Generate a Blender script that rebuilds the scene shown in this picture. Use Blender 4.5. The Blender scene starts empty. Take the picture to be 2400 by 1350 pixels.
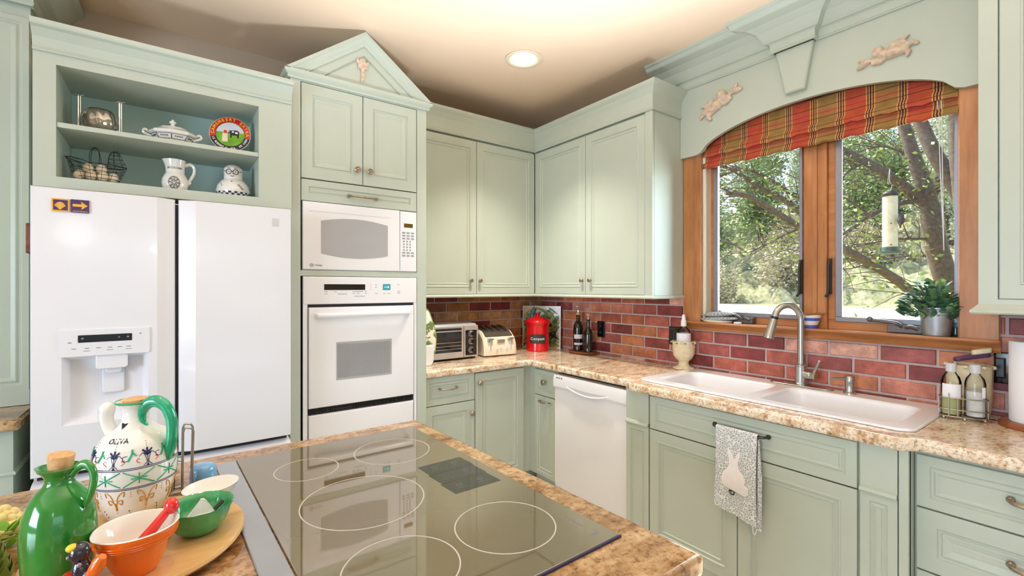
import bpy, bmesh, math, random
from mathutils import Vector, Matrix
R = math.radians
PI = math.pi
random.seed(7)
scene = bpy.context.scene
col = scene.collection

# ------------------------------------------------------------------ camera
CAM = Vector((-2.7473, -3.2919, 1.4531))
YAW = R(36.3288)
FPX = 1083.56
cam_data = bpy.data.cameras.new('camera')
cam_data.sensor_width = 36.0
cam_data.lens = 36.0 * FPX / 2400.0
cam_data.clip_start = 0.05
cam_data.clip_end = 300
cam = bpy.data.objects.new('camera', cam_data)
cam.location = CAM
cam.rotation_euler = (R(90), 0, -YAW)
col.objects.link(cam)
scene.camera = cam
FWD = Vector((math.sin(YAW), math.cos(YAW), 0))
RGT = Vector((math.cos(YAW), -math.sin(YAW), 0))


def at(px, py, depth):
    """a point of the place seen at a photograph pixel, depth metres ahead"""
    return CAM + (FWD + RGT * ((px - 1200) / FPX) + Vector((0, 0, 1)) * ((675 - py) / FPX)) * depth


# ------------------------------------------------------------------ colour management
scene.view_settings.view_transform = 'Standard'
scene.view_settings.look = 'None'
scene.view_settings.gamma = 1.0
scene.view_settings.use_curve_mapping = False
scene.view_settings.exposure = -0.20
scene.cycles.max_bounces = 8
scene.cycles.diffuse_bounces = 5
scene.cycles.glossy_bounces = 4
scene.cycles.transmission_bounces = 6
scene.cycles.transparent_max_bounces = 12
scene.cycles.caustics_reflective = False
scene.cycles.caustics_refractive = False
scene.cycles.sample_clamp_indirect = 6.0
scene.cycles.use_denoising = True

# ------------------------------------------------------------------ world, sun, lights
world = bpy.data.worlds.new('world')
scene.world = world
world.use_nodes = True
wn = world.node_tree.nodes
wl = world.node_tree.links
sky = wn.new('ShaderNodeTexSky')
sky.sky_type = 'NISHITA'
sky.sun_disc = False
sky.sun_elevation = R(48)
sky.sun_rotation = R(0)
sky.air_density = 1.0
sky.dust_density = 4.0
wl.new(sky.outputs[0], wn['Background'].inputs[0])
wn['Background'].inputs[1].default_value = 0.55


def light(name, kind, loc, energy, color, rot=(0, 0, 0), **kw):
    d = bpy.data.lights.new(name, kind)
    d.energy = energy
    d.color = color
    for k, v in kw.items():
        setattr(d, k, v)
    o = bpy.data.objects.new(name, d)
    o.location = loc
    o.rotation_euler = rot
    col.objects.link(o)
    return o


light('sun', 'SUN', (3, 8, 12), 6.5, (1.0, 0.95, 0.86), (R(-42), 0, R(0)), angle=R(0.6))
# daylight through the openings of the two walls behind the photographer
light('daylight_patio_door', 'AREA', (-2.6, -6.92, 1.25), 8, (0.76, 0.88, 1.0), (R(106), 0, 0), shape='RECTANGLE', size=2.6, size_y=2.0)
light('daylight_side_window', 'AREA', (-6.42, -3.2, 1.55), 160, (0.64, 0.81, 1.0), (R(104), 0, R(-90)), shape='RECTANGLE', size=2.0, size_y=1.3)
# upward fill light added by the camera to brighten the ceiling
light('ceiling_fill', 'AREA', (-2.75, -3.6, 1.80), 10, (0.80, 0.90, 1.0), (R(168), 0, R(0)), shape='DISK', size=0.3)
# added upward spot in the aisle, stands in for light bounced off the island
light('aisle_ceiling_fill', 'SPOT', (-1.42, -2.85, 0.42), 640, (0.82, 0.90, 1.0), Vector((-0.42, 0.42, 2.3)).to_track_quat('-Z', 'Y').to_euler(), spot_size=R(84), spot_blend=0.9, shadow_soft_size=0.14)
# unseen point light added behind the camera to lift the ceiling
light('rear_fill', 'POINT', (-3.6, -5.2, 2.05), 6, (1.0, 0.95, 0.90), shadow_soft_size=0.16)
# daylight through the kitchen window
light('daylight_kitchen_window', 'AREA', (0.72, -2.24, 1.80), 78, (0.76, 0.90, 1.0), (R(90), 0, R(90)), shape='RECTANGLE', size=1.4, size_y=1.1)
# ------------------------------------------------------------------ helpers
def S(r, g, b):
    f = lambda c: (c / 255) / 12.92 if c / 255 <= 0.04045 else ((c / 255 + 0.055) / 1.055) ** 2.4
    return (f(r), f(g), f(b), 1.0)


def nodes_of(m):
    m.use_nodes = True
    return m.node_tree.nodes, m.node_tree.links, m.node_tree.nodes['Principled BSDF']


def noise(nt, scale, detail=4, rough=0.55, coord='Object', stretch=None):
    n, l = nt.nodes, nt.links
    tc = n.new('ShaderNodeTexCoord')
    t = n.new('ShaderNodeTexNoise')
    t.inputs['Scale'].default_value = scale
    t.inputs['Detail'].default_value = detail
    t.inputs['Roughness'].default_value = rough
    if stretch:
        mp = n.new('ShaderNodeMapping')
        mp.inputs['Scale'].default_value = stretch
        l.new(tc.outputs[coord], mp.inputs[0])
        l.new(mp.outputs[0], t.inputs[0])
    else:
        l.new(tc.outputs[coord], t.inputs[0])
    return t


def ramp(nt, src, stops):
    r = nt.nodes.new('ShaderNodeValToRGB')
    e = r.color_ramp.elements
    while len(e) > 1:
        e.remove(e[-1])
    e[0].position, e[0].color = stops[0]
    for p, c in stops[1:]:
        k = e.new(p)
        k.color = c
    nt.links.new(src, r.inputs[0])
    return r


def mixc(nt, fac, a, b, mode='MIX'):
    m = nt.nodes.new('ShaderNodeMix')
    m.data_type = 'RGBA'
    m.blend_type = mode
    for sock, v in ((m.inputs[0], fac), (m.inputs[6], a), (m.inputs[7], b)):
        if isinstance(v, (float, int)):
            sock.default_value = v
        elif isinstance(v, tuple):
            sock.default_value = v
        else:
            nt.links.new(v, sock)
    return m.outputs[2]


def bump(nt, bsdf, src, strength=0.1, dist=0.002):
    b = nt.nodes.new('ShaderNodeBump')
    b.inputs['Strength'].default_value = strength
    b.inputs['Distance'].default_value = dist
    nt.links.new(src, b.inputs['Height'])
    nt.links.new(b.outputs[0], bsdf.inputs['Normal'])


def mat(name, c, rough=0.5, metal=0.0, var=0.06, scale=9.0, coat=0.0, ior=1.5, bmp=0.0, bscale=60, trans=0.0, emit=None, estr=0.0):
    """painted, glazed or metal surface: base colour gently varied by noise"""
    m = bpy.data.materials.new(name)
    n, l, b = nodes_of(m)
    nt = m.node_tree
    if var > 0:
        t = noise(nt, scale, 3)
        lo = tuple(max(0, x * (1 - var)) for x in c[:3]) + (1,)
        hi = tuple(min(1, x * (1 + var)) for x in c[:3]) + (1,)
        r = ramp(nt, t.outputs[0], [(0.3, lo), (0.7, hi)])
        l.new(r.outputs[0], b.inputs['Base Color'])
    else:
        b.inputs['Base Color'].default_value = c
    b.inputs['Roughness'].default_value = rough
    b.inputs['Metallic'].default_value = metal
    b.inputs['IOR'].default_value = ior
    b.inputs['Coat Weight'].default_value = coat
    b.inputs['Coat Roughness'].default_value = 0.06
    b.inputs['Transmission Weight'].default_value = trans
    if emit:
        b.inputs['Emission Color'].default_value = emit
        b.inputs['Emission Strength'].default_value = estr
    if bmp:
        t2 = noise(nt, bscale, 4)
        bump(nt, b, t2.outputs[0], bmp)
    return m


class MB:
    """collects shapes, then links them as ONE mesh object"""

    def __init__(self):
        self.v, self.f, self.mi, self.m = [], [], [], 0
        self.T = None
        self.fc = []
        self.c = None

    def add(self, vs, fs):
        o = len(self.v)
        for p in vs:
            p = Vector(p)
            self.v.append(self.T @ p if self.T is not None else p)
        for f in fs:
            self.f.append([o + i for i in f])
            self.mi.append(self.m)
            self.fc.append(self.c)
        return self

    def box(self, x0, y0, z0, x1, y1, z1):
        x0, x1 = sorted((x0, x1)); y0, y1 = sorted((y0, y1)); z0, z1 = sorted((z0, z1))
        return self.add([(x0, y0, z0), (x1, y0, z0), (x1, y1, z0), (x0, y1, z0), (x0, y0, z1), (x1, y0, z1), (x1, y1, z1), (x0, y1, z1)],
                        [(0, 3, 2, 1), (4, 5, 6, 7), (0, 1, 5, 4), (1, 2, 6, 5), (2, 3, 7, 6), (3, 0, 4, 7)])

    def loft(self, rings, cap0=True, cap1=True, closed=True):
        n = len(rings[0])
        vs = [p for r in rings for p in r]
        fs = []
        for i in range(len(rings) - 1):
            for j in range(n if closed else n - 1):
                k = (j + 1) % n
                fs.append((i * n + j, i * n + k, (i + 1) * n + k, (i + 1) * n + j))
        if cap0:
            fs.append(tuple(reversed(range(n))))
        if cap1:
            fs.append(tuple((len(rings) - 1) * n + j for j in range(n)))
        return self.add(vs, fs)

    def lathe(self, prof, c=(0, 0, 0), n=32, sx=1, sy=1, wob=None, cap=True):
        """prof: (radius, z) from bottom up"""
        rings = []
        for r, z in prof:
            rings.append([(c[0] + sx * (r * (wob(k / n, z) if wob else 1)) * math.cos(2 * PI * k / n), c[1] + sy * (r * (wob(k / n, z) if wob else 1)) * math.sin(2 * PI * k / n), c[2] + z) for k in range(n)])
        return self.loft(rings, cap0=cap and prof[0][0] > 1e-5, cap1=cap and prof[-1][0] > 1e-5)

    def tube(self, pts, r, n=8, cap=True, closed=False):
        pts = [Vector(p) for p in pts]
        rs = r if isinstance(r, (list, tuple)) else [r] * len(pts)
        rings = []
        N = len(pts)
        up = None
        for i, p in enumerate(pts):
            a = pts[(i - 1) % N] if (i > 0 or closed) else p
            b = pts[(i + 1) % N] if (i < N - 1 or closed) else p
            t = (b - a)
            if t.length < 1e-9:
                t = Vector((0, 0, 1))
            t.normalize()
            if up is None:
                up = t.orthogonal().normalized()
            else:
                up = (up - t * up.dot(t))
                up = up.normalized() if up.length > 1e-6 else t.orthogonal().normalized()
            w = t.cross(up)
            rings.append([p + (up * math.cos(2 * PI * k / n) + w * math.sin(2 * PI * k / n)) * rs[i] for k in range(n)])
        if closed:
            rings.append(rings[0])
            return self.loft(rings, False, False)
        return self.loft(rings, cap, cap)

    def ball(self, c, rx, ry=None, rz=None, n=16, m=10, rot=None):
        ry = rx if ry is None else ry
        rz = rx if rz is None else rz
        c = Vector(c)
        rings = []
        for i in range(m + 1):
            a = -PI / 2 + PI * i / m
            a = max(-PI / 2 + 0.02, min(PI / 2 - 0.02, a))
            ring = []
            for k in range(n):
                p = Vector((rx * math.cos(a) * math.cos(2 * PI * k / n), ry * math.cos(a) * math.sin(2 * PI * k / n), rz * math.sin(a)))
                ring.append(c + (rot @ p if rot is not None else p))
            rings.append(ring)
        return self.loft(rings)

    def prism(self, poly, fn, d0, d1):
        """poly: 2-D outline; fn(u, v, d) -> point"""
        return self.loft([[fn(u, v, d0) for u, v in poly], [fn(u, v, d1) for u, v in poly]])

    def rings(self, fn, rect, rings, back=True):
        """door, drawer or panel face: nested rectangles; rings = [(inset, height)]"""
        u0, u1, v0, v1 = rect
        rr = []
        for ins, h in rings:
            rr.append([fn(u0 + ins, v0 + ins, h), fn(u1 - ins, v0 + ins, h), fn(u1 - ins, v1 - ins, h), fn(u0 + ins, v1 - ins, h)])
        return self.loft(rr, cap0=back, cap1=True)

    def cyl(self, a, b, r, n=16, r2=None):
        return self.tube([a, b], [r, r if r2 is None else r2], n)

    def build(self, name, mats, parent=None, smooth=35, bevel=0, seg=2, local=False, kind=None):
        me = bpy.data.meshes.new(name)
        vs = self.v
        if parent is not None and not local:
            inv = WM[parent.name].inverted()
            vs = [inv @ v for v in vs]
        me.from_pydata([tuple(v) for v in vs], [], self.f)
        if not isinstance(mats, (list, tuple)):
            mats = [mats]
        for m in mats:
            me.materials.append(m)
        me.polygons.foreach_set('material_index', self.mi)
        if any(c is not None for c in self.fc):
            at_ = me.color_attributes.new('tint', 'FLOAT_COLOR', 'CORNER')
            data = []
            for f, c in zip(self.f, self.fc):
                data += list(c or (1, 1, 1, 1)) * len(f)
            at_.data.foreach_set('color', data)
        bm = bmesh.new()
        bm.from_mesh(me)
        bmesh.ops.recalc_face_normals(bm, faces=bm.faces)
        bm.to_mesh(me)
        bm.free()
        if smooth:
            me.polygons.foreach_set('use_smooth', [True] * len(me.polygons))
            me.set_sharp_from_angle(angle=R(smooth))
        me.update()
        o = bpy.data.objects.new(name, me)
        col.objects.link(o)
        if parent is not None:
            o.parent = parent
            WM[o.name] = WM[parent.name].copy()
        else:
            WM[o.name] = Matrix.Identity(4)
        if bevel:
            b = o.modifiers.new('bevel', 'BEVEL')
            b.width = bevel
            b.segments = seg
            b.limit_method = 'ANGLE'
            b.angle_limit = R(40)
            b.use_clamp_overlap = True
        if kind:
            o['kind'] = kind
        return o


WM = {}


def tag(o, label=None, cat=None, group=None, kind=None):
    if label:
        o['label'] = label
    if cat:
        o['category'] = cat
    if group:
        o['group'] = group
    if kind:
        o['kind'] = kind
    return o


def thing(name, label, cat, loc=(0, 0, 0), rz=0.0, group=None, kind=None, rot=None):
    o = bpy.data.objects.new(name, None)
    o.empty_display_size = 0.1
    o.location = loc
    o.rotation_euler = rot or (0, 0, rz)
    col.objects.link(o)
    WM[o.name] = Matrix.LocRotScale(Vector(loc), o.rotation_euler, None)
    return tag(o, label, cat, group, kind)


def copy_thing(src, loc, rz=0.0, label=None):
    """a copy of a thing, its parts and their sub-parts"""
    r = src.copy()
    col.objects.link(r)
    r.location = loc
    r.rotation_euler = (0, 0, rz)
    if label:
        r['label'] = label
    WM[r.name] = Matrix.LocRotScale(Vector(loc), r.rotation_euler, None)
    for ch in list(src.children):
        c = ch.copy()
        col.objects.link(c)
        c.parent = r
        for g in list(ch.children):
            d = g.copy()
            col.objects.link(d)
            d.parent = c
    return r


def lettering(s, size, align='CENTER', extrude=0.0006, bold=0.0):
    """flat letters as (verts, faces) in the x-y plane"""
    cu = bpy.data.curves.new('letters', 'FONT')
    cu.body = s
    cu.size = size
    cu.align_x = align
    cu.align_y = 'CENTER'
    cu.extrude = extrude
    cu.offset = bold
    cu.resolution_u = 2
    ob = bpy.data.objects.new('letters', cu)
    col.objects.link(ob)
    dg = bpy.context.evaluated_depsgraph_get()
    ev = ob.evaluated_get(dg)
    me = ev.to_mesh()
    vs = [v.co.copy() for v in me.vertices]
    fs = [tuple(p.vertices) for p in me.polygons]
    ev.to_mesh_clear()
    bpy.data.objects.remove(ob)
    bpy.data.curves.remove(cu)
    return vs, fs


def put_text(mb, s, size, fn, **k):
    """fn(x, y, z) places each letter vertex in the world"""
    vs, fs = lettering(s, size, **k)
    if vs:
        mb.add([fn(v.x, v.y, v.z) for v in vs], fs)


# frames of the two kitchen walls: u along the wall, v up, h out into the room
def FA(y):
    return lambda u, v, h: (u, y - h, v)


def FB(x):
    return lambda u, v, h: (x - h, u, v)


def moulding(mb, path, prof, side=1, z0=0.0):
    """sweep a profile (out, z) along a plan path with mitred corners; side +1 = out to the left of travel"""
    P = [Vector((p[0], p[1])) for p in path]
    N = len(P)
    offs = []
    for i in range(N):
        ds = []
        if i > 0:
            ds.append((P[i] - P[i - 1]).normalized())
        if i < N - 1:
            ds.append((P[i + 1] - P[i]).normalized())
        ns = [Vector((-d.y, d.x)) * side for d in ds]
        if len(ns) == 1:
            offs.append(ns[0])
        else:
            b = (ns[0] + ns[1])
            b.normalize()
            offs.append(b / max(0.2, b.dot(ns[0])))
    rings = []
    for i in range(N):
        rings.append([(P[i].x + offs[i].x * o, P[i].y + offs[i].y * o, z0 + z) for o, z in prof])
    mb.loft(rings)


def blob(name, shapes, m, parent, voxel=0.004, smooth_it=6, flat=None, local=True):
    """one continuous surface grown from overlapping balls and tapered limbs"""
    mb = MB()
    for s in shapes:
        if s[0] == 'b':
            mb.ball(s[1], *s[2], n=14, m=9)
        else:
            mb.tube(s[1], s[2], 10)
            mb.ball(s[1][-1], s[2][-1], n=10, m=7)
            mb.ball(s[1][0], s[2][0], n=10, m=7)
    o = mb.build(name, m, parent, local=local)
    r = o.modifiers.new('fuse', 'REMESH')
    r.mode = 'VOXEL'
    r.voxel_size = voxel
    r.use_smooth_shade = True
    sm = o.modifiers.new('smooth', 'SMOOTH')
    sm.iterations = smooth_it
    sm.factor = 0.5
    return o


def arc(c, r, a0, a1, n, axis='xz'):
    out = []
    for i in range(n + 1):
        a = R(a0 + (a1 - a0) * i / n)
        if axis == 'xz':
            out.append((c[0] + r * math.cos(a), c[1], c[2] + r * math.sin(a)))
        elif axis == 'yz':
            out.append((c[0], c[1] + r * math.cos(a), c[2] + r * math.sin(a)))
        else:
            out.append((c[0] + r * math.cos(a), c[1] + r * math.sin(a), c[2]))
    return out


def round_rect(u0, u1, v0, v1, r, n=5):
    pts = []
    for cu, cv, a in ((u1 - r, v0 + r, -90), (u1 - r, v1 - r, 0), (u0 + r, v1 - r, 90), (u0 + r, v0 + r, 180)):
        for i in range(n + 1):
            t = R(a + 90 * i / n)
            pts.append((cu + r * math.cos(t), cv + r * math.sin(t)))
    return pts


def spline(pts, k=6):
    """smooth curve through points (Catmull-Rom)"""
    P = [Vector(p) for p in pts]
    P = [P[0] * 2 - P[1]] + P + [P[-1] * 2 - P[-2]]
    out = []
    for i in range(1, len(P) - 2):
        a, b, c, d = P[i - 1:i + 3]
        for j in range(k):
            t = j / k
            out.append(0.5 * ((2 * b) + (c - a) * t + (2 * a - 5 * b + 4 * c - d) * t * t + (3 * b - a - 3 * c + d) * t ** 3))
    out.append(P[-2])
    return out


def lerp_list(a, b, n):
    return [a + (b - a) * i / (n - 1) for i in range(n)]
# ------------------------------------------------------------------ materials
M = {}
M['sage'] = mat('sage_paint', S(188, 196, 183), 0.38, var=0.03, scale=3, bmp=0.03, bscale=25)
M['niche_back'] = mat('blue_green_paint', S(196, 224, 220), 0.5, var=0.05, scale=4)
M['gap'] = mat('shadow_gap', S(60, 62, 52), 0.8, var=0.05)
M['ceiling'] = mat('peach_ceiling_paint', S(244, 217, 190), 0.85, var=0.02, scale=2, bmp=0.05, bscale=120)
M['wall'] = mat('tan_wall_paint', S(196, 178, 158), 0.8, var=0.05, scale=3, bmp=0.06, bscale=80)
M['farwall'] = mat('cream_wall_paint', S(228, 216, 196), 0.8, var=0.03, scale=2)
M['white'] = mat('white_enamel', S(238, 237, 241), 0.22, var=0.012, scale=4, coat=0.3)
M['fridge'] = mat('white_fridge_enamel', S(230, 230, 237), 0.20, var=0.01, scale=3, coat=0.5)
M['greywhite'] = mat('pale_grey_plastic', S(206, 206, 212), 0.4, var=0.02)
M['printgrey'] = mat('grey_print', S(158, 158, 168), 0.5, var=0.03)
M['darkgap'] = mat('dark_gasket', S(46, 42, 46), 0.6, var=0.05)
M['black'] = mat('black_plastic', S(24, 24, 26), 0.3, var=0.08)
M['blackgloss'] = mat('black_gloss', S(18, 17, 20), 0.08, var=0.05, coat=0.5)
M['greyglass'] = mat('grey_screen_glass', S(176, 176, 178), 0.12, var=0.02)
M['silverpaint'] = mat('silver_paint', S(206, 204, 206), 0.32, 0.55, var=0.04)
M['steel'] = mat('brushed_steel', S(190, 186, 180), 0.28, 1.0, var=0.05, scale=30)
M['chrome'] = mat('chrome', S(210, 210, 212), 0.12, 1.0, var=0.03)
M['knob'] = mat('antique_pewter', S(168, 152, 132), 0.32, 1.0, var=0.15, scale=60)
M['bronze'] = mat('dark_bronze', S(70, 66, 64), 0.4, 0.7, var=0.1)
M['hardware'] = mat('grey_window_hardware', S(110, 104, 102), 0.45, 0.5, var=0.08)
M['alum'] = mat('grey_aluminium', S(150, 148, 156), 0.4, 0.6, var=0.04)
M['cork'] = mat('cork', S(214, 170, 120), 0.8, var=0.18, scale=90, bmp=0.4, bscale=150)
M['cream'] = mat('cream_ceramic', S(238, 226, 202), 0.25, var=0.03, coat=0.3)
M['agedcream'] = mat('aged_cream_ceramic', S(226, 212, 176), 0.4, var=0.10, scale=40, coat=0.2)
M['ceramic'] = mat('white_ceramic', S(240, 236, 230), 0.14, var=0.02, coat=0.6)
M['ornament'] = mat('aged_plaster', S(212, 188, 166), 0.7, var=0.22, scale=60)
M['red'] = mat('red_enamel', S(214, 12, 24), 0.2, var=0.05, coat=0.6)
M['redp'] = mat('red_glaze', S(222, 40, 36), 0.2, var=0.08, coat=0.6)
M['orange'] = mat('orange_glaze', S(238, 112, 22), 0.16, var=0.06, scale=12, coat=0.7)
M['green'] = mat('green_glaze', S(38, 134, 50), 0.12, var=0.22, scale=14, coat=0.8)
M['bowlgreen'] = mat('sea_green_glaze', S(52, 158, 96), 0.15, var=0.15, scale=18, coat=0.7)
M['teal'] = mat('teal_green_glaze', S(28, 166, 122), 0.15, var=0.22, scale=25, coat=0.6)
M['blueglaze'] = mat('sky_blue_glaze', S(120, 176, 222), 0.2, var=0.12, scale=22, coat=0.5)
M['navy'] = mat('navy_paint', S(38, 42, 96), 0.3, var=0.1)
M['ochre'] = mat('ochre_paint', S(206, 140, 50), 0.35, var=0.1)
M['ink'] = mat('black_ink', S(34, 30, 36), 0.4, var=0.05)
M['yellow'] = mat('yellow_glaze', S(240, 206, 60), 0.25, var=0.06)
M['blueband'] = mat('blue_band_glaze', S(78, 96, 190), 0.25, var=0.06)
M['paper'] = mat('white_paper', S(240, 240, 246), 0.85, var=0.02, bmp=0.1, bscale=90)
M['label'] = mat('grey_white_label', S(222, 224, 230), 0.6, var=0.03)
M['tile_purple'] = mat('purple_tile', S(74, 40, 92), 0.25, var=0.08, coat=0.4)
M['tile_gold'] = mat('gold_tile', S(232, 176, 66), 0.3, var=0.08, coat=0.4)
M['leaf'] = mat('green_leaf', S(118, 152, 108), 0.4, var=0.35, scale=14)
M['leaf_dark'] = mat('dark_green_leaf', S(78, 116, 88), 0.4, var=0.35, scale=12)
M['leaf_bright'] = mat('bright_green_leaf', S(120, 176, 40), 0.45, var=0.3, scale=20)
M['olive'] = mat('olive_leaf', S(132, 140, 56), 0.5, var=0.25, scale=20)
M['cauli'] = mat('cream_floret', S(240, 226, 158), 0.7, var=0.12, scale=50, bmp=0.6, bscale=120)
M['zinc'] = mat('galvanised_zinc', S(176, 180, 188), 0.42, 0.85, var=0.12, scale=25)
M['pewterblack'] = mat('dark_wire', S(52, 50, 50), 0.45, 0.6, var=0.1)
M['egg'] = mat('cream_eggshell', S(238, 218, 192), 0.5, var=0.06, scale=10)
M['seed'] = mat('white_salt', S(236, 232, 226), 0.8, var=0.05, scale=80)
M['amberoil'] = mat('pale_oil', S(196, 196, 130), 0.3, var=0.05)
M['toasterblack'] = mat('black_slot', S(30, 24, 24), 0.5, var=0.1)
M['birdblack'] = mat('blue_black_glaze', S(40, 36, 52), 0.16, var=0.15, coat=0.6)
M['lamp'] = mat('lamp_lens', S(255, 246, 226), 0.5, var=0.0, emit=(1.0, 0.86, 0.66, 1), estr=22.0)
M['display_teal'] = mat('lit_teal_display', S(10, 60, 70), 0.2, var=0.0, emit=(0.12, 0.75, 0.85, 1), estr=0.5)
M['display_glow'] = mat('lit_digits', S(200, 250, 250), 0.3, var=0.0, emit=(0.6, 1.0, 1.0, 1), estr=1.0)
M['display_amber'] = mat('amber_display', S(98, 72, 16), 0.15, var=0.05)
M['floor'] = None


def wood(name, c1, c2, axis='y', rough=0.35, scale=5.0, coat=0.2):
    m = bpy.data.materials.new(name)
    n, l, b = nodes_of(m)
    st = {'x': (0.12, 1, 1), 'y': (1, 0.12, 1), 'z': (1, 1, 0.12)}[axis]
    t = noise(m.node_tree, scale * 5, 6, 0.6, stretch=st)
    t2 = noise(m.node_tree, scale * 0.8, 3, 0.5)
    a = ramp(m.node_tree, t.outputs[0], [(0.32, c1), (0.68, c2)])
    d = ramp(m.node_tree, t2.outputs[0], [(0.3, (0.80, 0.80, 0.80, 1)), (0.7, (1.08, 1.06, 1.04, 1))])
    l.new(mixc(m.node_tree, 1.0, a.outputs[0], d.outputs[0], 'MULTIPLY'), b.inputs['Base Color'])
    b.inputs['Roughness'].default_value = rough
    b.inputs['Coat Weight'].default_value = coat
    bump(m.node_tree, b, t.outputs[0], 0.06, 0.002)
    return m


M['wood_z'] = wood('cherry_wood_upright', S(170, 108, 60), S(204, 140, 88), 'z')
M['wood_y'] = wood('cherry_wood_level', S(170, 108, 60), S(204, 140, 88), 'y')
M['board'] = wood('pale_board_wood', S(206, 160, 98), S(230, 190, 132), 'x', 0.4, 4)
M['darkboard'] = wood('dark_board_wood', S(120, 62, 28), S(160, 90, 46), 'y', 0.35, 5)
M['floorwood'] = mat('pale_stone_floor', S(222, 214, 202), 0.4, var=0.06, scale=3)  # unseen floor, tone made pale to bounce light upward


def granite(name, base, mid, dark, pale, fine=70, vein=7):
    m = bpy.data.materials.new(name)
    n, l, b = nodes_of(m)
    nt = m.node_tree
    a = noise(nt, vein, 7, 0.68, stretch=(1.0, 1.9, 1.5))
    r1 = ramp(nt, a.outputs[0], [(0.30, dark), (0.41, mid), (0.50, base), (0.62, pale), (0.78, base)])
    f = noise(nt, fine, 5, 0.7)
    r2 = ramp(nt, f.outputs[0], [(0.33, (0.16, 0.11, 0.08, 1)), (0.42, (0.66, 0.54, 0.44, 1)), (0.50, (1, 1, 1, 1)), (0.72, (1.14, 1.12, 1.10, 1))])
    c1 = mixc(nt, 0.80, r1.outputs[0], r2.outputs[0], 'MULTIPLY')
    tc = n.new('ShaderNodeTexCoord')
    v = n.new('ShaderNodeTexVoronoi')
    v.inputs['Scale'].default_value = fine * 1.1
    l.new(tc.outputs['Object'], v.inputs[0])
    r3 = ramp(nt, v.outputs['Color'], [(0.0, (0, 0, 0, 1)), (0.80, (0, 0, 0, 1)), (0.86, (1, 1, 1, 1))])
    s = noise(nt, vein * 1.7, 5, 0.65)
    r4 = ramp(nt, s.outputs[0], [(0.47, (0, 0, 0, 1)), (0.60, (1, 1, 1, 1))])
    k = mixc(nt, 1.0, r3.outputs[0], r4.outputs[0], 'MULTIPLY')
    k2 = mixc(nt, 1.0, k, (0.55, 0.55, 0.55, 1), 'MULTIPLY')
    c2 = mixc(nt, k2, c1, dark)
    l.new(c2, b.inputs['Base Color'])
    b.inputs['Roughness'].default_value = 0.14
    b.inputs['Coat Weight'].default_value = 0.25
    b.inputs['Coat Roughness'].default_value = 0.05
    return m


M['granite'] = granite('cream_granite', S(236, 216, 190), S(216, 182, 146), S(120, 84, 60), S(246, 232, 214), 80, 9)
M['granite_island'] = granite('golden_granite', S(176, 138, 94), S(138, 98, 58), S(58, 40, 26), S(206, 176, 134), 60, 6)


def brick_mat():
    m = bpy.data.materials.new('red_brick')
    n, l, b = nodes_of(m)
    nt = m.node_tree
    at_ = n.new('ShaderNodeAttribute')
    at_.attribute_name = 'tint'
    t = noise(nt, 10, 6, 0.65)
    r = ramp(nt, t.outputs[0], [(0.28, (0.62, 0.54, 0.50, 1)), (0.5, (1, 1, 1, 1)), (0.68, (1.5, 1.6, 1.65, 1))])
    t3 = noise(nt, 110, 3, 0.6)
    r3 = ramp(nt, t3.outputs[0], [(0.30, (0.5, 0.42, 0.4, 1)), (0.38, (1, 1, 1, 1))])
    c = mixc(nt, 1.0, at_.outputs['Color'], r.outputs[0], 'MULTIPLY')
    c = mixc(nt, 0.8, c, r3.outputs[0], 'MULTIPLY')
    l.new(c, b.inputs['Base Color'])
    b.inputs['Roughness'].default_value = 0.5
    bump(nt, b, t3.outputs[0], 0.25, 0.002)
    return m


M['brick'] = brick_mat()
M['mortar'] = mat('grey_mortar', S(196, 178, 176), 0.9, var=0.08, scale=40, bmp=0.2, bscale=200)


def clear_glass(name, tint=(0.94, 0.97, 0.96, 1), ior=1.45, boost=1.0):
    """thin pane: lets light straight through, mirrors by Fresnel"""
    m = bpy.data.materials.new(name)
    m.use_nodes = True
    n, l = m.node_tree.nodes, m.node_tree.links
    n.remove(n['Principled BSDF'])
    tr = n.new('ShaderNodeBsdfTransparent')
    tr.inputs[0].default_value = tint
    gl = n.new('ShaderNodeBsdfGlossy')
    gl.inputs['Roughness'].default_value = 0.02
    fr = n.new('ShaderNodeFresnel')
    fr.inputs[0].default_value = ior
    mx = n.new('ShaderNodeMixShader')
    l.new(fr.outputs[0], mx.inputs[0])
    l.new(tr.outputs[0], mx.inputs[1])
    l.new(gl.outputs[0], mx.inputs[2])
    l.new(mx.outputs[0], n['Material Output'].inputs[0])
    return m


M['pane'] = clear_glass('window_glass', ior=1.25)
M['glass'] = clear_glass('bottle_glass', (0.97, 0.985, 0.98, 1), ior=1.3)
M['darkglass'] = mat('dark_bottle_glass', S(26, 22, 20), 0.06, var=0.1, coat=0.5)


def cooktop_mat():
    m = bpy.data.materials.new('smoked_ceramic_glass')
    n, l, b = nodes_of(m)
    t = noise(m.node_tree, 5, 2)
    r = ramp(m.node_tree, t.outputs[0], [(0.3, S(114, 102, 76)), (0.7, S(115, 103, 77))])
    l.new(r.outputs[0], b.inputs['Base Color'])
    b.inputs['Roughness'].default_value = 0.035
    b.inputs['IOR'].default_value = 2.9
    return m


M['cooktop'] = cooktop_mat()


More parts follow.
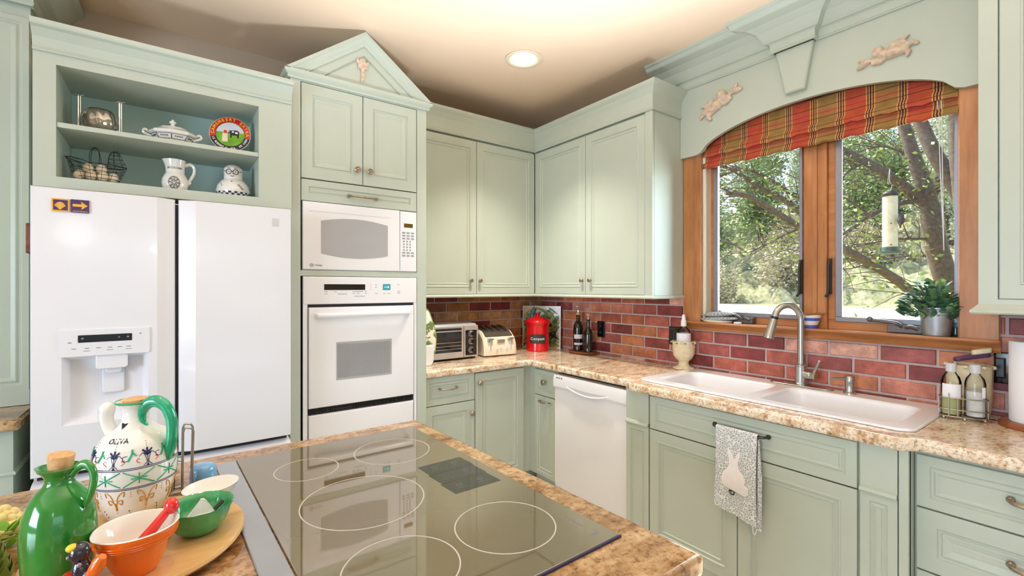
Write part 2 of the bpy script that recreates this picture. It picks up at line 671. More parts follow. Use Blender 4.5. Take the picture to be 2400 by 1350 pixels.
def plaid():
    m = bpy.data.materials.new('plaid_cloth')
    n, l, b = nodes_of(m)
    nt = m.node_tree
    tc = n.new('ShaderNodeTexCoord')
    sp = n.new('ShaderNodeSeparateXYZ')
    l.new(tc.outputs['Object'], sp.inputs[0])

    def mth(op, a, bb=None):
        k = n.new('ShaderNodeMath')
        k.operation = op
        for i, v in enumerate((a, bb)):
            if v is None:
                continue
            if isinstance(v, (int, float)):
                k.inputs[i].default_value = v
            else:
                l.new(v, k.inputs[i])
        return k.outputs[0]

    u = mth('FRACT', mth('DIVIDE', mth('ADD', sp.outputs['Y'], 9.952), 0.2488))   # two squares per repeat
    v = mth('FRACT', mth('DIVIDE', mth('ADD', sp.outputs['Z'], 10.0), 0.105))
    sq = mth('GREATER_THAN', u, 0.5)
    t = noise(nt, 14, 4)
    red = ramp(nt, t.outputs[0], [(0.3, S(168, 62, 48)), (0.7, S(192, 88, 46))])
    gold = ramp(nt, t.outputs[0], [(0.3, S(140, 104, 54)), (0.7, S(162, 126, 68))])
    c = mixc(nt, sq, red.outputs[0], gold.outputs[0])
    rosy = ramp(nt, v, [(0.0, (0, 0, 0, 1)), (0.30, (0, 0, 0, 1)), (0.34, (0.35, 0.35, 0.35, 1)), (0.60, (0.35, 0.35, 0.35, 1)), (0.64, (0, 0, 0, 1))])
    c = mixc(nt, rosy.outputs[0], c, S(196, 60, 60))
    # upright stripe group between squares
    w = mth('FRACT', mth('MULTIPLY', u, 2.0))
    d = mth('ABSOLUTE', mth('SUBTRACT', w, 0.5))
    e = mth('SUBTRACT', 0.5, d)            # distance to a square's edge, 0 at the edge
    band = mth('LESS_THAN', e, 0.15)
    c = mixc(nt, mth('MULTIPLY', band, 0.9), c, S(206, 150, 92))
    st = ramp(nt, e, [(0.0, (1, 1, 1, 1)), (0.022, (1, 1, 1, 1)), (0.028, (0, 0, 0, 1)), (0.062, (0, 0, 0, 1)), (0.068, (1, 1, 1, 1)), (0.100, (1, 1, 1, 1)), (0.106, (0, 0, 0, 1))])
    c = mixc(nt, st.outputs[0], c, S(70, 26, 20))
    hz = ramp(nt, v, [(0.0, (0, 0, 0, 1)), (0.20, (0, 0, 0, 1)), (0.21, (0.8, 0.8, 0.8, 1)), (0.24, (0.8, 0.8, 0.8, 1)), (0.25, (0, 0, 0, 1)), (0.44, (0, 0, 0, 1)), (0.45, (0.5, 0.5, 0.5, 1)), (0.48, (0.5, 0.5, 0.5, 1)), (0.49, (0, 0, 0, 1)), (0.74, (0, 0, 0, 1)), (0.75, (0.8, 0.8, 0.8, 1)), (0.78, (0.8, 0.8, 0.8, 1)), (0.79, (0, 0, 0, 1))])
    c = mixc(nt, hz.outputs[0], c, S(84, 36, 24))
    l.new(c, b.inputs['Base Color'])
    b.inputs['Roughness'].default_value = 0.85
    t2 = noise(nt, 300, 2)
    bump(nt, b, t2.outputs[0], 0.2, 0.001)
    return m


M['plaid'] = plaid()


def towel_print():
    m = bpy.data.materials.new('grey_print_cloth')
    n, l, b = nodes_of(m)
    nt = m.node_tree
    tc = n.new('ShaderNodeTexCoord')
    v = n.new('ShaderNodeTexVoronoi')
    v.inputs['Scale'].default_value = 95
    v.feature = 'DISTANCE_TO_EDGE'
    l.new(tc.outputs['Object'], v.inputs[0])
    r = ramp(nt, v.outputs[0], [(0.06, S(236, 236, 234)), (0.16, S(150, 156, 160)), (0.30, S(166, 170, 174)), (0.42, S(226, 226, 224))])
    l.new(r.outputs[0], b.inputs['Base Color'])
    b.inputs['Roughness'].default_value = 0.9
    return m


M['towel'] = towel_print()
M['towel_white'] = mat('white_applique', S(238, 232, 232), 0.9, var=0.03, scale=40, bmp=0.2, bscale=200)


def check_cloth(name, c1, c2, sc):
    m = bpy.data.materials.new(name)
    n, l, b = nodes_of(m)
    tc = n.new('ShaderNodeTexCoord')
    k = n.new('ShaderNodeTexChecker')
    k.inputs['Scale'].default_value = sc
    k.inputs['Color1'].default_value = c1
    k.inputs['Color2'].default_value = c2
    l.new(tc.outputs['Object'], k.inputs[0])
    t = noise(m.node_tree, 120, 3)
    r = ramp(m.node_tree, t.outputs[0], [(0.3, (0.85, 0.85, 0.85, 1)), (0.7, (1.05, 1.05, 1.05, 1))])
    l.new(mixc(m.node_tree, 1.0, k.outputs[0], r.outputs[0], 'MULTIPLY'), b.inputs['Base Color'])
    b.inputs['Roughness'].default_value = 0.85
    return m


M['check'] = check_cloth('grey_check_cloth', S(196, 196, 194), S(146, 150, 152), 90)
# ------------------------------------------------------------------ room shell
CEIL = 2.92
X0, Y0 = -6.4, -6.9
YR = -7.0


def wall_with_hole(name, m, axis, v0, v1, a0, a1, z0, z1, hole=None):
    """axis 'x': wall of thickness v0..v1 in x, spans a0..a1 in y; hole = (b0, b1, h0, h1)"""
    mb = MB()

    def bx(b0, b1, c0, c1):
        if axis == 'x':
            mb.box(v0, b0, c0, v1, b1, c1)
        else:
            mb.box(b0, v0, c0, b1, v1, c1)
    if hole:
        b0, b1, h0, h1 = hole
        bx(a0, b0, z0, z1)
        bx(b1, a1, z0, z1)
        bx(b0, b1, z0, h0)
        bx(b0, b1, h1, z1)
    else:
        bx(a0, a1, z0, z1)
    return mb.build(name, m, kind='structure')


MB().box(X0, Y0, -0.1, 0.2, 0.2, 0).build('floor', M['floorwood'], kind='structure')
MB().box(X0 - 0.2, Y0 - 0.2, CEIL, 0.35, 0.2, CEIL + 0.12).build('ceiling', M['ceiling'], kind='structure')
wall_with_hole('wall_back', M['wall'], 'y', 0.0, 0.2, X0 - 0.2, 0.2, 0, CEIL)
wall_with_hole('wall_right', M['wall'], 'x', 0.0, 0.2, Y0, 0.0, 0, CEIL, (-2.835, -1.625, 1.225, 2.48))
wall_with_hole('wall_left', M['farwall'], 'x', X0 - 0.2, X0, Y0, 0.0, 0, CEIL, (-4.2, -2.2, 0.9, 2.2))
wall_with_hole('wall_front', M['farwall'], 'y', Y0 - 0.2, Y0, X0 - 0.2, 0.2, 0, CEIL, (-3.9, -1.3, 0.25, 2.25))

# brick backsplash: every brick a raised, softly rounded block in its own colour
BR = [S(178, 96, 80), S(196, 124, 104), S(144, 68, 64), S(218, 164, 146), S(194, 122, 86), S(172, 100, 74), S(126, 54, 54), S(188, 116, 98), S(212, 152, 132), S(160, 84, 80)]


BR_WARMLIT = [S(176, 124, 72), S(186, 138, 86), S(128, 50, 46), S(196, 152, 112), S(168, 108, 58), S(158, 86, 56), S(120, 46, 46), S(190, 130, 80)]  # back wall palette, warm light put into the golden brick tones


def bricks(name, frame, u0, u1, v0, v1, phase, holes=(), seed=1, palette=None):
    rnd = random.Random(seed)
    mb = MB()
    mb.m = 1
    hs = sorted(holes)
    if hs:
        q0, q1, w0, w1 = hs[0]
        pan = [(u0, q0, v0, v1), (q1, u1, v0, v1), (q0, q1, v0, w0)]
    else:
        pan = [(u0, u1, v0, v1)]
    for a_, b_, c_, d_ in pan:
        mb.add([frame(a_, c_, 0.001), frame(b_, c_, 0.001), frame(b_, d_, 0.001), frame(a_, d_, 0.001)], [(0, 1, 2, 3)])
    mb.m = 0
    L, H, J = 0.2115, 0.0775, 0.0112
    row = 0
    v = 0.9485 - H
    while v < v1:
        a, b = max(v + J / 2, v0), min(v + H - J / 2, v1)
        if b - a > 0.008:
            off = phase + (L / 2 if row % 2 else 0)
            k = math.floor((u0 - off) / L)
            while off + k * L < u1:
                c, d = max(off + k * L + J / 2, u0), min(off + (k + 1) * L - J / 2, u1)
                k += 1
                if d - c < 0.01:
                    continue
                col_ = rnd.choice(palette or BR)
                g = rnd.uniform(0.85, 1.12)
                mb.c = (min(1, col_[0] * g), min(1, col_[1] * g), min(1, col_[2] * g), 1)
                segs = [(c, d)]
                for h0, h1, q0, q1 in hs:
                    if b > q0 + 0.002 and a < q1 - 0.002:
                        ns = []
                        for s0, s1 in segs:
                            if s1 <= h0 or s0 >= h1:
                                ns.append((s0, s1))
                            else:
                                if s0 < h0 - 0.01:
                                    ns.append((s0, h0))
                                if s1 > h1 + 0.01:
                                    ns.append((h1, s1))
                        segs = ns
                for s0, s1 in segs:
                    e = 0.003
                    mb.loft([[frame(s0, a, 0), frame(s1, a, 0), frame(s1, b, 0), frame(s0, b, 0)],
                             [frame(s0, a, 0.004), frame(s1, a, 0.004), frame(s1, b, 0.004), frame(s0, b, 0.004)],
                             [frame(s0 + e, a + e, 0.008), frame(s1 - e, a + e, 0.008), frame(s1 - e, b - e, 0.008), frame(s0 + e, b - e, 0.008)]])
                mb.c = None
        v += H
        row += 1
    return mb.build(name, [M['brick'], M['mortar']], kind='structure', smooth=0)


bricks('wall_back_brick_backsplash', FA(0.0), -1.474, 0.0, 0.925, 1.40, -0.874, seed=4, palette=BR_WARMLIT)
bricks('wall_right_brick_backsplash', FB(0.0), -3.9, -0.009, 0.925, 1.40, -1.806 + 0.0, holes=[(-2.952, -1.498, 1.19, 2.6)], seed=11)

# recessed ceiling lamp
t = thing('recessed_ceiling_lamp', 'lit round recessed lamp in the peach ceiling', 'ceiling lamp', (-0.935, -0.952, CEIL))
mb = MB()
mb.lathe([(0.115, -0.001), (0.118, -0.006), (0.108, -0.010), (0.088, -0.006), (0.080, -0.002)], (0, 0, 0), 40)
mb.build('trim_ring', M['cream'], t, local=True)
mb = MB()
mb.lathe([(0.079, -0.0035), (0.06, -0.007), (0.02, -0.010), (0.0, -0.0105)], (0, 0, 0), 32)
mb.build('lamp_lens', M['lamp'], t, local=True)
light('ceiling_lamp_glow', 'SPOT', (-0.935, -0.952, CEIL - 0.03), 150, (1.0, 0.92, 0.80), (0, 0, 0), spot_size=R(92), spot_blend=0.9, shadow_soft_size=0.06)
light('room_lamp_glow', 'SPOT', (-2.55, -2.0, CEIL - 0.03), 22, (1.0, 0.90, 0.78), (0, 0, 0), spot_size=R(110), spot_blend=0.8, shadow_soft_size=0.06)
light('overhead_fill', 'SPOT', (-4.2, -2.0, CEIL - 0.03), 12, (1.0, 0.90, 0.78), (0, 0, 0), spot_size=R(130), spot_blend=0.6, shadow_soft_size=0.06)  # unseen overhead spot added as fill, without a fixture

# ------------------------------------------------------------------ window
w = thing('window_1', None, None, (0, -2.23, 1.225), kind='structure')
mb = MB()
mb.box(-0.022, -1.625, 1.232, 0.0, -1.500, 2.60)
mb.build('casing', M['wood_z'], w, bevel=0.003)
mb = MB()
mb.box(-0.022, -2.950, 1.232, 0.0, -2.828, 2.60)
mb.build('casing', M['wood_z'], w, bevel=0.003)
mb = MB()
mb.prism([(-0.055, 0.018), (-0.060, 0.010), (-0.055, 0.002), (-0.040, -0.002), (-0.030, -0.014), (-0.036, -0.022), (-0.026, -0.036), (0.0, -0.036), (0.0, -0.02), (0.14, -0.02), (0.14, 0.010), (0.0, 0.018)],
         lambda u, v, d: (u, d, 1.222 + v), -1.495, -2.955)
mb.build('sill', M['wood_y'], w, smooth=50)
mb = MB()
mb.box(0.001, -1.640, 1.232, 0.115, -1.6255, 2.48)
mb.build('jamb', M['cream'], w)
mb = MB()
mb.box(0.001, -2.8345, 1.232, 0.115, -2.822, 2.48)
mb.build('jamb', M['wood_z'], w)
mb = MB()
mb.box(0.05, -2.305, 1.235, 0.14, -2.195, 2.48)
mb.box(0.042, -2.262, 1.235, 0.05, -2.238, 2.48)
mb.build('mullion', M['wood_z'], w, bevel=0.003)
for (a, b, hy) in ((-2.195, -1.625, -1.83), (-2.828, -2.305, -2.60)):
    s = MB()
    s.box(0.07, a, 1.235, 0.13, b, 1.285)
    s.box(0.07, a, 2.42, 0.13, b, 2.48)
    s.box(0.07, b - 0.035, 1.285, 0.13, b, 2.42)
    s.box(0.07, a, 1.285, 0.13, a + 0.012, 2.42)
    sash = s.build('sash', M['wood_y'], w, bevel=0.003)
    f = MB()
    y0, y1 = a + 0.012, b - 0.035
    f.box(0.062, y0, 1.278, 0.075, y1, 1.303)
    f.box(0.062, y0, 2.40, 0.075, y1, 2.425)
    f.box(0.062, y0, 1.303, 0.075, y0 + 0.016, 2.40)
    f.box(0.062, y1 - 0.030, 1.303, 0.075, y1, 2.40)
    f.build('screen_frame', M['alum'], sash, bevel=0.002)
    p = MB()
    p.box(0.098, y0, 1.285, 0.102, y1, 2.42)
    p.build('pane', M['pane'], sash, smooth=0)
    # crank operator on the bottom rail
    c = MB()
    c.prism(round_rect(-0.065, 0.065, 0, 0.036, 0.006), lambda u, v, d: (d, hy - 0.035 + u, 1.241 + v), 0.068, 0.018)
    c.build('crank_box', M['hardware'], w, bevel=0.003)
    c = MB()
    c.tube(spline([(0.03, hy - 0.03, 1.262), (0.012, hy - 0.01, 1.285), (0.010, hy + 0.03, 1.292), (0.012, hy + 0.09, 1.296)]), 0.009, 10)
    c.ball((0.010, hy + 0.095, 1.300), 0.014, n=12, m=8)
    c.tube(spline([(0.03, hy - 0.03, 1.262), (0.018, hy - 0.06, 1.272), (0.02, hy - 0.085, 1.262)]), 0.010, 8)
    c.build('crank_handle', M['hardware'], w)
for yy in (-2.178, -2.318):
    c = MB()
    c.box(0.050, yy - 0.007, 1.42, 0.068, yy + 0.007, 1.61)
    c.tube(spline([(0.05, yy, 1.60), (0.035, yy, 1.56), (0.034, yy, 1.44), (0.03, yy + 0.012, 1.405)]), 0.007, 8)
    c.build('sash_lock', M['bronze'], w, bevel=0.003)
# ------------------------------------------------------------------ cabinet pieces
RAISED = [(0, 0), (0, 0.017), (0.002, 0.019), (0.055, 0.019), (0.058, 0.014), (0.062, 0.012), (0.066, 0.012), (0.069, 0.0165), (0.073, 0.0165), (0.094, 0.012), (0.096, 0.0125)]
FLATP = [(0, 0), (0, 0.017), (0.002, 0.019), (0.050, 0.019), (0.053, 0.022), (0.058, 0.022), (0.062, 0.014), (0.070, 0.014), (0.074, 0.0165), (0.078, 0.0165), (0.081, 0.012)]
DRAWER = [(0, 0), (0, 0.017), (0.002, 0.019), (0.036, 0.019), (0.040, 0.012), (0.045, 0.012), (0.052, 0.0165), (0.056, 0.0165), (0.062, 0.0125)]
SMALL = [(0, 0), (0, 0.017), (0.002, 0.019), (0.030, 0.019), (0.034, 0.013), (0.038, 0.013), (0.044, 0.0165), (0.048, 0.0165), (0.054, 0.0125)]


def face(parent, fn, rect, rings, name='door', m='sage'):
    mb = MB()
    mb.rings(fn, rect, rings)
    return mb.build(name, M[m], parent, smooth=0)


def knob(parent, fn, u, v, h=0.019, r=0.017):
    mb = MB()
    n = 14
    prof = [(0.006, 0.0), (0.005, 0.010), (0.008, 0.014), (r, 0.019), (r * 1.02, 0.024), (r * 0.8, 0.028), (r * 0.55, 0.0275), (r * 0.45, 0.030), (0.0001, 0.031)]
    rings = [[fn(u + a * math.cos(2 * PI * k / n), v + a * math.sin(2 * PI * k / n), h + z) for k in range(n)] for a, z in prof]
    mb.loft(rings)
    return mb.build('knob', M['knob'], parent)


def pull(parent, fn, u, v, half=0.06, h=0.019, r=0.0055, name='handle', m='knob', mid=True):
    mb = MB()
    pts = [fn(u - half, v, h), fn(u - half, v, h + 0.012), fn(u - half * 0.86, v - 0.002, h + 0.026), fn(u - half * 0.4, v - 0.004, h + 0.031), fn(u, v - 0.004, h + 0.032),
           fn(u + half * 0.4, v - 0.004, h + 0.031), fn(u + half * 0.86, v - 0.002, h + 0.026), fn(u + half, v, h + 0.012), fn(u + half, v, h)]
    mb.tube(spline(pts, 4), r, 8)
    for s in (-1, 1):
        mb.ball(fn(u + s * half, v, h + 0.003), r * 1.7, n=10, m=6)
    if mid:
        mb.ball(fn(u, v - 0.004, h + 0.032), r * 1.5, n=10, m=6)
    return mb.build(name, M[m], parent)


CROWN_U = [(0.0, 0.0), (0.010, 0.0), (0.014, 0.006), (0.010, 0.014), (0.006, 0.030), (0.006, 0.036), (0.012, 0.100), (0.030, 0.135), (0.046, 0.150), (0.050, 0.155), (0.050, 0.172), (0.0, 0.172)]
FOOT_U = [(0.0, 0.0), (0.010, 0.0), (0.014, 0.008), (0.010, 0.016), (0.004, 0.022), (0.0, 0.022)]

# ---- tall oven cabinet with the gable
OX0, OX1, OY = -2.250, -1.474, -0.660
t = thing('oven_tower_cabinet', 'tall sage cabinet with a gabled top housing the microwave and wall oven', 'cabinet', ((OX0 + OX1) / 2, -0.33, 0))
mb = MB()
mb.box(OX0, OY + 0.02, 0.0, OX0 + 0.02, -0.002, 2.56)
mb.box(OX1 - 0.02, OY + 0.02, 0.0, OX1, -0.002, 2.56)
mb.box(OX0, -0.03, 0.0, OX1, -0.002, 2.56)
mb.box(OX0 + 0.02, OY + 0.05, 1.93, OX1 - 0.02, -0.03, 1.95)
mb.box(OX0 + 0.02, OY + 0.05, 1.52, OX1 - 0.02, -0.03, 1.545)
mb.box(OX0 + 0.02, OY + 0.05, 0.48, OX1 - 0.02, -0.03, 0.50)
mb.box(OX0, OY, 0.0, -2.200, OY + 0.02, 2.56)
mb.box(-1.536, OY, 0.0, OX1, OY + 0.02, 2.56)
mb.box(-2.200, OY, 2.548, -1.536, OY + 0.02, 2.575)
mb.box(-2.200, OY, 1.518, -1.536, OY + 0.02, 1.548)
mb.box(-2.200, OY, 0.0, -1.536, OY + 0.02, 0.50)
mb.box(-2.200, OY + 0.04, 1.92, -1.536, OY + 0.05, 2.55)
mb.build('body', M['sage'], t)
fa = FA(OY + 0.018)
d = face(t, fa, (-2.196, -1.8705, 2.040, 2.545), RAISED)
knob(d, fa, -1.905, 2.120)
d = face(t, fa, (-1.8665, -1.540, 2.040, 2.545), RAISED)
knob(d, fa, -1.833, 2.118)
d = face(t, fa, (-2.196, -1.540, 1.920, 2.034), DRAWER, 'drawer')
pull(d, fa, -1.870, 1.970, 0.078)
# gable
mb = MB()
mb.prism([(OX0 + 0.002, 2.560), (OX1 - 0.002, 2.560), (-1.862, 2.860)], lambda u, v, d_: (u, d_, v), OY + 0.002, -0.40)
mb.build('gable', M['sage'], t, smooth=0)
mb = MB()
moulding(mb, [(OX0, -0.40), (OX0, OY), (OX1, OY), (OX1, -0.40)], [(0, 0), (0.012, 0.0), (0.016, 0.008), (0.014, 0.014), (0.028, 0.026), (0.030, 0.032), (0.030, 0.044), (0, 0.044)], side=-1, z0=2.553)
mb.build('base_moulding', M['sage'], t, smooth=0)
mb = MB()
AP = Vector((-1.862, 2.905))
for sx, ex in ((-1, OX0 - 0.030), (1, OX1 + 0.030)):
    A = Vector((ex, 2.594))
    dv = (AP - A).normalized()
    nv = Vector((dv.y, -dv.x)) * (1 if sx < 0 else -1)       # towards the inside of the gable
    rings = []
    for (din, h) in ((0.0, 0.0), (0.0, 0.030), (0.014, 0.030), (0.020, 0.024), (0.036, 0.012), (0.048, 0.010), (0.054, 0.006), (0.060, 0.006), (0.060, -0.01)):
        # along the lower end the moulding is cut level, at the apex it is mitred upright
        k0 = din * (-nv.y) / dv.y if abs(dv.y) > 1e-6 else 0
        p0 = A + nv * din + dv * max(0, k0)
        # apex: x = AP.x
        p1 = A + nv * din
        p1 = p1 + dv * ((AP.x - p1.x) / dv.x)
        rings.append([(p0.x, OY - h, p0.y), (p1.x, OY - h, p1.y)])
    top = MB
    mb.loft(rings, False, False, closed=False)
    for q_ in (0, 1):
        mb.add([r_[q_] for r_ in rings], [tuple(range(len(rings)))])
    A2 = Vector((ex, 2.594))
    mb.add([(A2.x, OY - 0.03, A2.y), (AP.x, OY - 0.03, AP.y), (AP.x, -0.40, AP.y), (A2.x, -0.40, A2.y)], [(0, 1, 2, 3)])
mb.build('raking_moulding', M['sage'], t, smooth=0)
# inner triangle moulding
mb = MB()
inn = [(-2.085, 2.604), (-1.639, 2.604), (-1.862, 2.775)]
mb.tube([(u, OY - 0.001, v) for u, v in inn], 0.004, 6, closed=True)
mb.build('bead', M['sage'], t)
o = blob('cherub_head_ornament', [
    ('b', (0, 0.0, 0.052), (0.017, 0.012, 0.02)), ('b', (0, 0.0, 0.018), (0.016, 0.010, 0.022)), ('b', (0.002, 0.0, -0.02), (0.013, 0.009, 0.024)),
    ('t', [(-0.014, 0, 0.03), (-0.028, 0, 0.046), (-0.030, 0, 0.066)], [0.008, 0.009, 0.004]), ('t', [(0.014, 0, 0.03), (0.028, 0, 0.044), (0.033, 0, 0.060)], [0.008, 0.009, 0.004]),
    ('t', [(-0.012, 0, 0.02), (-0.022, 0, 0.006), (-0.024, 0, 0.028)], [0.006, 0.006, 0.004]), ('t', [(0.012, 0, 0.02), (0.024, 0, 0.012), (0.026, 0, 0.034)], [0.006, 0.006, 0.004]),
    ('t', [(0.0, 0, -0.03), (-0.004, 0, -0.055), (-0.006, 0, -0.068)], [0.010, 0.007, 0.004]), ('t', [(0.006, 0, -0.03), (0.006, 0, -0.05)], [0.008, 0.005])],
    M['ornament'], t, voxel=0.0035, smooth_it=3)
o.location = (-1.872 - t.location.x, OY - 0.004 - t.location.y, 2.692)
tag(o, 'small plaster cherub')

# ---- refrigerator surround with the open shelves
SX0, SX1, SY = -3.192, -2.2505, -0.695
t = thing('open_shelf_cabinet', 'sage cabinet with two open shelves above the white refrigerator', 'cabinet', ((SX0 + SX1) / 2, -0.35, 1.86))
mb = MB()
mb.box(SX0, SY, 1.86, -3.125, SY + 0.02, 2.42)
mb.box(-2.400, SY, 1.86, SX1, SY + 0.02, 2.42)
mb.box(-3.125, SY, 2.356, -2.400, SY + 0.02, 2.42)
mb.box(-3.125, SY, 1.86, -2.400, SY + 0.02, 1.904)
mb.box(SX0, SY + 0.02, 0.0, SX0 + 0.012, -0.002, 2.48)
mb.box(-3.16, SY + 0.02, 1.86, -3.125, -0.002, 2.48)
mb.box(-2.400, SY + 0.02, 1.86, -2.38, -0.002, 2.48)
mb.box(SX0, SY + 0.02, 2.356, SX1, -0.002, 2.375)
mb.box(-3.16, SY + 0.02, 1.884, -2.38, -0.002, 1.904)
mb.build('body', M['sage'], t)
mb = MB()
mb.box(-3.125, -0.335, 1.904, -2.400, -0.32, 2.356)
mb.build('back_panel', M['niche_back'], t)
mb = MB()
mb.box(-3.1249, SY + 0.004, 2.106, -2.4001, -0.335, 2.127)
mb.build('shelf', M['sage'], t, bevel=0.002)
mb = MB()
moulding(mb, [(SX0, SY), (SX1, SY)], [(0, 0), (0.008, 0.0), (0.012, 0.008), (0.008, 0.014), (0.006, 0.02), (0.014, 0.052), (0.036, 0.080), (0.052, 0.086), (0.056, 0.092), (0.056, 0.108), (0, 0.108)], side=-1, z0=2.398)
mb.build('crown', M['sage'], t, smooth=0)

# ---- corner wall cabinets
UY, UZ0, UZ1 = -0.344, 1.384, 2.55
t = thing('upper_cabinet', 'sage two-door wall cabinet above the toaster oven and toaster', 'cabinet', (-0.9, -0.17, UZ0))
mb = MB()
mb.box(-1.4735, UY + 0.018, 1.395, -0.3445, -0.002, 2.70)
mb.build('body', M['sage'], t)
fa = FA(UY + 0.018)
d = face(t, fa, (-1.470, -0.9105, UZ0 + 0.024, UZ1), FLATP)
knob(d, fa, -0.965, 1.508, r=0.015)
d = face(t, fa, (-0.9065, -0.352, UZ0 + 0.024, UZ1), FLATP)
knob(d, fa, -0.886, 1.508, r=0.015)
mb = MB()
mb.loft([[(-1.4735, UY - o_, UZ0 + z_) for o_, z_ in FOOT_U], [(-0.3445 - o_, UY - o_, UZ0 + z_) for o_, z_ in FOOT_U]])
mb.box(-1.4735, UY, UZ0, -0.3445, UY + 0.02, UZ0 + 0.022)
mb.build('foot_moulding', M['sage'], t, smooth=0)
mb = MB()
mb.loft([[(-1.4735, UY - o_, 2.562 + z_) for o_, z_ in CROWN_U], [(-0.344 - 0.0, UY, 2.562 + z_) if False else (-0.3445 - o_, UY - o_, 2.562 + z_) for o_, z_ in CROWN_U]])
mb.build('crown', M['sage'], t, smooth=0)

t = thing('upper_cabinet', 'sage two-door wall cabinet with a side panel next to the kitchen window', 'cabinet', (-0.17, -0.9, UZ0))
mb = MB()
mb.box(UY + 0.018, -1.495, 1.395, -0.010, -0.002, 2.70)
mb.box(UY, -1.495, 1.395, UY + 0.02, -1.440, 2.57)
mb.box(UY, -0.352, 1.395, UY + 0.02, -0.344, 2.57)
mb.build('body', M['sage'], t)
fb = FB(UY + 0.018)
d = face(t, fb, (-0.9155, -0.353, UZ0 + 0.024, UZ1), FLATP)
knob(d, fb, -0.893, 1.508, r=0.015)
d = face(t, fb, (-1.438, -0.9195, UZ0 + 0.024, UZ1), FLATP)
knob(d, fb, -0.974, 1.508, r=0.015)
mb = MB()
mb.loft([[(UY - o_, UY - o_, UZ0 + z_) for o_, z_ in FOOT_U], [(UY - o_, -1.4955 - o_, UZ0 + z_) for o_, z_ in FOOT_U], [(-0.0225, -1.4955 - o_, UZ0 + z_) for o_, z_ in FOOT_U]])
mb.box(UY, -1.4955, UZ0, UY + 0.02, -0.344, UZ0 + 0.022)
mb.box(UY, -1.4955, UZ0, -0.01, -1.48, UZ0 + 0.022)
mb.build('foot_moulding', M['sage'], t, smooth=0)
mb = MB()
rg = [[(UY - o_, UY - o_, 2.562 + z_) for o_, z_ in CROWN_U], [(UY - o_, -1.4955 - o_, 2.562 + z_) for o_, z_ in CROWN_U], [(-0.0505, -1.4955 - o_, 2.562 + z_) for o_, z_ in CROWN_U]]
mb.loft(rg)
mb.build('crown', M['sage'], t, smooth=0)

# ---- wall cabinet beyond the window
t = thing('upper_cabinet', 'sage wall cabinet above the paper towel roll', 'cabinet', (-0.17, -3.4, 1.36))
mb = MB()
mb.box(UY + 0.018, -3.90, 1.375, -0.010, -2.936, 2.90)
mb.box(UY, -2.986, 1.375, UY + 0.02, -2.936, 2.90)
mb.box(UY, -3.90, 1.375, UY + 0.02, -2.986, 1.412)
mb.build('body', M['sage'], t)
fb = FB(UY + 0.018)
d = face(t, fb, (-3.44, -2.990, 1.414, 2.80), [(0, 0), (0, 0.002)] + [(a + 0.0, b) for a, b in FLATP[3:]] if False else FLATP)
d = face(t, fb, (-3.89, -3.444, 1.414, 2.80), FLATP)
mb = MB()
moulding(mb, [(-0.026, -2.936), (UY, -2.936), (UY, -3.90)], [(0.0, 0.0), (0.018, 0.0), (0.022, 0.006), (0.020, 0.014), (0.010, 0.024), (0.004, 0.032), (0.0, 0.036)], side=1 if False else -1, z0=1.358)
mb.box(UY, -3.90, 1.358, -0.01, -2.936, 1.38)
mb.build('foot_moulding', M['sage'], t, smooth=0)

# ---- hutch at the far left
t = thing('hutch_cabinet', 'tall sage hutch cupboard standing on a granite counter beside the refrigerator', 'cabinet', (-3.6, -0.17, 0.93))
mb = MB()
mb.box(-4.20, -0.322, 0.932, -3.262, -0.002, 2.74)
mb.box(-4.20, -0.340, 0.932, -3.262, -0.322, 1.0)
mb.build('body', M['sage'], t)
fa = FA(-0.322)
face(t, fa, (-3.75, -3.264, 1.00, 2.66), [(0, 0), (0, 0.018), (0.022, 0.018), (0.026, 0.013), (0.032, 0.013), (0.040, 0.017), (0.044, 0.017), (0.058, 0.012)])
face(t, fa, (-4.19, -3.754, 1.00, 2.66), FLATP)
mb = MB()
moulding(mb, [(-4.20, -0.340), (-3.262, -0.340), (-3.262, -0.002)], [(0, 0), (0.012, 0), (0.018, 0.010), (0.014, 0.022), (0.020, 0.04), (0.04, 0.052), (0.06, 0.060), (0.10, 0.110), (0.118, 0.142), (0.135, 0.150), (0.142, 0.160), (0.142, 0.178), (0, 0.178)], side=-1, z0=2.715)
mb.build('crown', M['sage'], t, smooth=0)
t = thing('hutch_base_cabinet', 'sage base cabinet under the small granite counter beside the refrigerator', 'cabinet', (-3.7, -0.3, 0))
mb = MB()
mb.box(-4.20, -0.60, 0.0, -3.263, -0.002, 0.884)
moulding(mb, [(-4.20, -0.60), (-3.263, -0.60), (-3.263, -0.01)], [(0, 0), (0.006, 0), (0.010, 0.006), (0.006, 0.014), (0, 0.018)], side=-1, z0=0.70)
mb.build('body', M['sage'], t, smooth=0)
o = MB().box(-4.20, -0.645, 0.885, -3.236, -0.002, 0.930).build('hutch_countertop', M['granite_island'], bevel=0.012, seg=3)
tag(o, 'short cream granite countertop under the hutch beside the refrigerator', 'countertop')

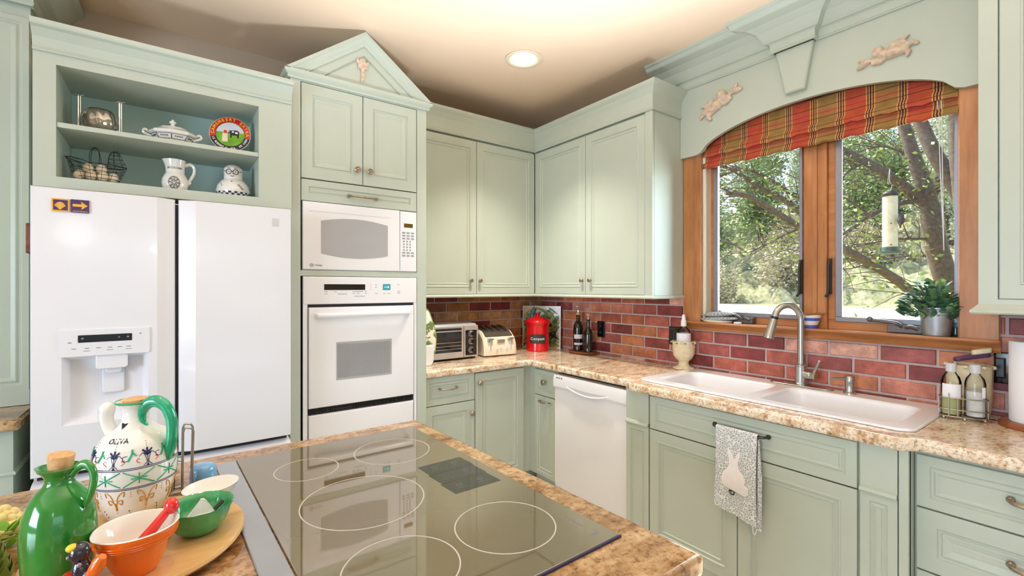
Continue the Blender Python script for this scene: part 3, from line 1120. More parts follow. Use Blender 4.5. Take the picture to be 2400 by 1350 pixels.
# ---- base cabinets
BY = -0.62
t = thing('base_cabinet', 'sage base cabinet with one drawer over a door beside the oven tower', 'cabinet', (-1.28, -0.3, 0))
mb = MB()
mb.box(-1.4735, BY + 0.018, 0.10, -1.094, -0.002, 0.884)
mb.box(-1.4735, -0.54, 0.0, -1.094, -0.002, 0.10)
mb.build('body', M['sage'], t)
fa = FA(BY + 0.018)
d = face(t, fa, (-1.472, -1.097, 0.700, 0.882), DRAWER, 'drawer')
pull(d, fa, -1.300, 0.803, 0.062, r=0.0045)
d = face(t, fa, (-1.472, -1.097, 0.115, 0.694), RAISED)
knob(d, fa, -1.125, 0.612)
t = thing('base_cabinet', 'sage corner base cabinet with a single full-height door', 'cabinet', (-0.86, -0.3, 0))
mb = MB()
mb.box(-1.0935, BY + 0.018, 0.10, -0.003, -0.002, 0.884)
mb.box(-1.0935, -0.54, 0.0, -0.003, -0.002, 0.10)
mb.build('body', M['sage'], t)
d = face(t, fa, (-1.0905, -0.676, 0.115, 0.872), RAISED)
knob(d, fa, -1.062, 0.806)
t = thing('base_cabinet', 'narrow sage base cabinet with a small drawer beside the dishwasher', 'cabinet', (-0.3, -0.77, 0))
mb = MB()
mb.box(BY + 0.018, -0.912, 0.10, -0.003, -0.6025, 0.884)
mb.box(-0.54, -0.912, 0.0, -0.003, -0.6025, 0.10)
mb.build('body', M['sage'], t)
fb = FB(BY + 0.018)
d = face(t, fb, (-0.908, -0.676, 0.688, 0.868), SMALL, 'drawer')
knob(d, fb, -0.795, 0.786, r=0.02)
d = face(t, fb, (-0.908, -0.676, 0.115, 0.682), SMALL)
pull(d, fb, -0.795, 0.650, 0.05, r=0.004)

# dishwasher
t = thing('dishwasher', 'white built-in dishwasher under the granite countertop', 'dishwasher', (-0.32, -1.25, 0))
DX = -0.648
mb = MB()
mb.box(DX + 0.05, -1.555, 0.0, -0.02, -0.918, 0.868)
mb.build('body', M['darkgap'], t)
fb = FB(DX + 0.05)
mb = MB()
mb.prism([(0.105, 0.0), (0.105, 0.040), (0.125, 0.046), (0.760, 0.046), (0.772, 0.042), (0.776, 0.052), (0.790, 0.062), (0.830, 0.062), (0.866, 0.054), (0.868, 0.0)],
         lambda u, v, d_: (DX + 0.05 - v, d_, u), -0.926, -1.552)
dd = mb.build('door', M['white'], t, smooth=30)
mb = MB()
pts = []
for i in range(25):
    s = -1 + 2 * i / 24
    pts.append((s * 0.17, 0.806 - 0.030 * (1 - s * s)))
top = [(u, v + 0.004 + 0.022 * (1 - (u / 0.17) ** 2)) for u, v in reversed(pts)]
mb.prism(pts + top[1:-1], lambda u, v, d_: fb(-1.238 + u, v, d_), 0.055, 0.0635)
mb.build('handle_recess', M['greywhite'], dd, smooth=0)
mb = MB()
pts2 = [fb(-1.238 + u * 1.03, v - 0.004, 0.064) for u, v in pts]
mb.tube(pts2, 0.0055, 8)
mb.build('handle', M['white'], dd)
mb = MB()
for k in range(3):
    mb.box(*fb(-0.955 - 0.022 * k, 0.845, 0.056), *fb(-0.966 - 0.022 * k, 0.852, 0.0595))
mb.build('indicator_lights', M['ink'], dd, smooth=0)
MB().box(-0.58, -1.552, 0.0, -0.55, -0.926, 0.10).build('kick_plate', M['black'], t)

# sink base with pilasters
SBX = -0.680
t = thing('sink_base_cabinet', 'sage sink base cabinet with two doors and fluted end posts', 'cabinet', (-0.35, -2.2, 0))
mb = MB()
mb.box(SBX + 0.018, -1.585, 0.0, -0.02, -1.5655, 0.884)
mb.box(SBX + 0.018, -2.812, 0.0, -0.02, -2.80, 0.884)
mb.box(SBX + 0.018, -2.80, 0.0, -0.02, -1.585, 0.12)
mb.box(SBX + 0.018, -2.812, 0.12, SBX + 0.03, -2.66, 0.884)
mb.box(SBX + 0.018, -1.735, 0.12, SBX + 0.03, -1.585, 0.884)
mb.box(SBX, -2.812, 0.0, SBX + 0.018, -2.786, 0.884)
mb.build('body', M['sage'], t)
fb = FB(SBX + 0.018)
d = face(t, fb, (-2.662, -1.730, 0.702, 0.876), DRAWER, 'drawer')
pull(d, FB(SBX), -2.222, 0.812, 0.122, h=0.0, r=0.006, name='towel_bar', m='bronze', mid=False)
d1 = face(t, fb, (-2.2045, -1.730, 0.10, 0.696), FLATP)
d2 = face(t, fb, (-2.662, -2.2085, 0.10, 0.696), FLATP)
for a, b in ((-1.722, -1.570), (-2.782, -2.672)):
    p = MB()
    p.rings(FB(SBX + 0.018), (a, b, 0.0, 0.700), [(0, 0), (0, 0.018), (0.028, 0.018), (0.032, 0.012), (0.036, 0.012), (0.044, 0.017), (0.048, 0.013)])
    p.rings(FB(SBX + 0.018), (a, b, 0.720, 0.884), [(0, 0), (0, 0.018)])
    moulding(p, [(SBX, b), (SBX, a)], [(0, 0), (0.008, 0), (0.014, 0.008), (0.010, 0.018), (0, 0.022)], side=-1, z0=0.700)
    p.build('pilaster', M['sage'], t, smooth=0)

# drawers beyond the sink
t = thing('drawer_base_cabinet', 'sage base cabinet with three drawers past the sink', 'cabinet', (-0.3, -3.2, 0))
mb = MB()
mb.box(BY + 0.018, -3.90, 0.0, -0.003, -2.813, 0.884)
mb.build('body', M['sage'], t)
fb = FB(BY + 0.018)
for z0, z1 in ((0.684, 0.866), (0.464, 0.678), (0.10, 0.458)):
    d = face(t, fb, (-3.36, -2.820, z0, z1), RAISED if z1 - z0 > 0.19 else DRAWER, 'drawer')
    pull(d, fb, -3.105, (z0 + z1) / 2 + 0.012, 0.055, r=0.007)
    face(t, fb, (-3.89, -3.366, z0, z1), DRAWER, 'drawer')

# ---- L-shaped granite countertop with the sink cut-out
CT0, CT1 = 0.885, 0.930
outer = [(-1.473, -0.010), (-0.010, -0.010), (-0.010, -3.90), (-0.662, -3.90), (-0.662, -2.86), (-0.672, -2.835), (-0.716, -2.800), (-0.716, -1.62), (-0.700, -1.585), (-0.655, -1.56), (-0.650, -0.67), (-0.665, -0.652), (-1.473, -0.650)]
hole = round_rect(-0.575, -0.115, -2.775, -1.625, 0.05)
SKX0, SKX1, SKY0, SKY1 = -0.605, -0.048, -2.805, -1.595


def slab(name, outline, holes, z0, z1, m, bev):
    bm = bmesh.new()
    edges = []
    for lp in [outline] + holes:
        vs = [bm.verts.new((x, y, z1)) for x, y in lp]
        for i in range(len(vs)):
            edges.append(bm.edges.new((vs[i], vs[(i + 1) % len(vs)])))
    bmesh.ops.triangle_fill(bm, use_beauty=True, use_dissolve=False, edges=edges)
    fs = list(bm.faces)
    ex = bmesh.ops.extrude_face_region(bm, geom=fs)
    for v in [g for g in ex['geom'] if isinstance(g, bmesh.types.BMVert)]:
        v.co.z = z0
    bmesh.ops.recalc_face_normals(bm, faces=bm.faces)
    me = bpy.data.meshes.new(name)
    bm.to_mesh(me)
    bm.free()
    me.materials.append(m)
    o = bpy.data.objects.new(name, me)
    col.objects.link(o)
    WM[o.name] = Matrix.Identity(4)
    b = o.modifiers.new('bevel', 'BEVEL')
    b.width = bev
    b.segments = 4
    b.limit_method = 'ANGLE'
    b.angle_limit = R(60)
    me.polygons.foreach_set('use_smooth', [True] * len(me.polygons))
    me.set_sharp_from_angle(angle=R(50))
    return o


tag(slab('countertop', outer, [hole], CT0, CT1, M['granite'], 0.014), 'L-shaped cream granite countertop running along the brick and around the sink', 'countertop')

# ---- valance over the window
VX = -0.050
t = thing('window_valance', 'sage arched wooden valance with crown moulding and plaster cherubs above the window', 'valance', (-0.03, -2.2, 2.3))
pts = [(-1.4965, 2.765), (-1.4965, 2.302), (-1.610, 2.302), (-1.640, 2.312)]
a0, a1, zb, za = -1.640, -2.820, 2.312, 2.458
for i in range(1, 32):
    s = i / 32
    y = a0 + (a1 - a0) * s
    q = 2 * s - 1
    pts.append((y, zb + (za - zb) * math.sqrt(max(0, 1 - q * q)) ** 1.25 if abs(q) < 1 else zb))
pts += [(-2.820, 2.312), (-2.850, 2.302), (-2.935, 2.302), (-2.935, 2.765)]
mb = MB()
mb.prism(pts, lambda u, v, d_: (d_, u, v), VX, VX + 0.025)
mb.box(VX, -2.935, 2.76, VX + 0.025, -1.4965, 2.915)
mb.build('board', M['sage'], t, smooth=0)
mb = MB()
CR = [(0, 0.0), (0.010, 0.0), (0.014, 0.006), (0.010, 0.014), (0.012, 0.050), (0.018, 0.056), (0.030, 0.060), (0.040, 0.075), (0.062, 0.118), (0.100, 0.148), (0.150, 0.160), (0.158, 0.166), (0.164, 0.186), (0.176, 0.192), (0.180, 0.206), (0.0, 0.206)]
CR = [(a, b * 0.90) for a, b in CR]
moulding(mb, [(VX, -1.345), (VX, -2.098), (VX - 0.045, -2.098), (VX - 0.045, -2.296), (VX, -2.296), (VX, -2.935)], CR, side=-1, z0=2.7345)
mb.build('crown', M['sage'], t, smooth=0)
mb = MB()
key = [(-2.152, 2.500), (-2.248, 2.500), (-2.290, 2.735), (-2.104, 2.735)]
mb.loft([[(VX + 0.01, u, v) for u, v in key], [(VX - 0.026, u, v) for u, v in key], [(VX - 0.032, u + (0.006 if u < -2.2 else -0.006), v + (0.006 if v < 2.6 else 0)) for u, v in key]])
mb.build('keystone', M['sage'], t, smooth=0)


def cherub(flip, loc, rot, sc):
    f = -1 if flip else 1
    # drawn lying along +u (flying towards -u), wings above
    P = lambda u, v, d=0.0: (d, f * u, v)
    sh = [('b', P(-0.028, 0.014, -0.006), (0.013, 0.019, 0.021)),
          ('t', [P(-0.012, 0.0), P(0.012, -0.004), P(0.035, -0.004)], [0.016, 0.019, 0.017]),
          ('t', [P(0.035, -0.002), P(0.062, 0.006), P(0.084, 0.012), P(0.098, 0.004)], [0.013, 0.012, 0.008, 0.006]),
          ('t', [P(0.035, -0.008), P(0.060, -0.010), P(0.072, -0.020), P(0.066, -0.034)], [0.013, 0.011, 0.008, 0.006]),
          ('t', [P(-0.012, -0.004), P(-0.032, -0.020), P(-0.052, -0.012), P(-0.066, -0.004)], [0.009, 0.008, 0.007, 0.006]),
          ('t', [P(-0.004, -0.010), P(-0.022, -0.030), P(-0.048, -0.026)], [0.008, 0.007, 0.006]),
          ('t', [P(-0.060, -0.006), P(-0.082, -0.018), P(-0.100, -0.028)], [0.007, 0.011, 0.006]),
          ('t', [P(-0.066, -0.002), P(-0.088, -0.004), P(-0.098, 0.004)], [0.005, 0.007, 0.004]),
          ('t', [P(0.006, 0.008), P(0.020, 0.028), P(0.046, 0.036), P(0.070, 0.046)], [0.006, 0.010, 0.008, 0.004]),
          ('t', [P(0.014, 0.010), P(0.032, 0.022), P(0.060, 0.026)], [0.006, 0.009, 0.004])]
    sh = [(s_[0], s_[1], tuple(q * 1.18 for q in s_[2])) if s_[0] == 'b' else (s_[0], s_[1], [q * 1.25 for q in s_[2]]) for s_ in sh]
    o = blob('cherub_ornament', sh, M['ornament'], t, voxel=0.0035, smooth_it=3)
    o.location = (loc[0] - t.location.x, loc[1] - t.location.y, loc[2] - t.location.z)
    o.rotation_euler = (R(rot), 0, 0)
    o.scale = (1.5, sc, sc)
    return o


tag(cherub(True, (VX - 0.008, -2.590, 2.548), 0, 1.12), 'plaster cherub flying level')
tag(cherub(False, (VX - 0.008, -1.765, 2.585), -32, 1.38), 'plaster cherub flying upward')

# ---- folded roman blind
t = thing('roman_blind', 'plaid red and gold roman blind gathered under the arched valance', 'blind', (0.02, -2.2582, 2.25))
mb = MB()
zz = [(-0.004, 2.46), (-0.002, 2.335), (-0.020, 2.318), (-0.028, 2.300), (-0.024, 2.285), (-0.004, 2.290), (-0.006, 2.262), (-0.022, 2.238), (-0.030, 2.220), (-0.020, 2.212), (-0.004, 2.216), (0.012, 2.222), (0.012, 2.46)]
N = 40
rings = []
for i in range(N + 1):
    y = -1.612 + (-2.826 + 1.612) * i / N
    w_ = 0.004 * math.sin(i * 1.7) + 0.002 * math.sin(i * 3.1)
    rings.append([(0.016 + a + w_ * 0.5, y, b + w_) for a, b in zz])
mb.loft(rings)
mb.build('cloth', M['plaid'], t, smooth=50)
mb = MB()
mb.tube([(0.0, -2.768, 2.30), (-0.002, -2.771, 2.1), (0.004, -2.776, 1.62)], 0.0016, 6)
mb.tube([(0.0, -2.756, 2.30), (0.0, -2.764, 2.0), (0.004, -2.776, 1.62)], 0.0016, 6)
mb.build('cord', M['label'], t)
# ------------------------------------------------------------------ refrigerator
FX0, FX1, FY, FZ = -3.180, -2.274, -0.806, 1.842
FS = -2.7305
t = thing('refrigerator', 'white french-door refrigerator with a water dispenser under the open shelves', 'refrigerator', ((FX0 + FX1) / 2, -0.4, 0))
mb = MB()
mb.box(FX0 + 0.004, FY + 0.07, 0.03, FX1 - 0.004, -0.04, FZ - 0.012)
mb.build('body', M['fridge'], t, bevel=0.004)
mb = MB()
mb.box(FX0 + 0.01, FY + 0.0525, 0.06, FX1 - 0.01, FY + 0.072, FZ - 0.02)
mb.build('gasket', M['darkgap'], t)
fa = FA(FY + 0.052)
DZ0, DZ1 = 0.728, FZ
# left door with the dispenser recess
Lx0, Lx1 = FX0, FS - 0.006
RX0, RX1, RZ0, RZ1 = -3.094, -2.828, 0.914, 1.185


def door_slab(x0, x1, hinge_left, recess=None):
    mb = MB()
    e = x1 if hinge_left else x0
    s = -1 if hinge_left else 1
    # plan outline of the front: flat, easing back towards the meeting edge
    def front(x):
        d = abs(x - e)
        return 0.052 if d > 0.062 else 0.052 - 0.030 * (1 - d / 0.062)
    xs = [x0, x0 + 0.004]
    if recess:
        xs += [recess[0], recess[1]]
    xs += [e + s * 0.062, e + s * 0.03, e + s * 0.012]
    xs = sorted(set(xs + [x1 - 0.004, x1]))
    zs = [DZ0, DZ0 + 0.004] + ([recess[2], recess[3]] if recess else []) + [DZ1 - 0.004, DZ1]
    idx = {}
    vs, fs = [], []
    for i, x in enumerate(xs):
        for j, z in enumerate(zs):
            h = front(x)
            if j in (0, len(zs) - 1) or i in (0, len(xs) - 1):
                h -= 0.006
            idx[i, j] = len(vs)
            vs.append(fa(x, z, h))
    for i in range(len(xs) - 1):
        for j in range(len(zs) - 1):
            if recess and xs[i] >= recess[0] - 1e-6 and xs[i + 1] <= recess[1] + 1e-6 and zs[j] >= recess[2] - 1e-6 and zs[j + 1] <= recess[3] + 1e-6:
                continue
            fs.append((idx[i, j], idx[i + 1, j], idx[i + 1, j + 1], idx[i, j + 1]))
    # sides and back
    b = len(vs)
    loop = [idx[i, 0] for i in range(len(xs))] + [idx[len(xs) - 1, j] for j in range(1, len(zs))] + [idx[i, len(zs) - 1] for i in range(len(xs) - 2, -1, -1)] + [idx[0, j] for j in range(len(zs) - 2, 0, -1)]
    for k in loop:
        v = vs[k]
        vs.append((v[0], FY + 0.052, v[2]))
    n = len(loop)
    for k in range(n):
        fs.append((loop[k], loop[(k + 1) % n], b + (k + 1) % n, b + k))
    if not recess:
        fs.append(tuple(b + k for k in range(n)))
    mb.add(vs, fs)
    return mb


d = door_slab(Lx0, Lx1, True, (RX0, RX1, RZ0, RZ1)).build('door', M['fridge'], t, smooth=20)
mb = MB()
mb.rings(fa, (RX0, RX1, RZ0, RZ1), [(0, 0.052), (0.004, 0.046), (0.020, 0.010), (0.045, 0.001)], back=False)
rc = mb.build('dispenser_recess', M['fridge'], d, smooth=40)
mb = MB()
mb.prism(round_rect(-2.995, -2.895, 1.125, 1.186, 0.012), lambda u, v, h: fa(u, v, h), 0.004, 0.050)
mb.prism(round_rect(-2.965, -2.915, 1.105, 1.13, 0.012), lambda u, v, h: fa(u, v, h), 0.01, 0.036)
mb.prism(round_rect(-2.978, -2.908, 1.022, 1.120, 0.01), lambda u, v, h: fa(u, v, h), 0.003, 0.014)
mb.build('dispenser_spout', M['fridge'], rc, bevel=0.003)
mb = MB()
mb.prism(round_rect(-3.098, -2.824, 1.183, 1.288, 0.006), fa, 0.050, 0.0575)
CPB = mb
mb = MB()
mb.prism(round_rect(-3.046, -2.881, 1.237, 1.266, 0.002), fa, 0.056, 0.0585)
DSP = mb
mb = CPB
mb.m = 1
for k, uu in enumerate((-3.058, -3.020, -2.985, -2.950, -2.920, -2.892)):
    mb.box(*fa(uu - 0.007, 1.212, 0.0572), *fa(uu + 0.007, 1.2145, 0.0580))
    if k % 2 == 1:
        mb.box(*fa(uu - 0.010, 1.202, 0.0572), *fa(uu + 0.010, 1.204, 0.0580))
mb.box(*fa(-3.075, 1.236, 0.0572), *fa(-3.065, 1.240, 0.0580))
mb.prism([(-2.858, 1.266), (-2.850, 1.266), (-2.854, 1.260)], fa, 0.0572, 0.058)
cp = mb.build('control_panel', [M['fridge'], M['alum']], d, smooth=20)
mb = DSP
mb.m = 1
for uu, r_ in ((-3.033, 0.004), (-2.894, 0.004), (-2.922, 0.003)):
    mb.prism([(uu + r_ * math.cos(a_ * PI / 4), 1.253 + r_ * math.sin(a_ * PI / 4)) for a_ in range(8)], fa, 0.058, 0.0590)
mb.build('display', [M['blackgloss'], M['alum']], cp, smooth=0)
d = door_slab(FS + 0.006, FX1, False).build('door', M['fridge'], t, smooth=20)
mb = MB()
mb.box(*fa(-2.358, 1.752, 0.051), *fa(-2.328, 1.790, 0.0535))
mb.build('badge', M['greywhite'], d, bevel=0.001)
mb = MB()
mb.prism([(0.05, 0.04), (0.05, 0.07), (0.07, 0.078), (0.690, 0.078), (0.700, 0.050), (0.706, 0.0)], lambda u, v, d_: (d_, FY + 0.078 - v, u), FX0, FX1)
mb.build('freezer_drawer', M['fridge'], t, smooth=20)

# two souvenir tiles on the door
tl = thing('magnet_tile', 'purple magnet tile with a gold scallop shell on the refrigerator door', 'magnet', (-3.096, FY - 0.004, 1.775))
fm = FA(FY - 0.0005)
mb = MB()
mb.prism(round_rect(-3.121, -3.070, 1.750, 1.800, 0.002), fm, 0.0, 0.005)
mb.build('tile', M['tile_gold'], tl, bevel=0.001)
mb = MB()
mb.box(*fm(-3.116, 1.755, 0.004), *fm(-3.075, 1.795, 0.0058))
mb.build('field', M['tile_purple'], tl, smooth=0)
mb = MB()
for a in range(-60, 61, 20):
    c_, s_ = math.sin(R(a)), math.cos(R(a))
    mb.tube([fm(-3.0965 + 0.003 * c_, 1.760 + 0.002 * s_, 0.0064), fm(-3.0965 + 0.017 * c_, 1.762 + 0.027 * s_ * 0.9, 0.0068)], [0.0008, 0.0034], 6)
mb.ball(fm(-3.0965, 1.761, 0.006), 0.005, 0.002, 0.004, 10, 6)
mb.build('scallop_shell', M['tile_gold'], tl)
tl = thing('magnet_tile', 'purple magnet tile with a gold arrow on the refrigerator door', 'magnet', (-3.04, FY - 0.004, 1.775))
mb = MB()
mb.prism(round_rect(-3.067, -3.013, 1.750, 1.801, 0.002), fm, 0.0, 0.005)
mb.build('tile', M['tile_purple'], tl, bevel=0.001)
mb = MB()
mb.prism([(-3.061, 1.773), (-3.034, 1.773), (-3.036, 1.762), (-3.017, 1.778), (-3.037, 1.793), (-3.035, 1.783), (-3.061, 1.783)], fm, 0.0045, 0.0068)
for k in range(9):
    mb.box(*fm(-3.060 + k * 0.0048, 1.7535, 0.0045), *fm(-3.0572 + k * 0.0048, 1.7565, 0.0056))
mb.build('arrow', M['tile_gold'], tl, smooth=0)
ph = MB()
ph.box(FX0 - 0.014, -0.792, 1.585, FX0 + 0.003, -0.735, 1.70)
tag(ph.build('pot_holder', mat('brown_print_cloth', S(120, 76, 66), 0.9, var=0.4, scale=60), bevel=0.003), 'brown printed pot holder hanging on the side of the refrigerator', 'pot holder')

# ------------------------------------------------------------------ microwave
MX0, MX1 = -2.190, -1.540
t = thing('microwave_oven', 'white built-in microwave with a grey window above the wall oven', 'microwave', ((MX0 + MX1) / 2, -0.45, 1.548))
fa = FA(-0.640)
mb = MB()
mb.box(MX0 + 0.002, -0.645, 1.5482, MX1 - 0.002, -0.2, 1.915)
mb.build('body', M['white'], t)
mb = MB()
mb.rings(fa, (MX0, -1.648, 1.5525, 1.917), [(0, 0), (0, 0.020), (0.003, 0.024), (0.012, 0.025)])
d = mb.build('door', M['white'], t, smooth=20)
win = [(-2.098, 1.640)]
for i in range(1, 12):
    s = i / 12
    win.append((-2.098 + 0.374 * s, 1.640 - 0.022 * (1 - (2 * s - 1) ** 2)))
win += [(-1.724, 1.640), (-1.724, 1.818)]
for i in range(1, 12):
    s = 1 - i / 12
    win.append((-2.098 + 0.374 * s, 1.818 + 0.022 * (1 - (2 * s - 1) ** 2)))
win.append((-2.098, 1.818))
mb = MB()
mb.prism(win, fa, 0.022, 0.0262)
mb.build('window', M['greyglass'], d, smooth=0)
mb = MB()
mb.rings(fa, (MX0 + 0.03, -1.70, 1.864, 1.868), [(0, 0.024), (0, 0.0255)])
mb.build('vent_line', M['greywhite'], d, smooth=0)
mb = MB()
cx, cz = -2.146, 1.5755
mb.tube([fa(cx + 0.0085 * math.cos(k * PI / 10), cz + 0.0085 * math.sin(k * PI / 10), 0.0255) for k in range(20)], 0.0012, 5, closed=True)
put_text(mb, 'GE', 0.011, lambda x, y, z: fa(cx + x, cz + y, 0.0255 + z))
put_text(mb, 'Profile', 0.014, lambda x, y, z: fa(cx + 0.036 + x, cz + y, 0.0255 + z))
mb.build('logo', M['alum'], d, smooth=0)
mb = MB()
mb.rings(fa, (-1.645, MX1, 1.5525, 1.915), [(0, 0), (0, 0.020), (0.003, 0.024), (0.008, 0.0245)])
p = mb.build('control_panel', M['white'], t, smooth=20)
mb = MB()
mb.box(*fa(-1.622, 1.818, 0.024), *fa(-1.566, 1.842, 0.0255))
mb.build('display', M['display_amber'], p, smooth=0)
mb = MB()
for r_ in range(9):
    for c_ in range(3):
        if r_ in (0, 1, 2, 7, 8):
            mb.box(*fa(-1.634 + c_ * 0.028, 1.780 - r_ * 0.0172, 0.024), *fa(-1.614 + c_ * 0.028, 1.7905 - r_ * 0.0172, 0.0252))
        else:
            mb.box(*fa(-1.628 + c_ * 0.020, 1.780 - r_ * 0.0172, 0.024), *fa(-1.618 + c_ * 0.020, 1.790 - r_ * 0.0172, 0.0252))
mb.build('keypad', M['printgrey'], p, smooth=0)

# ------------------------------------------------------------------ wall oven
t = thing('built_in_oven', 'white built-in wall oven with a dark vent strip below its door', 'oven', (-1.864, -0.45, 0.51))
mb = MB()
mb.box(-2.185, -0.645, 0.501, -1.542, -0.15, 1.5165)
mb.build('body', M['darkgap'], t)
mb = MB()
mb.rings(fa, (-2.188, -1.540, 1.365, 1.515), [(0, 0), (0, 0.021), (0.004, 0.025), (0.01, 0.0255)])
mb.m = 1
for uu, vv, w_ in ((-2.08, 1.430, .016), (-2.08, 1.418, .014), (-2.03, 1.431, .014), (-2.01, 1.418, .05), (-1.93, 1.431, .06), (-1.93, 1.421, .014), (-1.905, 1.421, .014), (-1.86, 1.431, .012), (-1.86, 1.420, .012), (-1.828, 1.472, .006), (-1.828, 1.458, .006), (-1.828, 1.444, .006), (-1.80, 1.470, .010), (-1.80, 1.456, .010), (-1.80, 1.420, .016), (-1.75, 1.420, .012), (-1.725, 1.420, .016), (-1.665, 1.471, .014), (-1.665, 1.432, .018), (-1.665, 1.421, .018), (-1.92, 1.405, .06)):
    mb.box(*fa(uu, vv, 0.0252), *fa(uu + w_, vv + 0.0035, 0.0260))
p = mb.build('control_panel', [M['white'], M['printgrey']], t, smooth=20)
mb = MB()
mb.box(-2.188, -0.662, 0.502, -2.166, -0.645, 1.365)
mb.build('side_trim', M['white'], t)
mb = MB()
mb.box(-1.556, -0.662, 0.502, -1.540, -0.645, 1.365)
mb.build('side_trim', M['white'], t)
mb = MB()
mb.box(*fa(-2.082, 1.442, 0.0252), *fa(-1.858, 1.474, 0.0265))
mb.build('display', M['blackgloss'], p, smooth=0)
mb = MB()
mb.box(*fa(-1.754, 1.441, 0.0252), *fa(-1.708, 1.476, 0.0265))
q = mb.build('clock_display', M['display_teal'], p, smooth=0)
mb = MB()
put_text(mb, '1:18', 0.017, lambda x, y, z: fa(-1.731 + x, 1.458 + y, 0.0265 + z))
mb.build('digits', M['display_glow'], q, smooth=0)
mb = MB()
mb.rings(fa, (-2.161, -1.560, 0.806, 1.348), [(0, 0), (0, 0.024), (0.004, 0.030), (0.012, 0.031)])
d = mb.build('door', M['white'], t, smooth=20)
mb = MB()
mb.tube([fa(-2.120, 1.305, 0.030), fa(-2.115, 1.306, 0.05), fa(-2.08, 1.306, 0.056), fa(-1.64, 1.306, 0.056), fa(-1.605, 1.306, 0.05), fa(-1.600, 1.305, 0.030)], 0.0135, 10)
mb.build('handle', M['white'], d)
mb = MB()
mb.rings(fa, (-2.020, -1.702, 0.945, 1.155), [(0, 0.0305), (0, 0.0318), (0.01, 0.0322)])
wn_ = mb.build('window', M['greyglass'], d, smooth=0)
mb = MB()
for k in range(46):
    uu = -2.012 + k * 0.0066
    mb.box(*fa(uu, 0.957, 0.032), *fa(uu + 0.0026, 1.143, 0.0326))
mb.build('screen_lines', M['alum'], wn_, smooth=0)
mb = MB()
mb.box(-2.163, -0.650, 0.772, -1.558, -0.64, 0.804)
for k in range(58):
    if 14 <= k <= 22:
        continue
    mb.box(-2.155 + k * 0.0102, -0.656, 0.778, -2.149 + k * 0.0102, -0.648, 0.796)
mb.box(-2.02, -0.657, 0.780, -1.925, -0.648, 0.792)
mb.build('vent_grille', M['black'], t, smooth=0)
mb = MB()
mb.rings(fa, (-2.161, -1.560, 0.505, 0.768), [(0, 0), (0, 0.020), (0.004, 0.026), (0.01, 0.027)])
mb.build('lower_panel', M['white'], t, smooth=20)

# ------------------------------------------------------------------ sink, faucet, soap pump
ST = 0.940
t = thing('kitchen_sink', 'wide white double-bowl drop-in sink set into the granite countertop', 'sink', (-0.33, -2.2, 0.93))
BW = [(-0.545, -0.155, -2.165, -1.660), (-0.545, -0.155, -2.745, -2.215)]
bm = bmesh.new()
edges = []
o_loop = round_rect(SKX0, SKX1, SKY0, SKY1, 0.055, 6)
b_loops = [round_rect(a, b, c, d_, 0.06, 6) for a, b, c, d_ in BW]
for lp in [o_loop] + b_loops:
    vs = [bm.verts.new((x, y, ST)) for x, y in lp]
    for i in range(len(vs)):
        edges.append(bm.edges.new((vs[i], vs[(i + 1) % len(vs)])))
bmesh.ops.triangle_fill(bm, use_beauty=True, use_dissolve=False, edges=edges)
mb = MB()
mb.add([v.co for v in bm.verts], [[v.index for v in f.verts] for f in bm.faces]) if (bm.verts.index_update() or True) else None
bm.free()
mb.loft([[(x, y, ST) for x, y in o_loop],
         [(x * 1.0 + (0.004 if x > -0.33 else -0.004), y + (0.004 if y > -2.2 else -0.004), ST - 0.002) for x, y in o_loop],
         [(x + (0.005 if x > -0.33 else -0.005), y + (0.005 if y > -2.2 else -0.005), ST - 0.0085) for x, y in o_loop]], False, False)
for (a, b, c, d_), lp in zip(BW, b_loops):
    def shr(k, z):
        return [(x + k * (1 if x < (a + b) / 2 else -1), y + k * (1 if y < (c + d_) / 2 else -1), z) for x, y in lp]
    mb.loft([[(x, y, ST) for x, y in lp], shr(0.006, ST - 0.003), shr(0.012, ST - 0.012), shr(0.018, ST - 0.03), shr(0.026, ST - 0.17), shr(0.034, ST - 0.185), shr(0.05, ST - 0.19)], False, True)
mb.build('basin', M['white'], t, smooth=45)
for (a, b, c, d_) in BW:
    mb = MB()
    mb.lathe([(0.042, ST - 0.1895), (0.042, ST - 0.187), (0.03, ST - 0.186), (0.02, ST - 0.189), (0, ST - 0.189)], ((a + b) / 2, (c + d_) / 2, 0), 24)
    mb.build('drain', M['steel'], t)
mb = MB()
mb.tube([(-0.122 + 0.006 * math.cos(k * PI / 9), -2.185 + 0.016 * math.sin(k * PI / 9), ST) for k in range(18)], 0.0012, 5, closed=True)
mb.build('maker_mark', M['alum'], t, smooth=0)

t = thing('kitchen_faucet', 'brushed steel gooseneck pull-down faucet behind the white sink', 'faucet', (-0.088, -2.235, ST))
mb = MB()
mb.prism(round_rect(-0.122, -0.058, -2.385, -2.085, 0.03), lambda u, v, d_: (u, v, d_), ST, ST + 0.007)
mb.build('base_plate', M['steel'], t, bevel=0.003)
mb = MB()
mb.lathe([(0.030, 0.007), (0.030, 0.014), (0.027, 0.018), (0.026, 0.10), (0.029, 0.104), (0.029, 0.110), (0.019, 0.116)], (0, 0, 0), 28)
mb.build('body', M['steel'], t, local=True)
mb = MB()
S0 = Vector((-0.088, -2.235, ST))
dirn = Vector((-0.78, 0.62, 0)).normalized()
pts = [S0 + Vector((0, 0, 0.10)), S0 + Vector((0, 0, 0.345))]
rad = 0.068
for i in range(1, 15):
    a = PI * i / 14 * 0.93
    pts.append(S0 + Vector((0, 0, 0.345)) + dirn * (rad - rad * math.cos(a)) + Vector((0, 0, rad * 1.15 * math.sin(a))))
mb.tube(pts, 0.0165, 14)
mb.build('neck', M['steel'], t)
e = pts[-1]
dn = (pts[-1] - pts[-2]).normalized()
mb = MB()
mb.tube([e, e + dn * 0.012], 0.0185, 14)
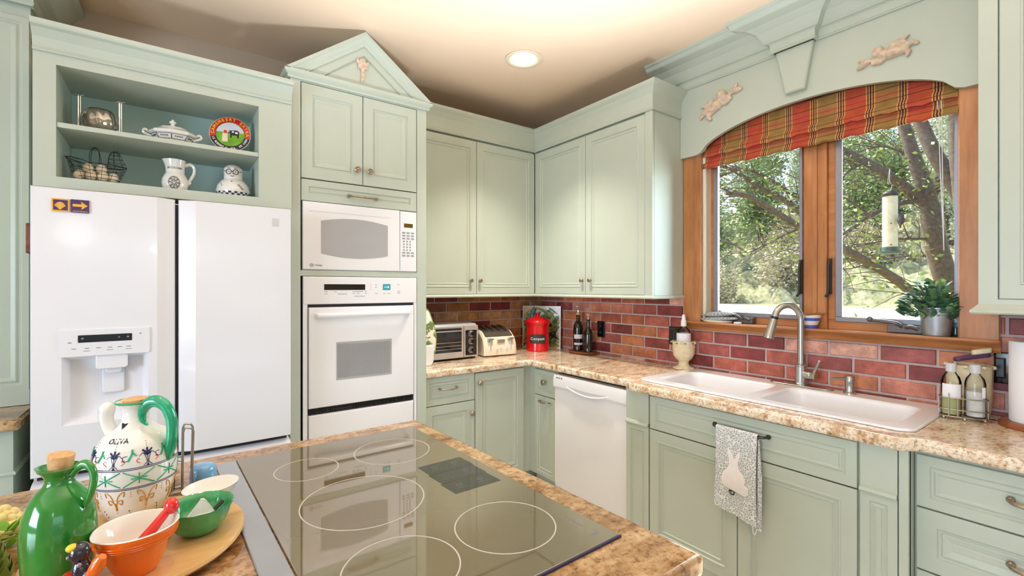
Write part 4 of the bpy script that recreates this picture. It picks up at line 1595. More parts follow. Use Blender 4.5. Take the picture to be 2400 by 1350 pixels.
mb.build('neck_ring', M['black'], t)
mb = MB()
mb.tube([e + dn * 0.012, e + dn * 0.02, e + dn * 0.09, e + dn * 0.105, e + dn * 0.118, e + dn * 0.120], [0.018, 0.0195, 0.0225, 0.026, 0.025, 0.016], 16)
mb.build('spray_head', M['steel'], t)
mb = MB()
hd = Vector((-0.25, -0.97, 0)).normalized()
mb.tube([S0 + Vector((0, 0, 0.062)), S0 + hd * 0.055 + Vector((0, 0, 0.062)), S0 + hd * 0.058 + Vector((0, 0, 0.062)), S0 + hd * 0.078 + Vector((0, 0, 0.062)), S0 + hd * 0.082 + Vector((0, 0, 0.062))], [0.021, 0.022, 0.020, 0.021, 0.017], 18)
mb.tube([S0 + hd * 0.068 + Vector((0, 0, 0.075)), S0 + hd * 0.082 + Vector((0, 0, 0.105)), S0 + hd * 0.098 + Vector((0, 0, 0.142))], [0.008, 0.007, 0.0085], 12)
mb.ball(S0 + hd * 0.098 + Vector((0, 0, 0.142)), 0.0085, n=12, m=8)
mb.build('lever', M['steel'], t)
t = thing('soap_dispenser', 'steel soap dispenser pump on the sink ledge', 'soap dispenser', (-0.088, -2.452, ST))
mb = MB()
mb.lathe([(0.027, 0.0), (0.027, 0.005), (0.020, 0.010), (0.019, 0.012), (0.019, 0.050), (0.0195, 0.052), (0.0195, 0.078), (0.016, 0.084), (0.0, 0.085)], (0, 0, 0), 24)
mb.build('body', M['steel'], t, local=True)
mb = MB()
mb.tube([(0, 0.0, 0.070), (-0.035, 0.028, 0.072), (-0.062, 0.050, 0.070), (-0.070, 0.056, 0.066)], [0.007, 0.0062, 0.0055, 0.005], 10)
mb.build('spout', M['steel'], t, local=True)

# ------------------------------------------------------------------ towel on the bar
t = thing('dish_towel', 'grey print dish towel with a white rabbit hanging on the sink cabinet bar', 'towel', (SBX - 0.034, -2.222, 0.81))
BZ, BXX = 0.808, SBX - 0.0325


def drape(y0, y1, zb0, zb1, off, wav, n=18, k=22, back=False):
    rings = []
    for i in range(n + 1):
        s = i / n
        y = y0 + (y1 - y0) * s
        row = []
        zb = zb0 + (zb1 - zb0) * s
        for j in range(k + 1):
            q = j / k
            z = BZ + 0.008 - (BZ - zb) * q
            x = BXX - off - 0.004 * math.sin(s * 9 + wav) * q - 0.010 * q
            row.append((x, y + 0.006 * math.sin(q * 4 + wav) * (s - 0.5), z))
        rings.append(row)
    return rings


def sheet(mb, rings, th=0.003):
    n, k = len(rings), len(rings[0])
    fr = [p for r in rings for p in r]
    bk = [(p[0] + th, p[1], p[2]) for p in fr]
    fs = []
    for i in range(n - 1):
        for j in range(k - 1):
            a = i * k + j
            fs.append((a, a + 1, a + k + 1, a + k))
            fs.append((n * k + a, n * k + a + k, n * k + a + k + 1, n * k + a + 1))
    border = [i * k for i in range(n)] + [(n - 1) * k + j for j in range(1, k)] + [i * k + k - 1 for i in range(n - 2, -1, -1)] + [j for j in range(k - 2, 0, -1)]
    m_ = len(border)
    for q in range(m_):
        a, b = border[q], border[(q + 1) % m_]
        fs.append((a, b, n * k + b, n * k + a))
    mb.add(fr + bk, fs)


mb = MB()
fr = drape(-2.128, -2.316, 0.452, 0.418, 0.0115, 0.0)
sheet(mb, fr)
# roll over the bar
rr = []
for i in range(19):
    y = -2.128 + (-2.316 + 2.128) * i / 18
    rr.append([(BXX - 0.0105 * math.cos(R(a)), y, BZ + 0.006 + 0.0085 * math.sin(R(a))) for a in range(0, 181, 20)])
sheet(mb, rr, 0.002)
bk = [[(BXX + 0.0130 + 0.004 * q / 22, y[1], BZ + 0.006 - (BZ - 0.47) * q / 22) for q in range(23)] for y in [r[0] for r in fr]]
sheet(mb, bk, 0.002)
mb.build('cloth', M['towel'], t, smooth=60)
# side fold hanging lower
mb = MB()
sd = []
for i in range(7):
    s = i / 6
    sd.append([(BXX - 0.004 - 0.006 * q / 20 + 0.012 * s, -2.316 - 0.012 * s * min(1, q / 8), BZ - 0.01 - (BZ - 0.415) * q / 20) for q in range(21)])
sheet(mb, sd, 0.002)
mb.build('side_fold', M['towel'], t, smooth=60)
# rabbit applique: seated rabbit outline
rab = [(-0.045, -0.245), (0.045, -0.262), (0.058, -0.250), (0.055, -0.225), (0.040, -0.215), (0.044, -0.195), (0.036, -0.175), (0.018, -0.160), (0.012, -0.140), (0.012, -0.125), (0.022, -0.095), (0.022, -0.075), (0.012, -0.080), (0.002, -0.105), (-0.004, -0.115),
       (-0.010, -0.100), (-0.020, -0.078), (-0.031, -0.072), (-0.033, -0.088), (-0.027, -0.120), (-0.026, -0.145), (-0.036, -0.165), (-0.052, -0.185), (-0.058, -0.210), (-0.055, -0.235)]


def rx(u, v):
    q = -(v - 0.008) / (BZ - 0.435)
    s = (u + 0.094) / 0.188
    return BXX - 0.0115 - 0.004 * math.sin(s * 9) * q - 0.010 * q


mb = MB()
cen = (-0.005, -0.19)
rab = [(u * 1.05, v - 0.005) for u, v in rab]
mb.loft([[(rx(u, v) + 0.001, -2.222 - u, BZ + v) for u, v in rab], [(rx(u, v) - 0.002, -2.222 - u, BZ + v) for u, v in rab],
         [(rx(u, v) - 0.0035, -2.222 - (cen[0] + (u - cen[0]) * 0.88), BZ + cen[1] + (v - cen[1]) * 0.94) for u, v in rab]])
mb.build('rabbit_applique', M['towel_white'], t, smooth=30)
mb = MB()
mb.tube([(rx(-0.012 + 0.012 * math.cos(a * PI / 5), -0.268) - 0.003, -2.222 - (-0.012 + 0.010 * math.cos(a * PI / 5)), BZ - 0.268 + 0.010 * math.sin(a * PI / 5)) for a in range(10)], 0.0022, 6, closed=True)
mb.tube([(rx(-0.012, -0.268) - 0.004, -2.222 + 0.018 - 0.008 * math.cos(a), BZ - 0.266 + 0.006 * math.sin(a)) for a in (0.3, 1.2, 2.0, 2.9)], 0.002, 6)
mb.build('stitched_mark', M['ink'], t)
mb = MB()
mb.tube(spline([(BXX - 0.018, -2.300, 0.425), (BXX - 0.020, -2.304, 0.40), (BXX - 0.020, -2.312, 0.396), (BXX - 0.016, -2.318, 0.42)]), 0.0022, 6)
mb.build('hanging_loop', M['towel_white'], t)
# ------------------------------------------------------------------ things on the countertop
CT = 0.930
# toaster oven
t = thing('toaster_oven', 'silver toaster oven with a glass door and three black dials', 'toaster oven', (-1.118, -0.25, CT))
TX0, TX1, TY, TZ0, TZ1 = -1.335, -0.905, -0.372, 0.945, 1.190
mb = MB()
mb.prism([(TY + 0.03, TZ0), (TY + 0.03, TZ1 - 0.02), (TY + 0.05, TZ1), (-0.10, TZ1 + 0.004), (-0.085, TZ1 - 0.01), (-0.085, TZ0)], lambda u, v, d_: (d_, u, v), TX0, TX1)
mb.build('body', M['silverpaint'], t, bevel=0.004)
fa = FA(TY + 0.03)
mb = MB()
mb.rings(fa, (TX0, -1.030, TZ0, TZ1 - 0.014), [(0, 0), (0, 0.014), (0.003, 0.018)])
mb.build('front_frame', M['silverpaint'], t, smooth=0)
mb = MB()
mb.rings(fa, (TX0 + 0.018, -1.045, TZ0 + 0.044, TZ1 - 0.052), [(0, 0.017), (0.003, 0.0195)])
d = mb.build('glass_door', M['blackgloss'], t, smooth=0)
mb = MB()
for zz_ in (1.035, 1.06, 1.012):
    mb.tube([fa(TX0 + 0.03, zz_, 0.0198), fa(-1.05, zz_, 0.0198)], 0.0016, 6)
mb.build('rack_lines', M['steel'], d)
mb = MB()
mb.tube([fa(TX0 + 0.03, TZ1 - 0.034, 0.018), fa(TX0 + 0.035, TZ1 - 0.034, 0.034), fa(-1.060, TZ1 - 0.034, 0.034), fa(-1.055, TZ1 - 0.034, 0.018)], 0.008, 10)
mb.build('handle', M['black'], t)
mb = MB()
mb.rings(fa, (-1.028, TX1, TZ0, TZ1 - 0.014), [(0, 0), (0, 0.012), (0.004, 0.020)])
mb.build('control_frame', M['silverpaint'], t, smooth=0)
mb = MB()
mb.rings(fa, (-1.018, -0.918, TZ0 + 0.012, TZ1 - 0.045), [(0, 0.0185), (0.003, 0.0215)])
cp = mb.build('control_panel', M['blackgloss'], t, smooth=0)
for zz_ in (1.118, 1.062, 0.998):
    mb = MB()
    n = 20
    mb.loft([[fa(-0.968 + r_ * math.cos(2 * PI * k / n), zz_ + r_ * math.sin(2 * PI * k / n), h) for k in range(n)] for r_, h in ((0.024, 0.021), (0.024, 0.0225), (0.020, 0.0228), (0.0195, 0.0225), (0.016, 0.040), (0.012, 0.0415))])
    dl = mb.build('dial', M['steel'], cp)
    mb = MB()
    mb.loft([[fa(-0.968 + r_ * math.cos(2 * PI * k / n), zz_ + r_ * math.sin(2 * PI * k / n), h) for k in range(n)] for r_, h in ((0.0145, 0.040), (0.0145, 0.043), (0.012, 0.044))])
    mb.box(*fa(-0.9705, zz_ - 0.013, 0.043), *fa(-0.9655, zz_ + 0.013, 0.050))
    mb.build('dial_cap', M['black'], dl)
for x_, y_ in ((-1.31, -0.33), (-0.93, -0.33), (-1.31, -0.11), (-0.93, -0.11)):
    mb = MB()
    mb.lathe([(0.014, 0.0), (0.014, 0.012), (0.011, 0.018)], (x_, y_, CT), 14)
    mb.build('foot', M['black'], t)

# oven mitt leaning at the end
t = thing('oven_mitt', 'green and white leaf print oven mitt propped against the toaster oven', 'oven mitt', (-1.395, -0.42, CT))
m2 = bpy.data.materials.new('leaf_print_cloth')
n_, l_, b_ = nodes_of(m2)
tt = noise(m2.node_tree, 22, 4, 0.6)
rr_ = ramp(m2.node_tree, tt.outputs[0], [(0.0, S(238, 232, 220)), (0.50, S(238, 232, 220)), (0.52, S(120, 140, 80)), (0.68, S(96, 118, 62)), (0.70, S(238, 232, 220))])
l_.new(rr_.outputs[0], b_.inputs['Base Color'])
b_.inputs['Roughness'].default_value = 0.9
mitt = [(0.0, 0.0), (0.07, 0.0), (0.085, 0.04), (0.092, 0.09), (0.088, 0.15), (0.075, 0.20), (0.060, 0.245), (0.045, 0.285), (0.02, 0.305), (-0.02, 0.30), (-0.03, 0.2), (-0.03, 0.02)]
mitt = [(p.x, p.y) for p in spline([(a, b, 0) for a, b in mitt], 4)]


def mf(u, v, d_):
    return (-1.395 + u + 0.02 * v, -0.470 + d_ + 0.10 * v, CT + 0.075 + v)


mb = MB()
cxy = (0.03, 0.15)
mb.loft([[mf(cxy[0] + (u - cxy[0]) * k, cxy[1] + (v - cxy[1]) * k, h) for u, v in mitt] for k, h in ((0.90, 0.0), (0.98, 0.006), (1.0, 0.014), (0.98, 0.022), (0.90, 0.028))])
mb.build('quilted_face', m2, t, smooth=60)
mb = MB()
mb.tube([mf(u * 1.0, v, 0.014) for u, v in mitt[2:40]], 0.0085, 8)
mb.build('green_binding', M['olive'], t)
mb = MB()
mb.loft([[(-1.40 + u * 1.0, -0.475 + h, CT + v) for u, v in [(-0.02, 0.0), (0.055, 0.0), (0.072, 0.03), (0.076, 0.10), (0.07, 0.14), (-0.02, 0.14)]] for h in (0.0, 0.03)])
mb.build('cuff', M['paper'], t, bevel=0.008, seg=3)

# four-slot toaster
t = thing('four_slot_toaster', 'cream four-slot toaster with two levers beside the toaster oven', 'toaster', (-0.70, -0.24, CT), R(-6))
mb = MB()
sec = [(-0.145, 0.010), (-0.150, 0.04), (-0.142, 0.10), (-0.120, 0.150), (-0.085, 0.178), (-0.06, 0.196), (0.06, 0.226), (0.10, 0.218), (0.122, 0.18), (0.128, 0.02), (0.122, 0.010)]
sec = [(a, b * 0.96) for a, b in sec]
mb.loft([[(x, u * k, 0.008 + (v - 0.008) * k2) for u, v in sec] for x, k, k2 in ((-0.142, 0.93, 0.92), (-0.132, 0.99, 0.985), (-0.11, 1, 1), (0.11, 1, 1), (0.132, 0.99, 0.985), (0.142, 0.93, 0.92))])
mb.build('body', M['cream'], t, local=True, smooth=40)
mb = MB()
pl = [(-0.118, 0.152), (-0.085, 0.1735), (-0.06, 0.191), (0.06, 0.2195), (0.085, 0.216)]
mb.loft([[(x, u, v + 0.001) for u, v in pl] for x in (-0.118, 0.118)], False, False, closed=False)
mb.loft([[(x, u, v + 0.003) for u, v in pl] for x in (-0.116, 0.116)], False, False, closed=False)
mb.build('top_plate', M['steel'], t, local=True)
mb = MB()
for x in (-0.082, -0.028, 0.028, 0.082):
    mb.loft([[(x + s * 0.013, u, 0.006 + v) for u, v in ((-0.072, 0.1825), (-0.06, 0.1915), (0.056, 0.2185))] + [(x + s * 0.013, u, v) for u, v in ((0.056, 0.21), (-0.06, 0.183), (-0.072, 0.175))] for s in (-1, 1)])
mb.build('bread_slots', M['toasterblack'], t, local=True, smooth=0)
for x in (-0.088, 0.088):
    mb = MB()
    mb.box(x - 0.004, -0.1490, 0.045, x + 0.004, -0.138, 0.125)
    sl = mb.build('lever_slot', M['greywhite'], t, local=True, smooth=0)
    mb = MB()
    mb.box(x - 0.022, -0.158, 0.128, x + 0.022, -0.132, 0.140)
    mb.box(x - 0.002, -0.1505, 0.045, x + 0.002, -0.148, 0.125)
    mb.build('lever', M['steel'], sl, local=True, bevel=0.002)
mb = MB()
mb.box(-0.030, -0.150, 0.105, 0.034, -0.138, 0.128)
mb.box(-0.03, -0.152, 0.118, 0.034, -0.148, 0.130)
mb.build('badge', M['steel'], t, local=True, bevel=0.002)
mb = MB()
for x, z, r_ in ((-0.034, 0.05, 0.012), (0.052, 0.052, 0.014), (0.0, 0.062, 0.005), (0.0, 0.050, 0.005), (0.0, 0.038, 0.005), (0.022, 0.05, 0.004)):
    mb.cyl((x, -0.146, z), (x, -0.1535, z), r_, 14, r_ * 0.85)
mb.build('buttons', M['greywhite'], t, local=True)

# olive-branch tile picture across the corner
A, B = Vector((-0.218, -0.024, CT)), Vector((-0.026, -0.312, CT))
U = (B - A).normalized()
NV = Vector((U.y, -U.x, 0))
if NV.y > 0:
    NV = -NV
LEAN = Vector((-NV.x * 0.03, -NV.y * 0.03, 1)).normalized()
L_ = (B - A).length
t = thing('tile_picture', 'square tile picture of olive branches leaning across the brick corner', 'picture', tuple((A + B) / 2 + NV * 0.02))
ft = lambda u, v, h: tuple(A + NV * 0.012 + U * u + LEAN * v + NV * h)
mb = MB()
mb.rings(ft, (0, L_, 0, 0.365), [(0, 0), (0, 0.012), (0.0, 0.0125)])
mb.build('tile', mat('tan_tile', S(196, 178, 132), 0.3, var=0.2, scale=14, coat=0.4), t, smooth=0)
mb = MB()
for u0, u1, v0, v1 in ((0, L_, 0, 0.007), (0, L_, 0.358, 0.365), (0, 0.007, 0.007, 0.358), (L_ - 0.007, L_, 0.007, 0.358)):
    mb.rings(ft, (u0, u1, v0, v1), [(0, 0.012), (0, 0.0165)])
mb.build('border', M['cream'], t, smooth=0)
rnd = random.Random(5)
lf = [MB(), MB(), MB()]
for k in range(130):
    u, v = rnd.uniform(0.03, L_ - 0.03), rnd.uniform(0.03, 0.335)
    a = rnd.choice([0.9, 0.6, 1.3, 2.2, -0.4]) + rnd.uniform(-0.35, 0.35)
    ln, wd = rnd.uniform(0.03, 0.07), rnd.uniform(0.006, 0.014)
    c_, s_ = math.cos(a), math.sin(a)
    pts = []
    for q, ww in ((-1, 0.0), (-0.5, 0.8), (0.1, 1), (0.6, 0.6), (1, 0.0), (0.6, -0.6), (0.1, -1), (-0.5, -0.8)):
        pts.append((min(L_ - 0.008, max(0.008, u + c_ * q * ln - s_ * ww * wd)), min(0.357, max(0.008, v + s_ * q * ln + c_ * ww * wd))))
    lf[k % 3].prism(pts, ft, 0.012, 0.0132 + 0.00003 * k)
for mbx, mm in zip(lf, ('leaf_dark', 'olive', 'ink')):
    mbx.build('painted_leaves', M[mm], t, smooth=0)

# red compost canister
t = thing('compost_canister', 'red lidded compost canister with a black name plate in the corner', 'canister', (-0.275, -0.293, CT), R(-40))
mb = MB()
mb.lathe([(0.090, 0.0), (0.095, 0.004), (0.096, 0.06), (0.094, 0.20), (0.100, 0.222), (0.110, 0.238), (0.108, 0.242)], (0, 0, 0), 40)
mb.build('body', M['red'], t, local=True)
mb = MB()
mb.lathe([(0.108, 0.240), (0.110, 0.246), (0.106, 0.254), (0.07, 0.275), (0.034, 0.284), (0.016, 0.287), (0.013, 0.296), (0.020, 0.302), (0.021, 0.310), (0.014, 0.316), (0.0, 0.317)], (0, 0, 0), 40)
mb.build('lid', M['red'], t, local=True)
cyl = lambda rr0: (lambda x, y, z: (rr0(0) * 0 + (rr0(z)) * math.sin(x / 0.096), -(rr0(z)) * math.cos(x / 0.096), y))
cw = cyl(lambda z: 0.0962 + z)
mb = MB()
pl = round_rect(-0.062, 0.062, 0.070, 0.140, 0.018, 6)
pl2 = []
for i in range(len(pl)):
    a, b = pl[i], pl[(i + 1) % len(pl)]
    for q in range(4):
        pl2.append((a[0] + (b[0] - a[0]) * q / 4, a[1] + (b[1] - a[1]) * q / 4))
# plate as a bent grid
g = []
for i in range(21):
    x = -0.068 + 0.136 * i / 20
    ed = max(0.0, (abs(x) - 0.050) / 0.018)
    hh = 0.038 - 0.018 * (1 - math.sqrt(max(0, 1 - ed * ed)))
    g.append([cw(x, 0.105 - hh, 0.0018), cw(x, 0.105 - hh, 0.003), cw(x, 0.105 + hh, 0.003), cw(x, 0.105 + hh, 0.0018)])
mb.loft(g)
pt = mb.build('name_plate', mat('slate_plate', S(52, 46, 40), 0.5, var=0.1), t, local=True)
mb = MB()
put_text(mb, 'Compost', 0.031, lambda x, y, z: cw(x, 0.106 + y, 0.0034 + z))
mb.build('lettering', M['paper'], pt, local=True, smooth=0)

# bottles on the wooden stand
t = thing('bottle_tray', 'dark wooden tray holding two dark bottles by the brick wall', 'tray', (-0.105, -0.650, CT))
mb = MB()
mb.lathe([(0.07, 0.006), (0.075, 0.008), (0.078, 0.014), (0.078, 0.020), (0.072, 0.022)], (-0.107, -0.650, CT), 36, sx=1.0, sy=1.75)
mb.build('board', M['darkboard'], t)
for y_ in (-0.73, -0.57):
    mb = MB()
    mb.ball((-0.11, y_, CT + 0.005), 0.012, 0.012, 0.0055, 10, 6)
    mb.build('foot', M['darkboard'], t)
TZ = CT + 0.022


def bottle(name, label, loc, prof, cat):
    t = thing(name, label, cat, loc, R(-36))
    mb = MB()
    mb.lathe(prof, (0, 0, 0), 28)
    mb.build('glass', M['darkglass'], t, local=True)
    return t


t = bottle('vinegar_bottle', 'dark bottle with a grey label and steel pourer on the wooden tray', (-0.100, -0.595, TZ), [(0.036, 0), (0.040, 0.004), (0.040, 0.175), (0.037, 0.200), (0.022, 0.228), (0.0145, 0.242), (0.0135, 0.268), (0.016, 0.270), (0.016, 0.284), (0.0, 0.285)], 'bottle')
mb = MB()
for z0, z1 in ((0.095, 0.128), (0.045, 0.062)):
    mb.loft([[(0.0408 * math.sin(a), -0.0408 * math.cos(a), z) for z in (z0, z1)] for a in [R(-60 + 8 * k) for k in range(16)]], False, False, closed=False)
mb.build('paper_label', M['label'], t, local=True)
mb = MB()
mb.lathe([(0.016, 0.284), (0.017, 0.290), (0.015, 0.302), (0.008, 0.306)], (0, 0, 0), 18)
mb.build('cork', M['cork'], t, local=True)
mb = MB()
mb.tube(spline([(0, 0, 0.304), (0, 0, 0.322), (-0.004, 0, 0.340), (-0.012, 0, 0.352)]), [0.0045] * 19, 8)
mb.ball((-0.006, 0, 0.352), 0.009, 0.006, 0.008, 10, 7)
mb.build('pourer', M['chrome'], t, local=True)
t = bottle('oil_bottle', 'slim dark bottle with a cork pourer on the wooden tray', (-0.100, -0.708, TZ), [(0.032, 0), (0.036, 0.004), (0.036, 0.130), (0.030, 0.160), (0.017, 0.185), (0.0135, 0.200), (0.0135, 0.245), (0.015, 0.247), (0.015, 0.254), (0.0, 0.255)], 'bottle')
mb = MB()
mb.lathe([(0.010, 0.254), (0.009, 0.276), (0.011, 0.282)], (0, 0, 0), 16)
mb.build('cork_stem', M['steel'], t, local=True)
mb = MB()
mb.lathe([(0.011, 0.281), (0.016, 0.284), (0.016, 0.296), (0.012, 0.300), (0, 0.300)], (0, 0, 0), 16)
mb.build('cork', M['cork'], t, local=True)


# outlets on the brick
def outlet(label, y0, y1, z0, z1, kind):
    t = thing('electric_outlet', label, 'outlet', (-0.012, (y0 + y1) / 2, (z0 + z1) / 2))
    fb = FB(-0.0085)
    mb = MB()
    mb.rings(fb, (y0, y1, z0, z1), [(0, 0), (0, 0.004), (0.004, 0.008), (0.008, 0.0085)])
    p = mb.build('plate', M['blackgloss'], t, smooth=0)
    yc = (y0 + y1) / 2
    if kind == 'duplex':
        for zc in (z0 + (z1 - z0) * 0.3, z0 + (z1 - z0) * 0.7):
            mb = MB()
            mb.prism([(yc + 0.016 * math.cos(a * PI / 8), zc + 0.014 * math.sin(a * PI / 8)) for a in range(16)], fb, 0.008, 0.0105)
            s = mb.build('socket', M['black'], t, smooth=0)
            mb = MB()
            for dy in (-0.006, 0.006):
                mb.box(*fb(yc + dy - 0.0012, zc - 0.004, 0.0104), *fb(yc + dy + 0.0012, zc + 0.006, 0.0112))
            mb.build('slot', M['alum'], s, smooth=0)
    else:
        for k in (-1, 1):
            mb = MB()
            mb.rings(fb, (yc + k * 0.030 - 0.017, yc + k * 0.030 + 0.017, z0 + 0.022, z1 - 0.022), [(0, 0.008), (0.002, 0.0115), (0.006, 0.013)])
            mb.build('rocker_switch', M['black'], t, smooth=0)
    return t


outlet('black outlet plate on the brick beside the two dark bottles', -0.800, -0.722, 1.065, 1.190, 'duplex')
outlet('black double switch plate on the brick behind the soap urn', -1.500, -1.382, 1.070, 1.192, 'switch')
outlet('black outlet plate on the brick behind the paper towel roll', -3.03, -2.932, 1.062, 1.190, 'switch')

# aged urn with the dropper bottle
t = thing('footed_urn', 'aged cream footed urn holding a clear soap bottle behind the sink', 'urn', (-0.088, -1.545, CT))
mb = MB()
mb.lathe([(0.050, 0.0), (0.056, 0.003), (0.056, 0.010), (0.048, 0.018), (0.034, 0.026), (0.030, 0.045), (0.034, 0.056), (0.052, 0.070), (0.064, 0.092), (0.068, 0.120), (0.0685, 0.140), (0.072, 0.146), (0.0685, 0.150), (0.069, 0.168), (0.074, 0.176), (0.074, 0.182), (0.066, 0.182), (0.060, 0.10), (0.0, 0.095)], (0, 0, 0), 36)
for a in range(0, 360, 40):
    x, y = math.cos(R(a)), math.sin(R(a))
    mb.ball((0.072 * x, 0.072 * y, 0.172), 0.010, 0.010, 0.006, 8, 6, Matrix.Rotation(R(a), 3, 'Z'))
    mb.ball((0.055 * x, 0.055 * y, 0.008), 0.011, 0.011, 0.007, 8, 6)
mb.build('body', M['agedcream'], t, local=True)
mb = MB()
for a in range(20, 380, 40):
    x, y = math.cos(R(a)), math.sin(R(a))
    mb.ball((0.0755 * x, 0.0755 * y, 0.171), 0.006, 0.006, 0.003, 8, 5)
mb.build('dark_glaze_marks', M['bronze'], t, local=True)
t = thing('soap_bottle', 'clear squeeze bottle with a white tip standing in the aged urn', 'bottle', (-0.088, -1.545, CT + 0.100))
mb = MB()
mb.lathe([(0.040, 0.0), (0.043, 0.004), (0.043, 0.135), (0.036, 0.155), (0.018, 0.172), (0.015, 0.176), (0.015, 0.182)], (0, 0, 0), 28)
mb.build('bottle', M['glass'], t, local=True)
mb = MB()
mb.lathe([(0.041, 0.064), (0.0438, 0.066), (0.0438, 0.132), (0.042, 0.134)], (0, 0, 0), 28, cap=False)
mb.build('wrap_label', M['paper'], t, local=True)
mb = MB()
mb.lathe([(0.017, 0.176), (0.018, 0.180), (0.017, 0.205), (0.012, 0.225), (0.010, 0.245), (0.006, 0.252), (0.0, 0.253)], (0, 0, 0), 20)
mb.build('white_tip', M['paper'], t, local=True)

# wire caddy with two bottles
CX, CY = -0.206, -2.872
t = thing('wire_caddy', 'steel wire caddy holding two glass bottles at the end of the sink', 'caddy', (CX, CY, CT))
va = Vector((0.30, -0.954, 0)).normalized()      # along the caddy
vb = Vector((va.y, -va.x, 0))
if vb.x > 0:
    vb = -vb
ov = lambda a, b, z: tuple(Vector((CX, CY, CT)) + (va * a + vb * b) * 0.74 + Vector((0, 0, z)))


def oval(z, s=1.0, n=30):
    pts = []
    for k in range(n):
        a = 2 * PI * k / n
        c_, s_ = math.cos(a), math.sin(a)
        pts.append(ov(s * (0.096 * (abs(c_) ** 0.7) * (1 if c_ > 0 else -1)), s * (0.050 * (abs(s_) ** 0.7) * (1 if s_ > 0 else -1)), z))
    return pts


mb = MB()
for z in (0.012, 0.040, 0.086):
    mb.tube(oval(z), 0.0022, 6, closed=True)
for a in (-0.062, -0.028):
    mb.tube([ov(a, 0.0505, 0.012), ov(a, 0.0505, 0.105 if a < -0.05 else 0.086)], 0.0022, 6)
for a, b in ((-0.07, 0.0), (0.07, 0.0)):
    mb.tube([ov(a, -0.045, 0.012), ov(a, 0.045, 0.012)], 0.0022, 6)
mb.tube([ov(-0.09, 0, 0.012), ov(0.09, 0, 0.012)], 0.0022, 6)
mb.tube([ov(-0.096, 0, 0.012), ov(-0.096, 0, 0.086)], 0.0022, 6)
mb.tube([ov(0.096, 0, 0.012), ov(0.096, 0, 0.086)], 0.0022, 6)
mb.build('wire_frame', M['steel'], t)
for a, b in ((-0.08, 0.03), (0.0, 0.05), (0.08, 0.03), (0, -0.05)):
    mb = MB()
    mb.ball(ov(a, b, 0.006), 0.006, n=10, m=6)
    mb.build('foot', M['steel'], t)
for nm, lb, a, fillm, fz in (('glass_bottle', 'clear glass bottle with a white label in the wire caddy', -0.047, 'amberoil', 0.085), ('glass_bottle', 'clear glass bottle half full of white salt in the wire caddy', 0.047, 'seed', 0.105)):
    t = thing(nm, lb, 'bottle', ov(a, 0, 0.0145))
    t.scale = (0.74, 0.74, 0.98)
    mb = MB()
    mb.lathe([(0.038, 0), (0.042, 0.003), (0.042, 0.135), (0.036, 0.155), (0.022, 0.170), (0.020, 0.176), (0.020, 0.190)], (0, 0, 0), 28)
    mb.build('glass', M['glass'], t, local=True)
    mb = MB()
    mb.lathe([(0.036, 0.004), (0.039, 0.006), (0.039, fz), (0.0, fz + 0.002)], (0, 0, 0), 24)
    mb.build('contents', M[fillm], t, local=True)
    mb = MB()
    mb.lathe([(0.0225, 0.176), (0.0225, 0.206), (0.020, 0.210), (0.0, 0.210)], (0, 0, 0), 20)
    mb.build('lid', M['greywhite'], t, local=True)
    if a < 0:
        ang0 = math.atan2(vb.y, vb.x)
        mb = MB()
        mb.loft([[(0.0428 * math.cos(ang0 + q), 0.0428 * math.sin(ang0 + q), z) for z in (0.070, 0.128)] for q in [R(-62 + 8 * k) for k in range(16)]], False, False, closed=False)
        mb.build('paper_label', M['paper'], t, local=True)
    else:
        ang0 = math.atan2(vb.y, vb.x)
        mb = MB()
        mb.loft([[(0.0428 * math.cos(ang0 + q), 0.0428 * math.sin(ang0 + q), z) for z in (0.082, 0.124)] for q in [R(28 + 6 * k) for k in range(6)]], False, False, closed=False)
        mb.build('paper_label', M['paper'], t, local=True)

# cream crock behind them, with a sponge
t = thing('cream_crock', 'aged cream crock with scalloped rim behind the wire caddy', 'crock', (-0.078, -2.870, CT))
mb = MB()
wv = lambda k, z: 1 + 0.02 * math.sin(k * 2 * PI * 9)
mb.lathe([(0.058, 0), (0.062, 0.004), (0.068, 0.06), (0.070, 0.13), (0.0715, 0.195), (0.074, 0.205), (0.068, 0.206), (0.064, 0.12), (0.0, 0.11)], (0, 0, 0), 54, wob=wv, sx=0.93, sy=1.0)
for a in range(0, 360, 45):
    x, y = math.cos(R(a)), math.sin(R(a))
    mb.ball((0.071 * 0.93 * x, 0.072 * y, 0.200), 0.0095, 0.0095, 0.008, 8, 6)
mb.build('body', M['agedcream'], t, local=True)
t = thing('scrub_sponge', 'purple and green scrub pad lying in the cream crock', 'sponge', (-0.078, -2.876, CT + 0.205), R(-70))
mb = MB()
mb.prism(round_rect(-0.055, 0.055, -0.02, 0.02, 0.012), lambda u, v, d_: (u, v, 0.012 + d_ + 0.25 * (u + 0.05)), 0, 0.016)
mb.build('purple_pad', M['tile_purple'], t, local=True, bevel=0.003)
mb = MB()
mb.prism(round_rect(0.0, 0.060, -0.017, 0.017, 0.012), lambda u, v, d_: (u, v, 0.028 + d_ + 0.25 * (u + 0.05)), 0, 0.020)
mb.build('green_pad', M['agedcream'], t, local=True, bevel=0.004)

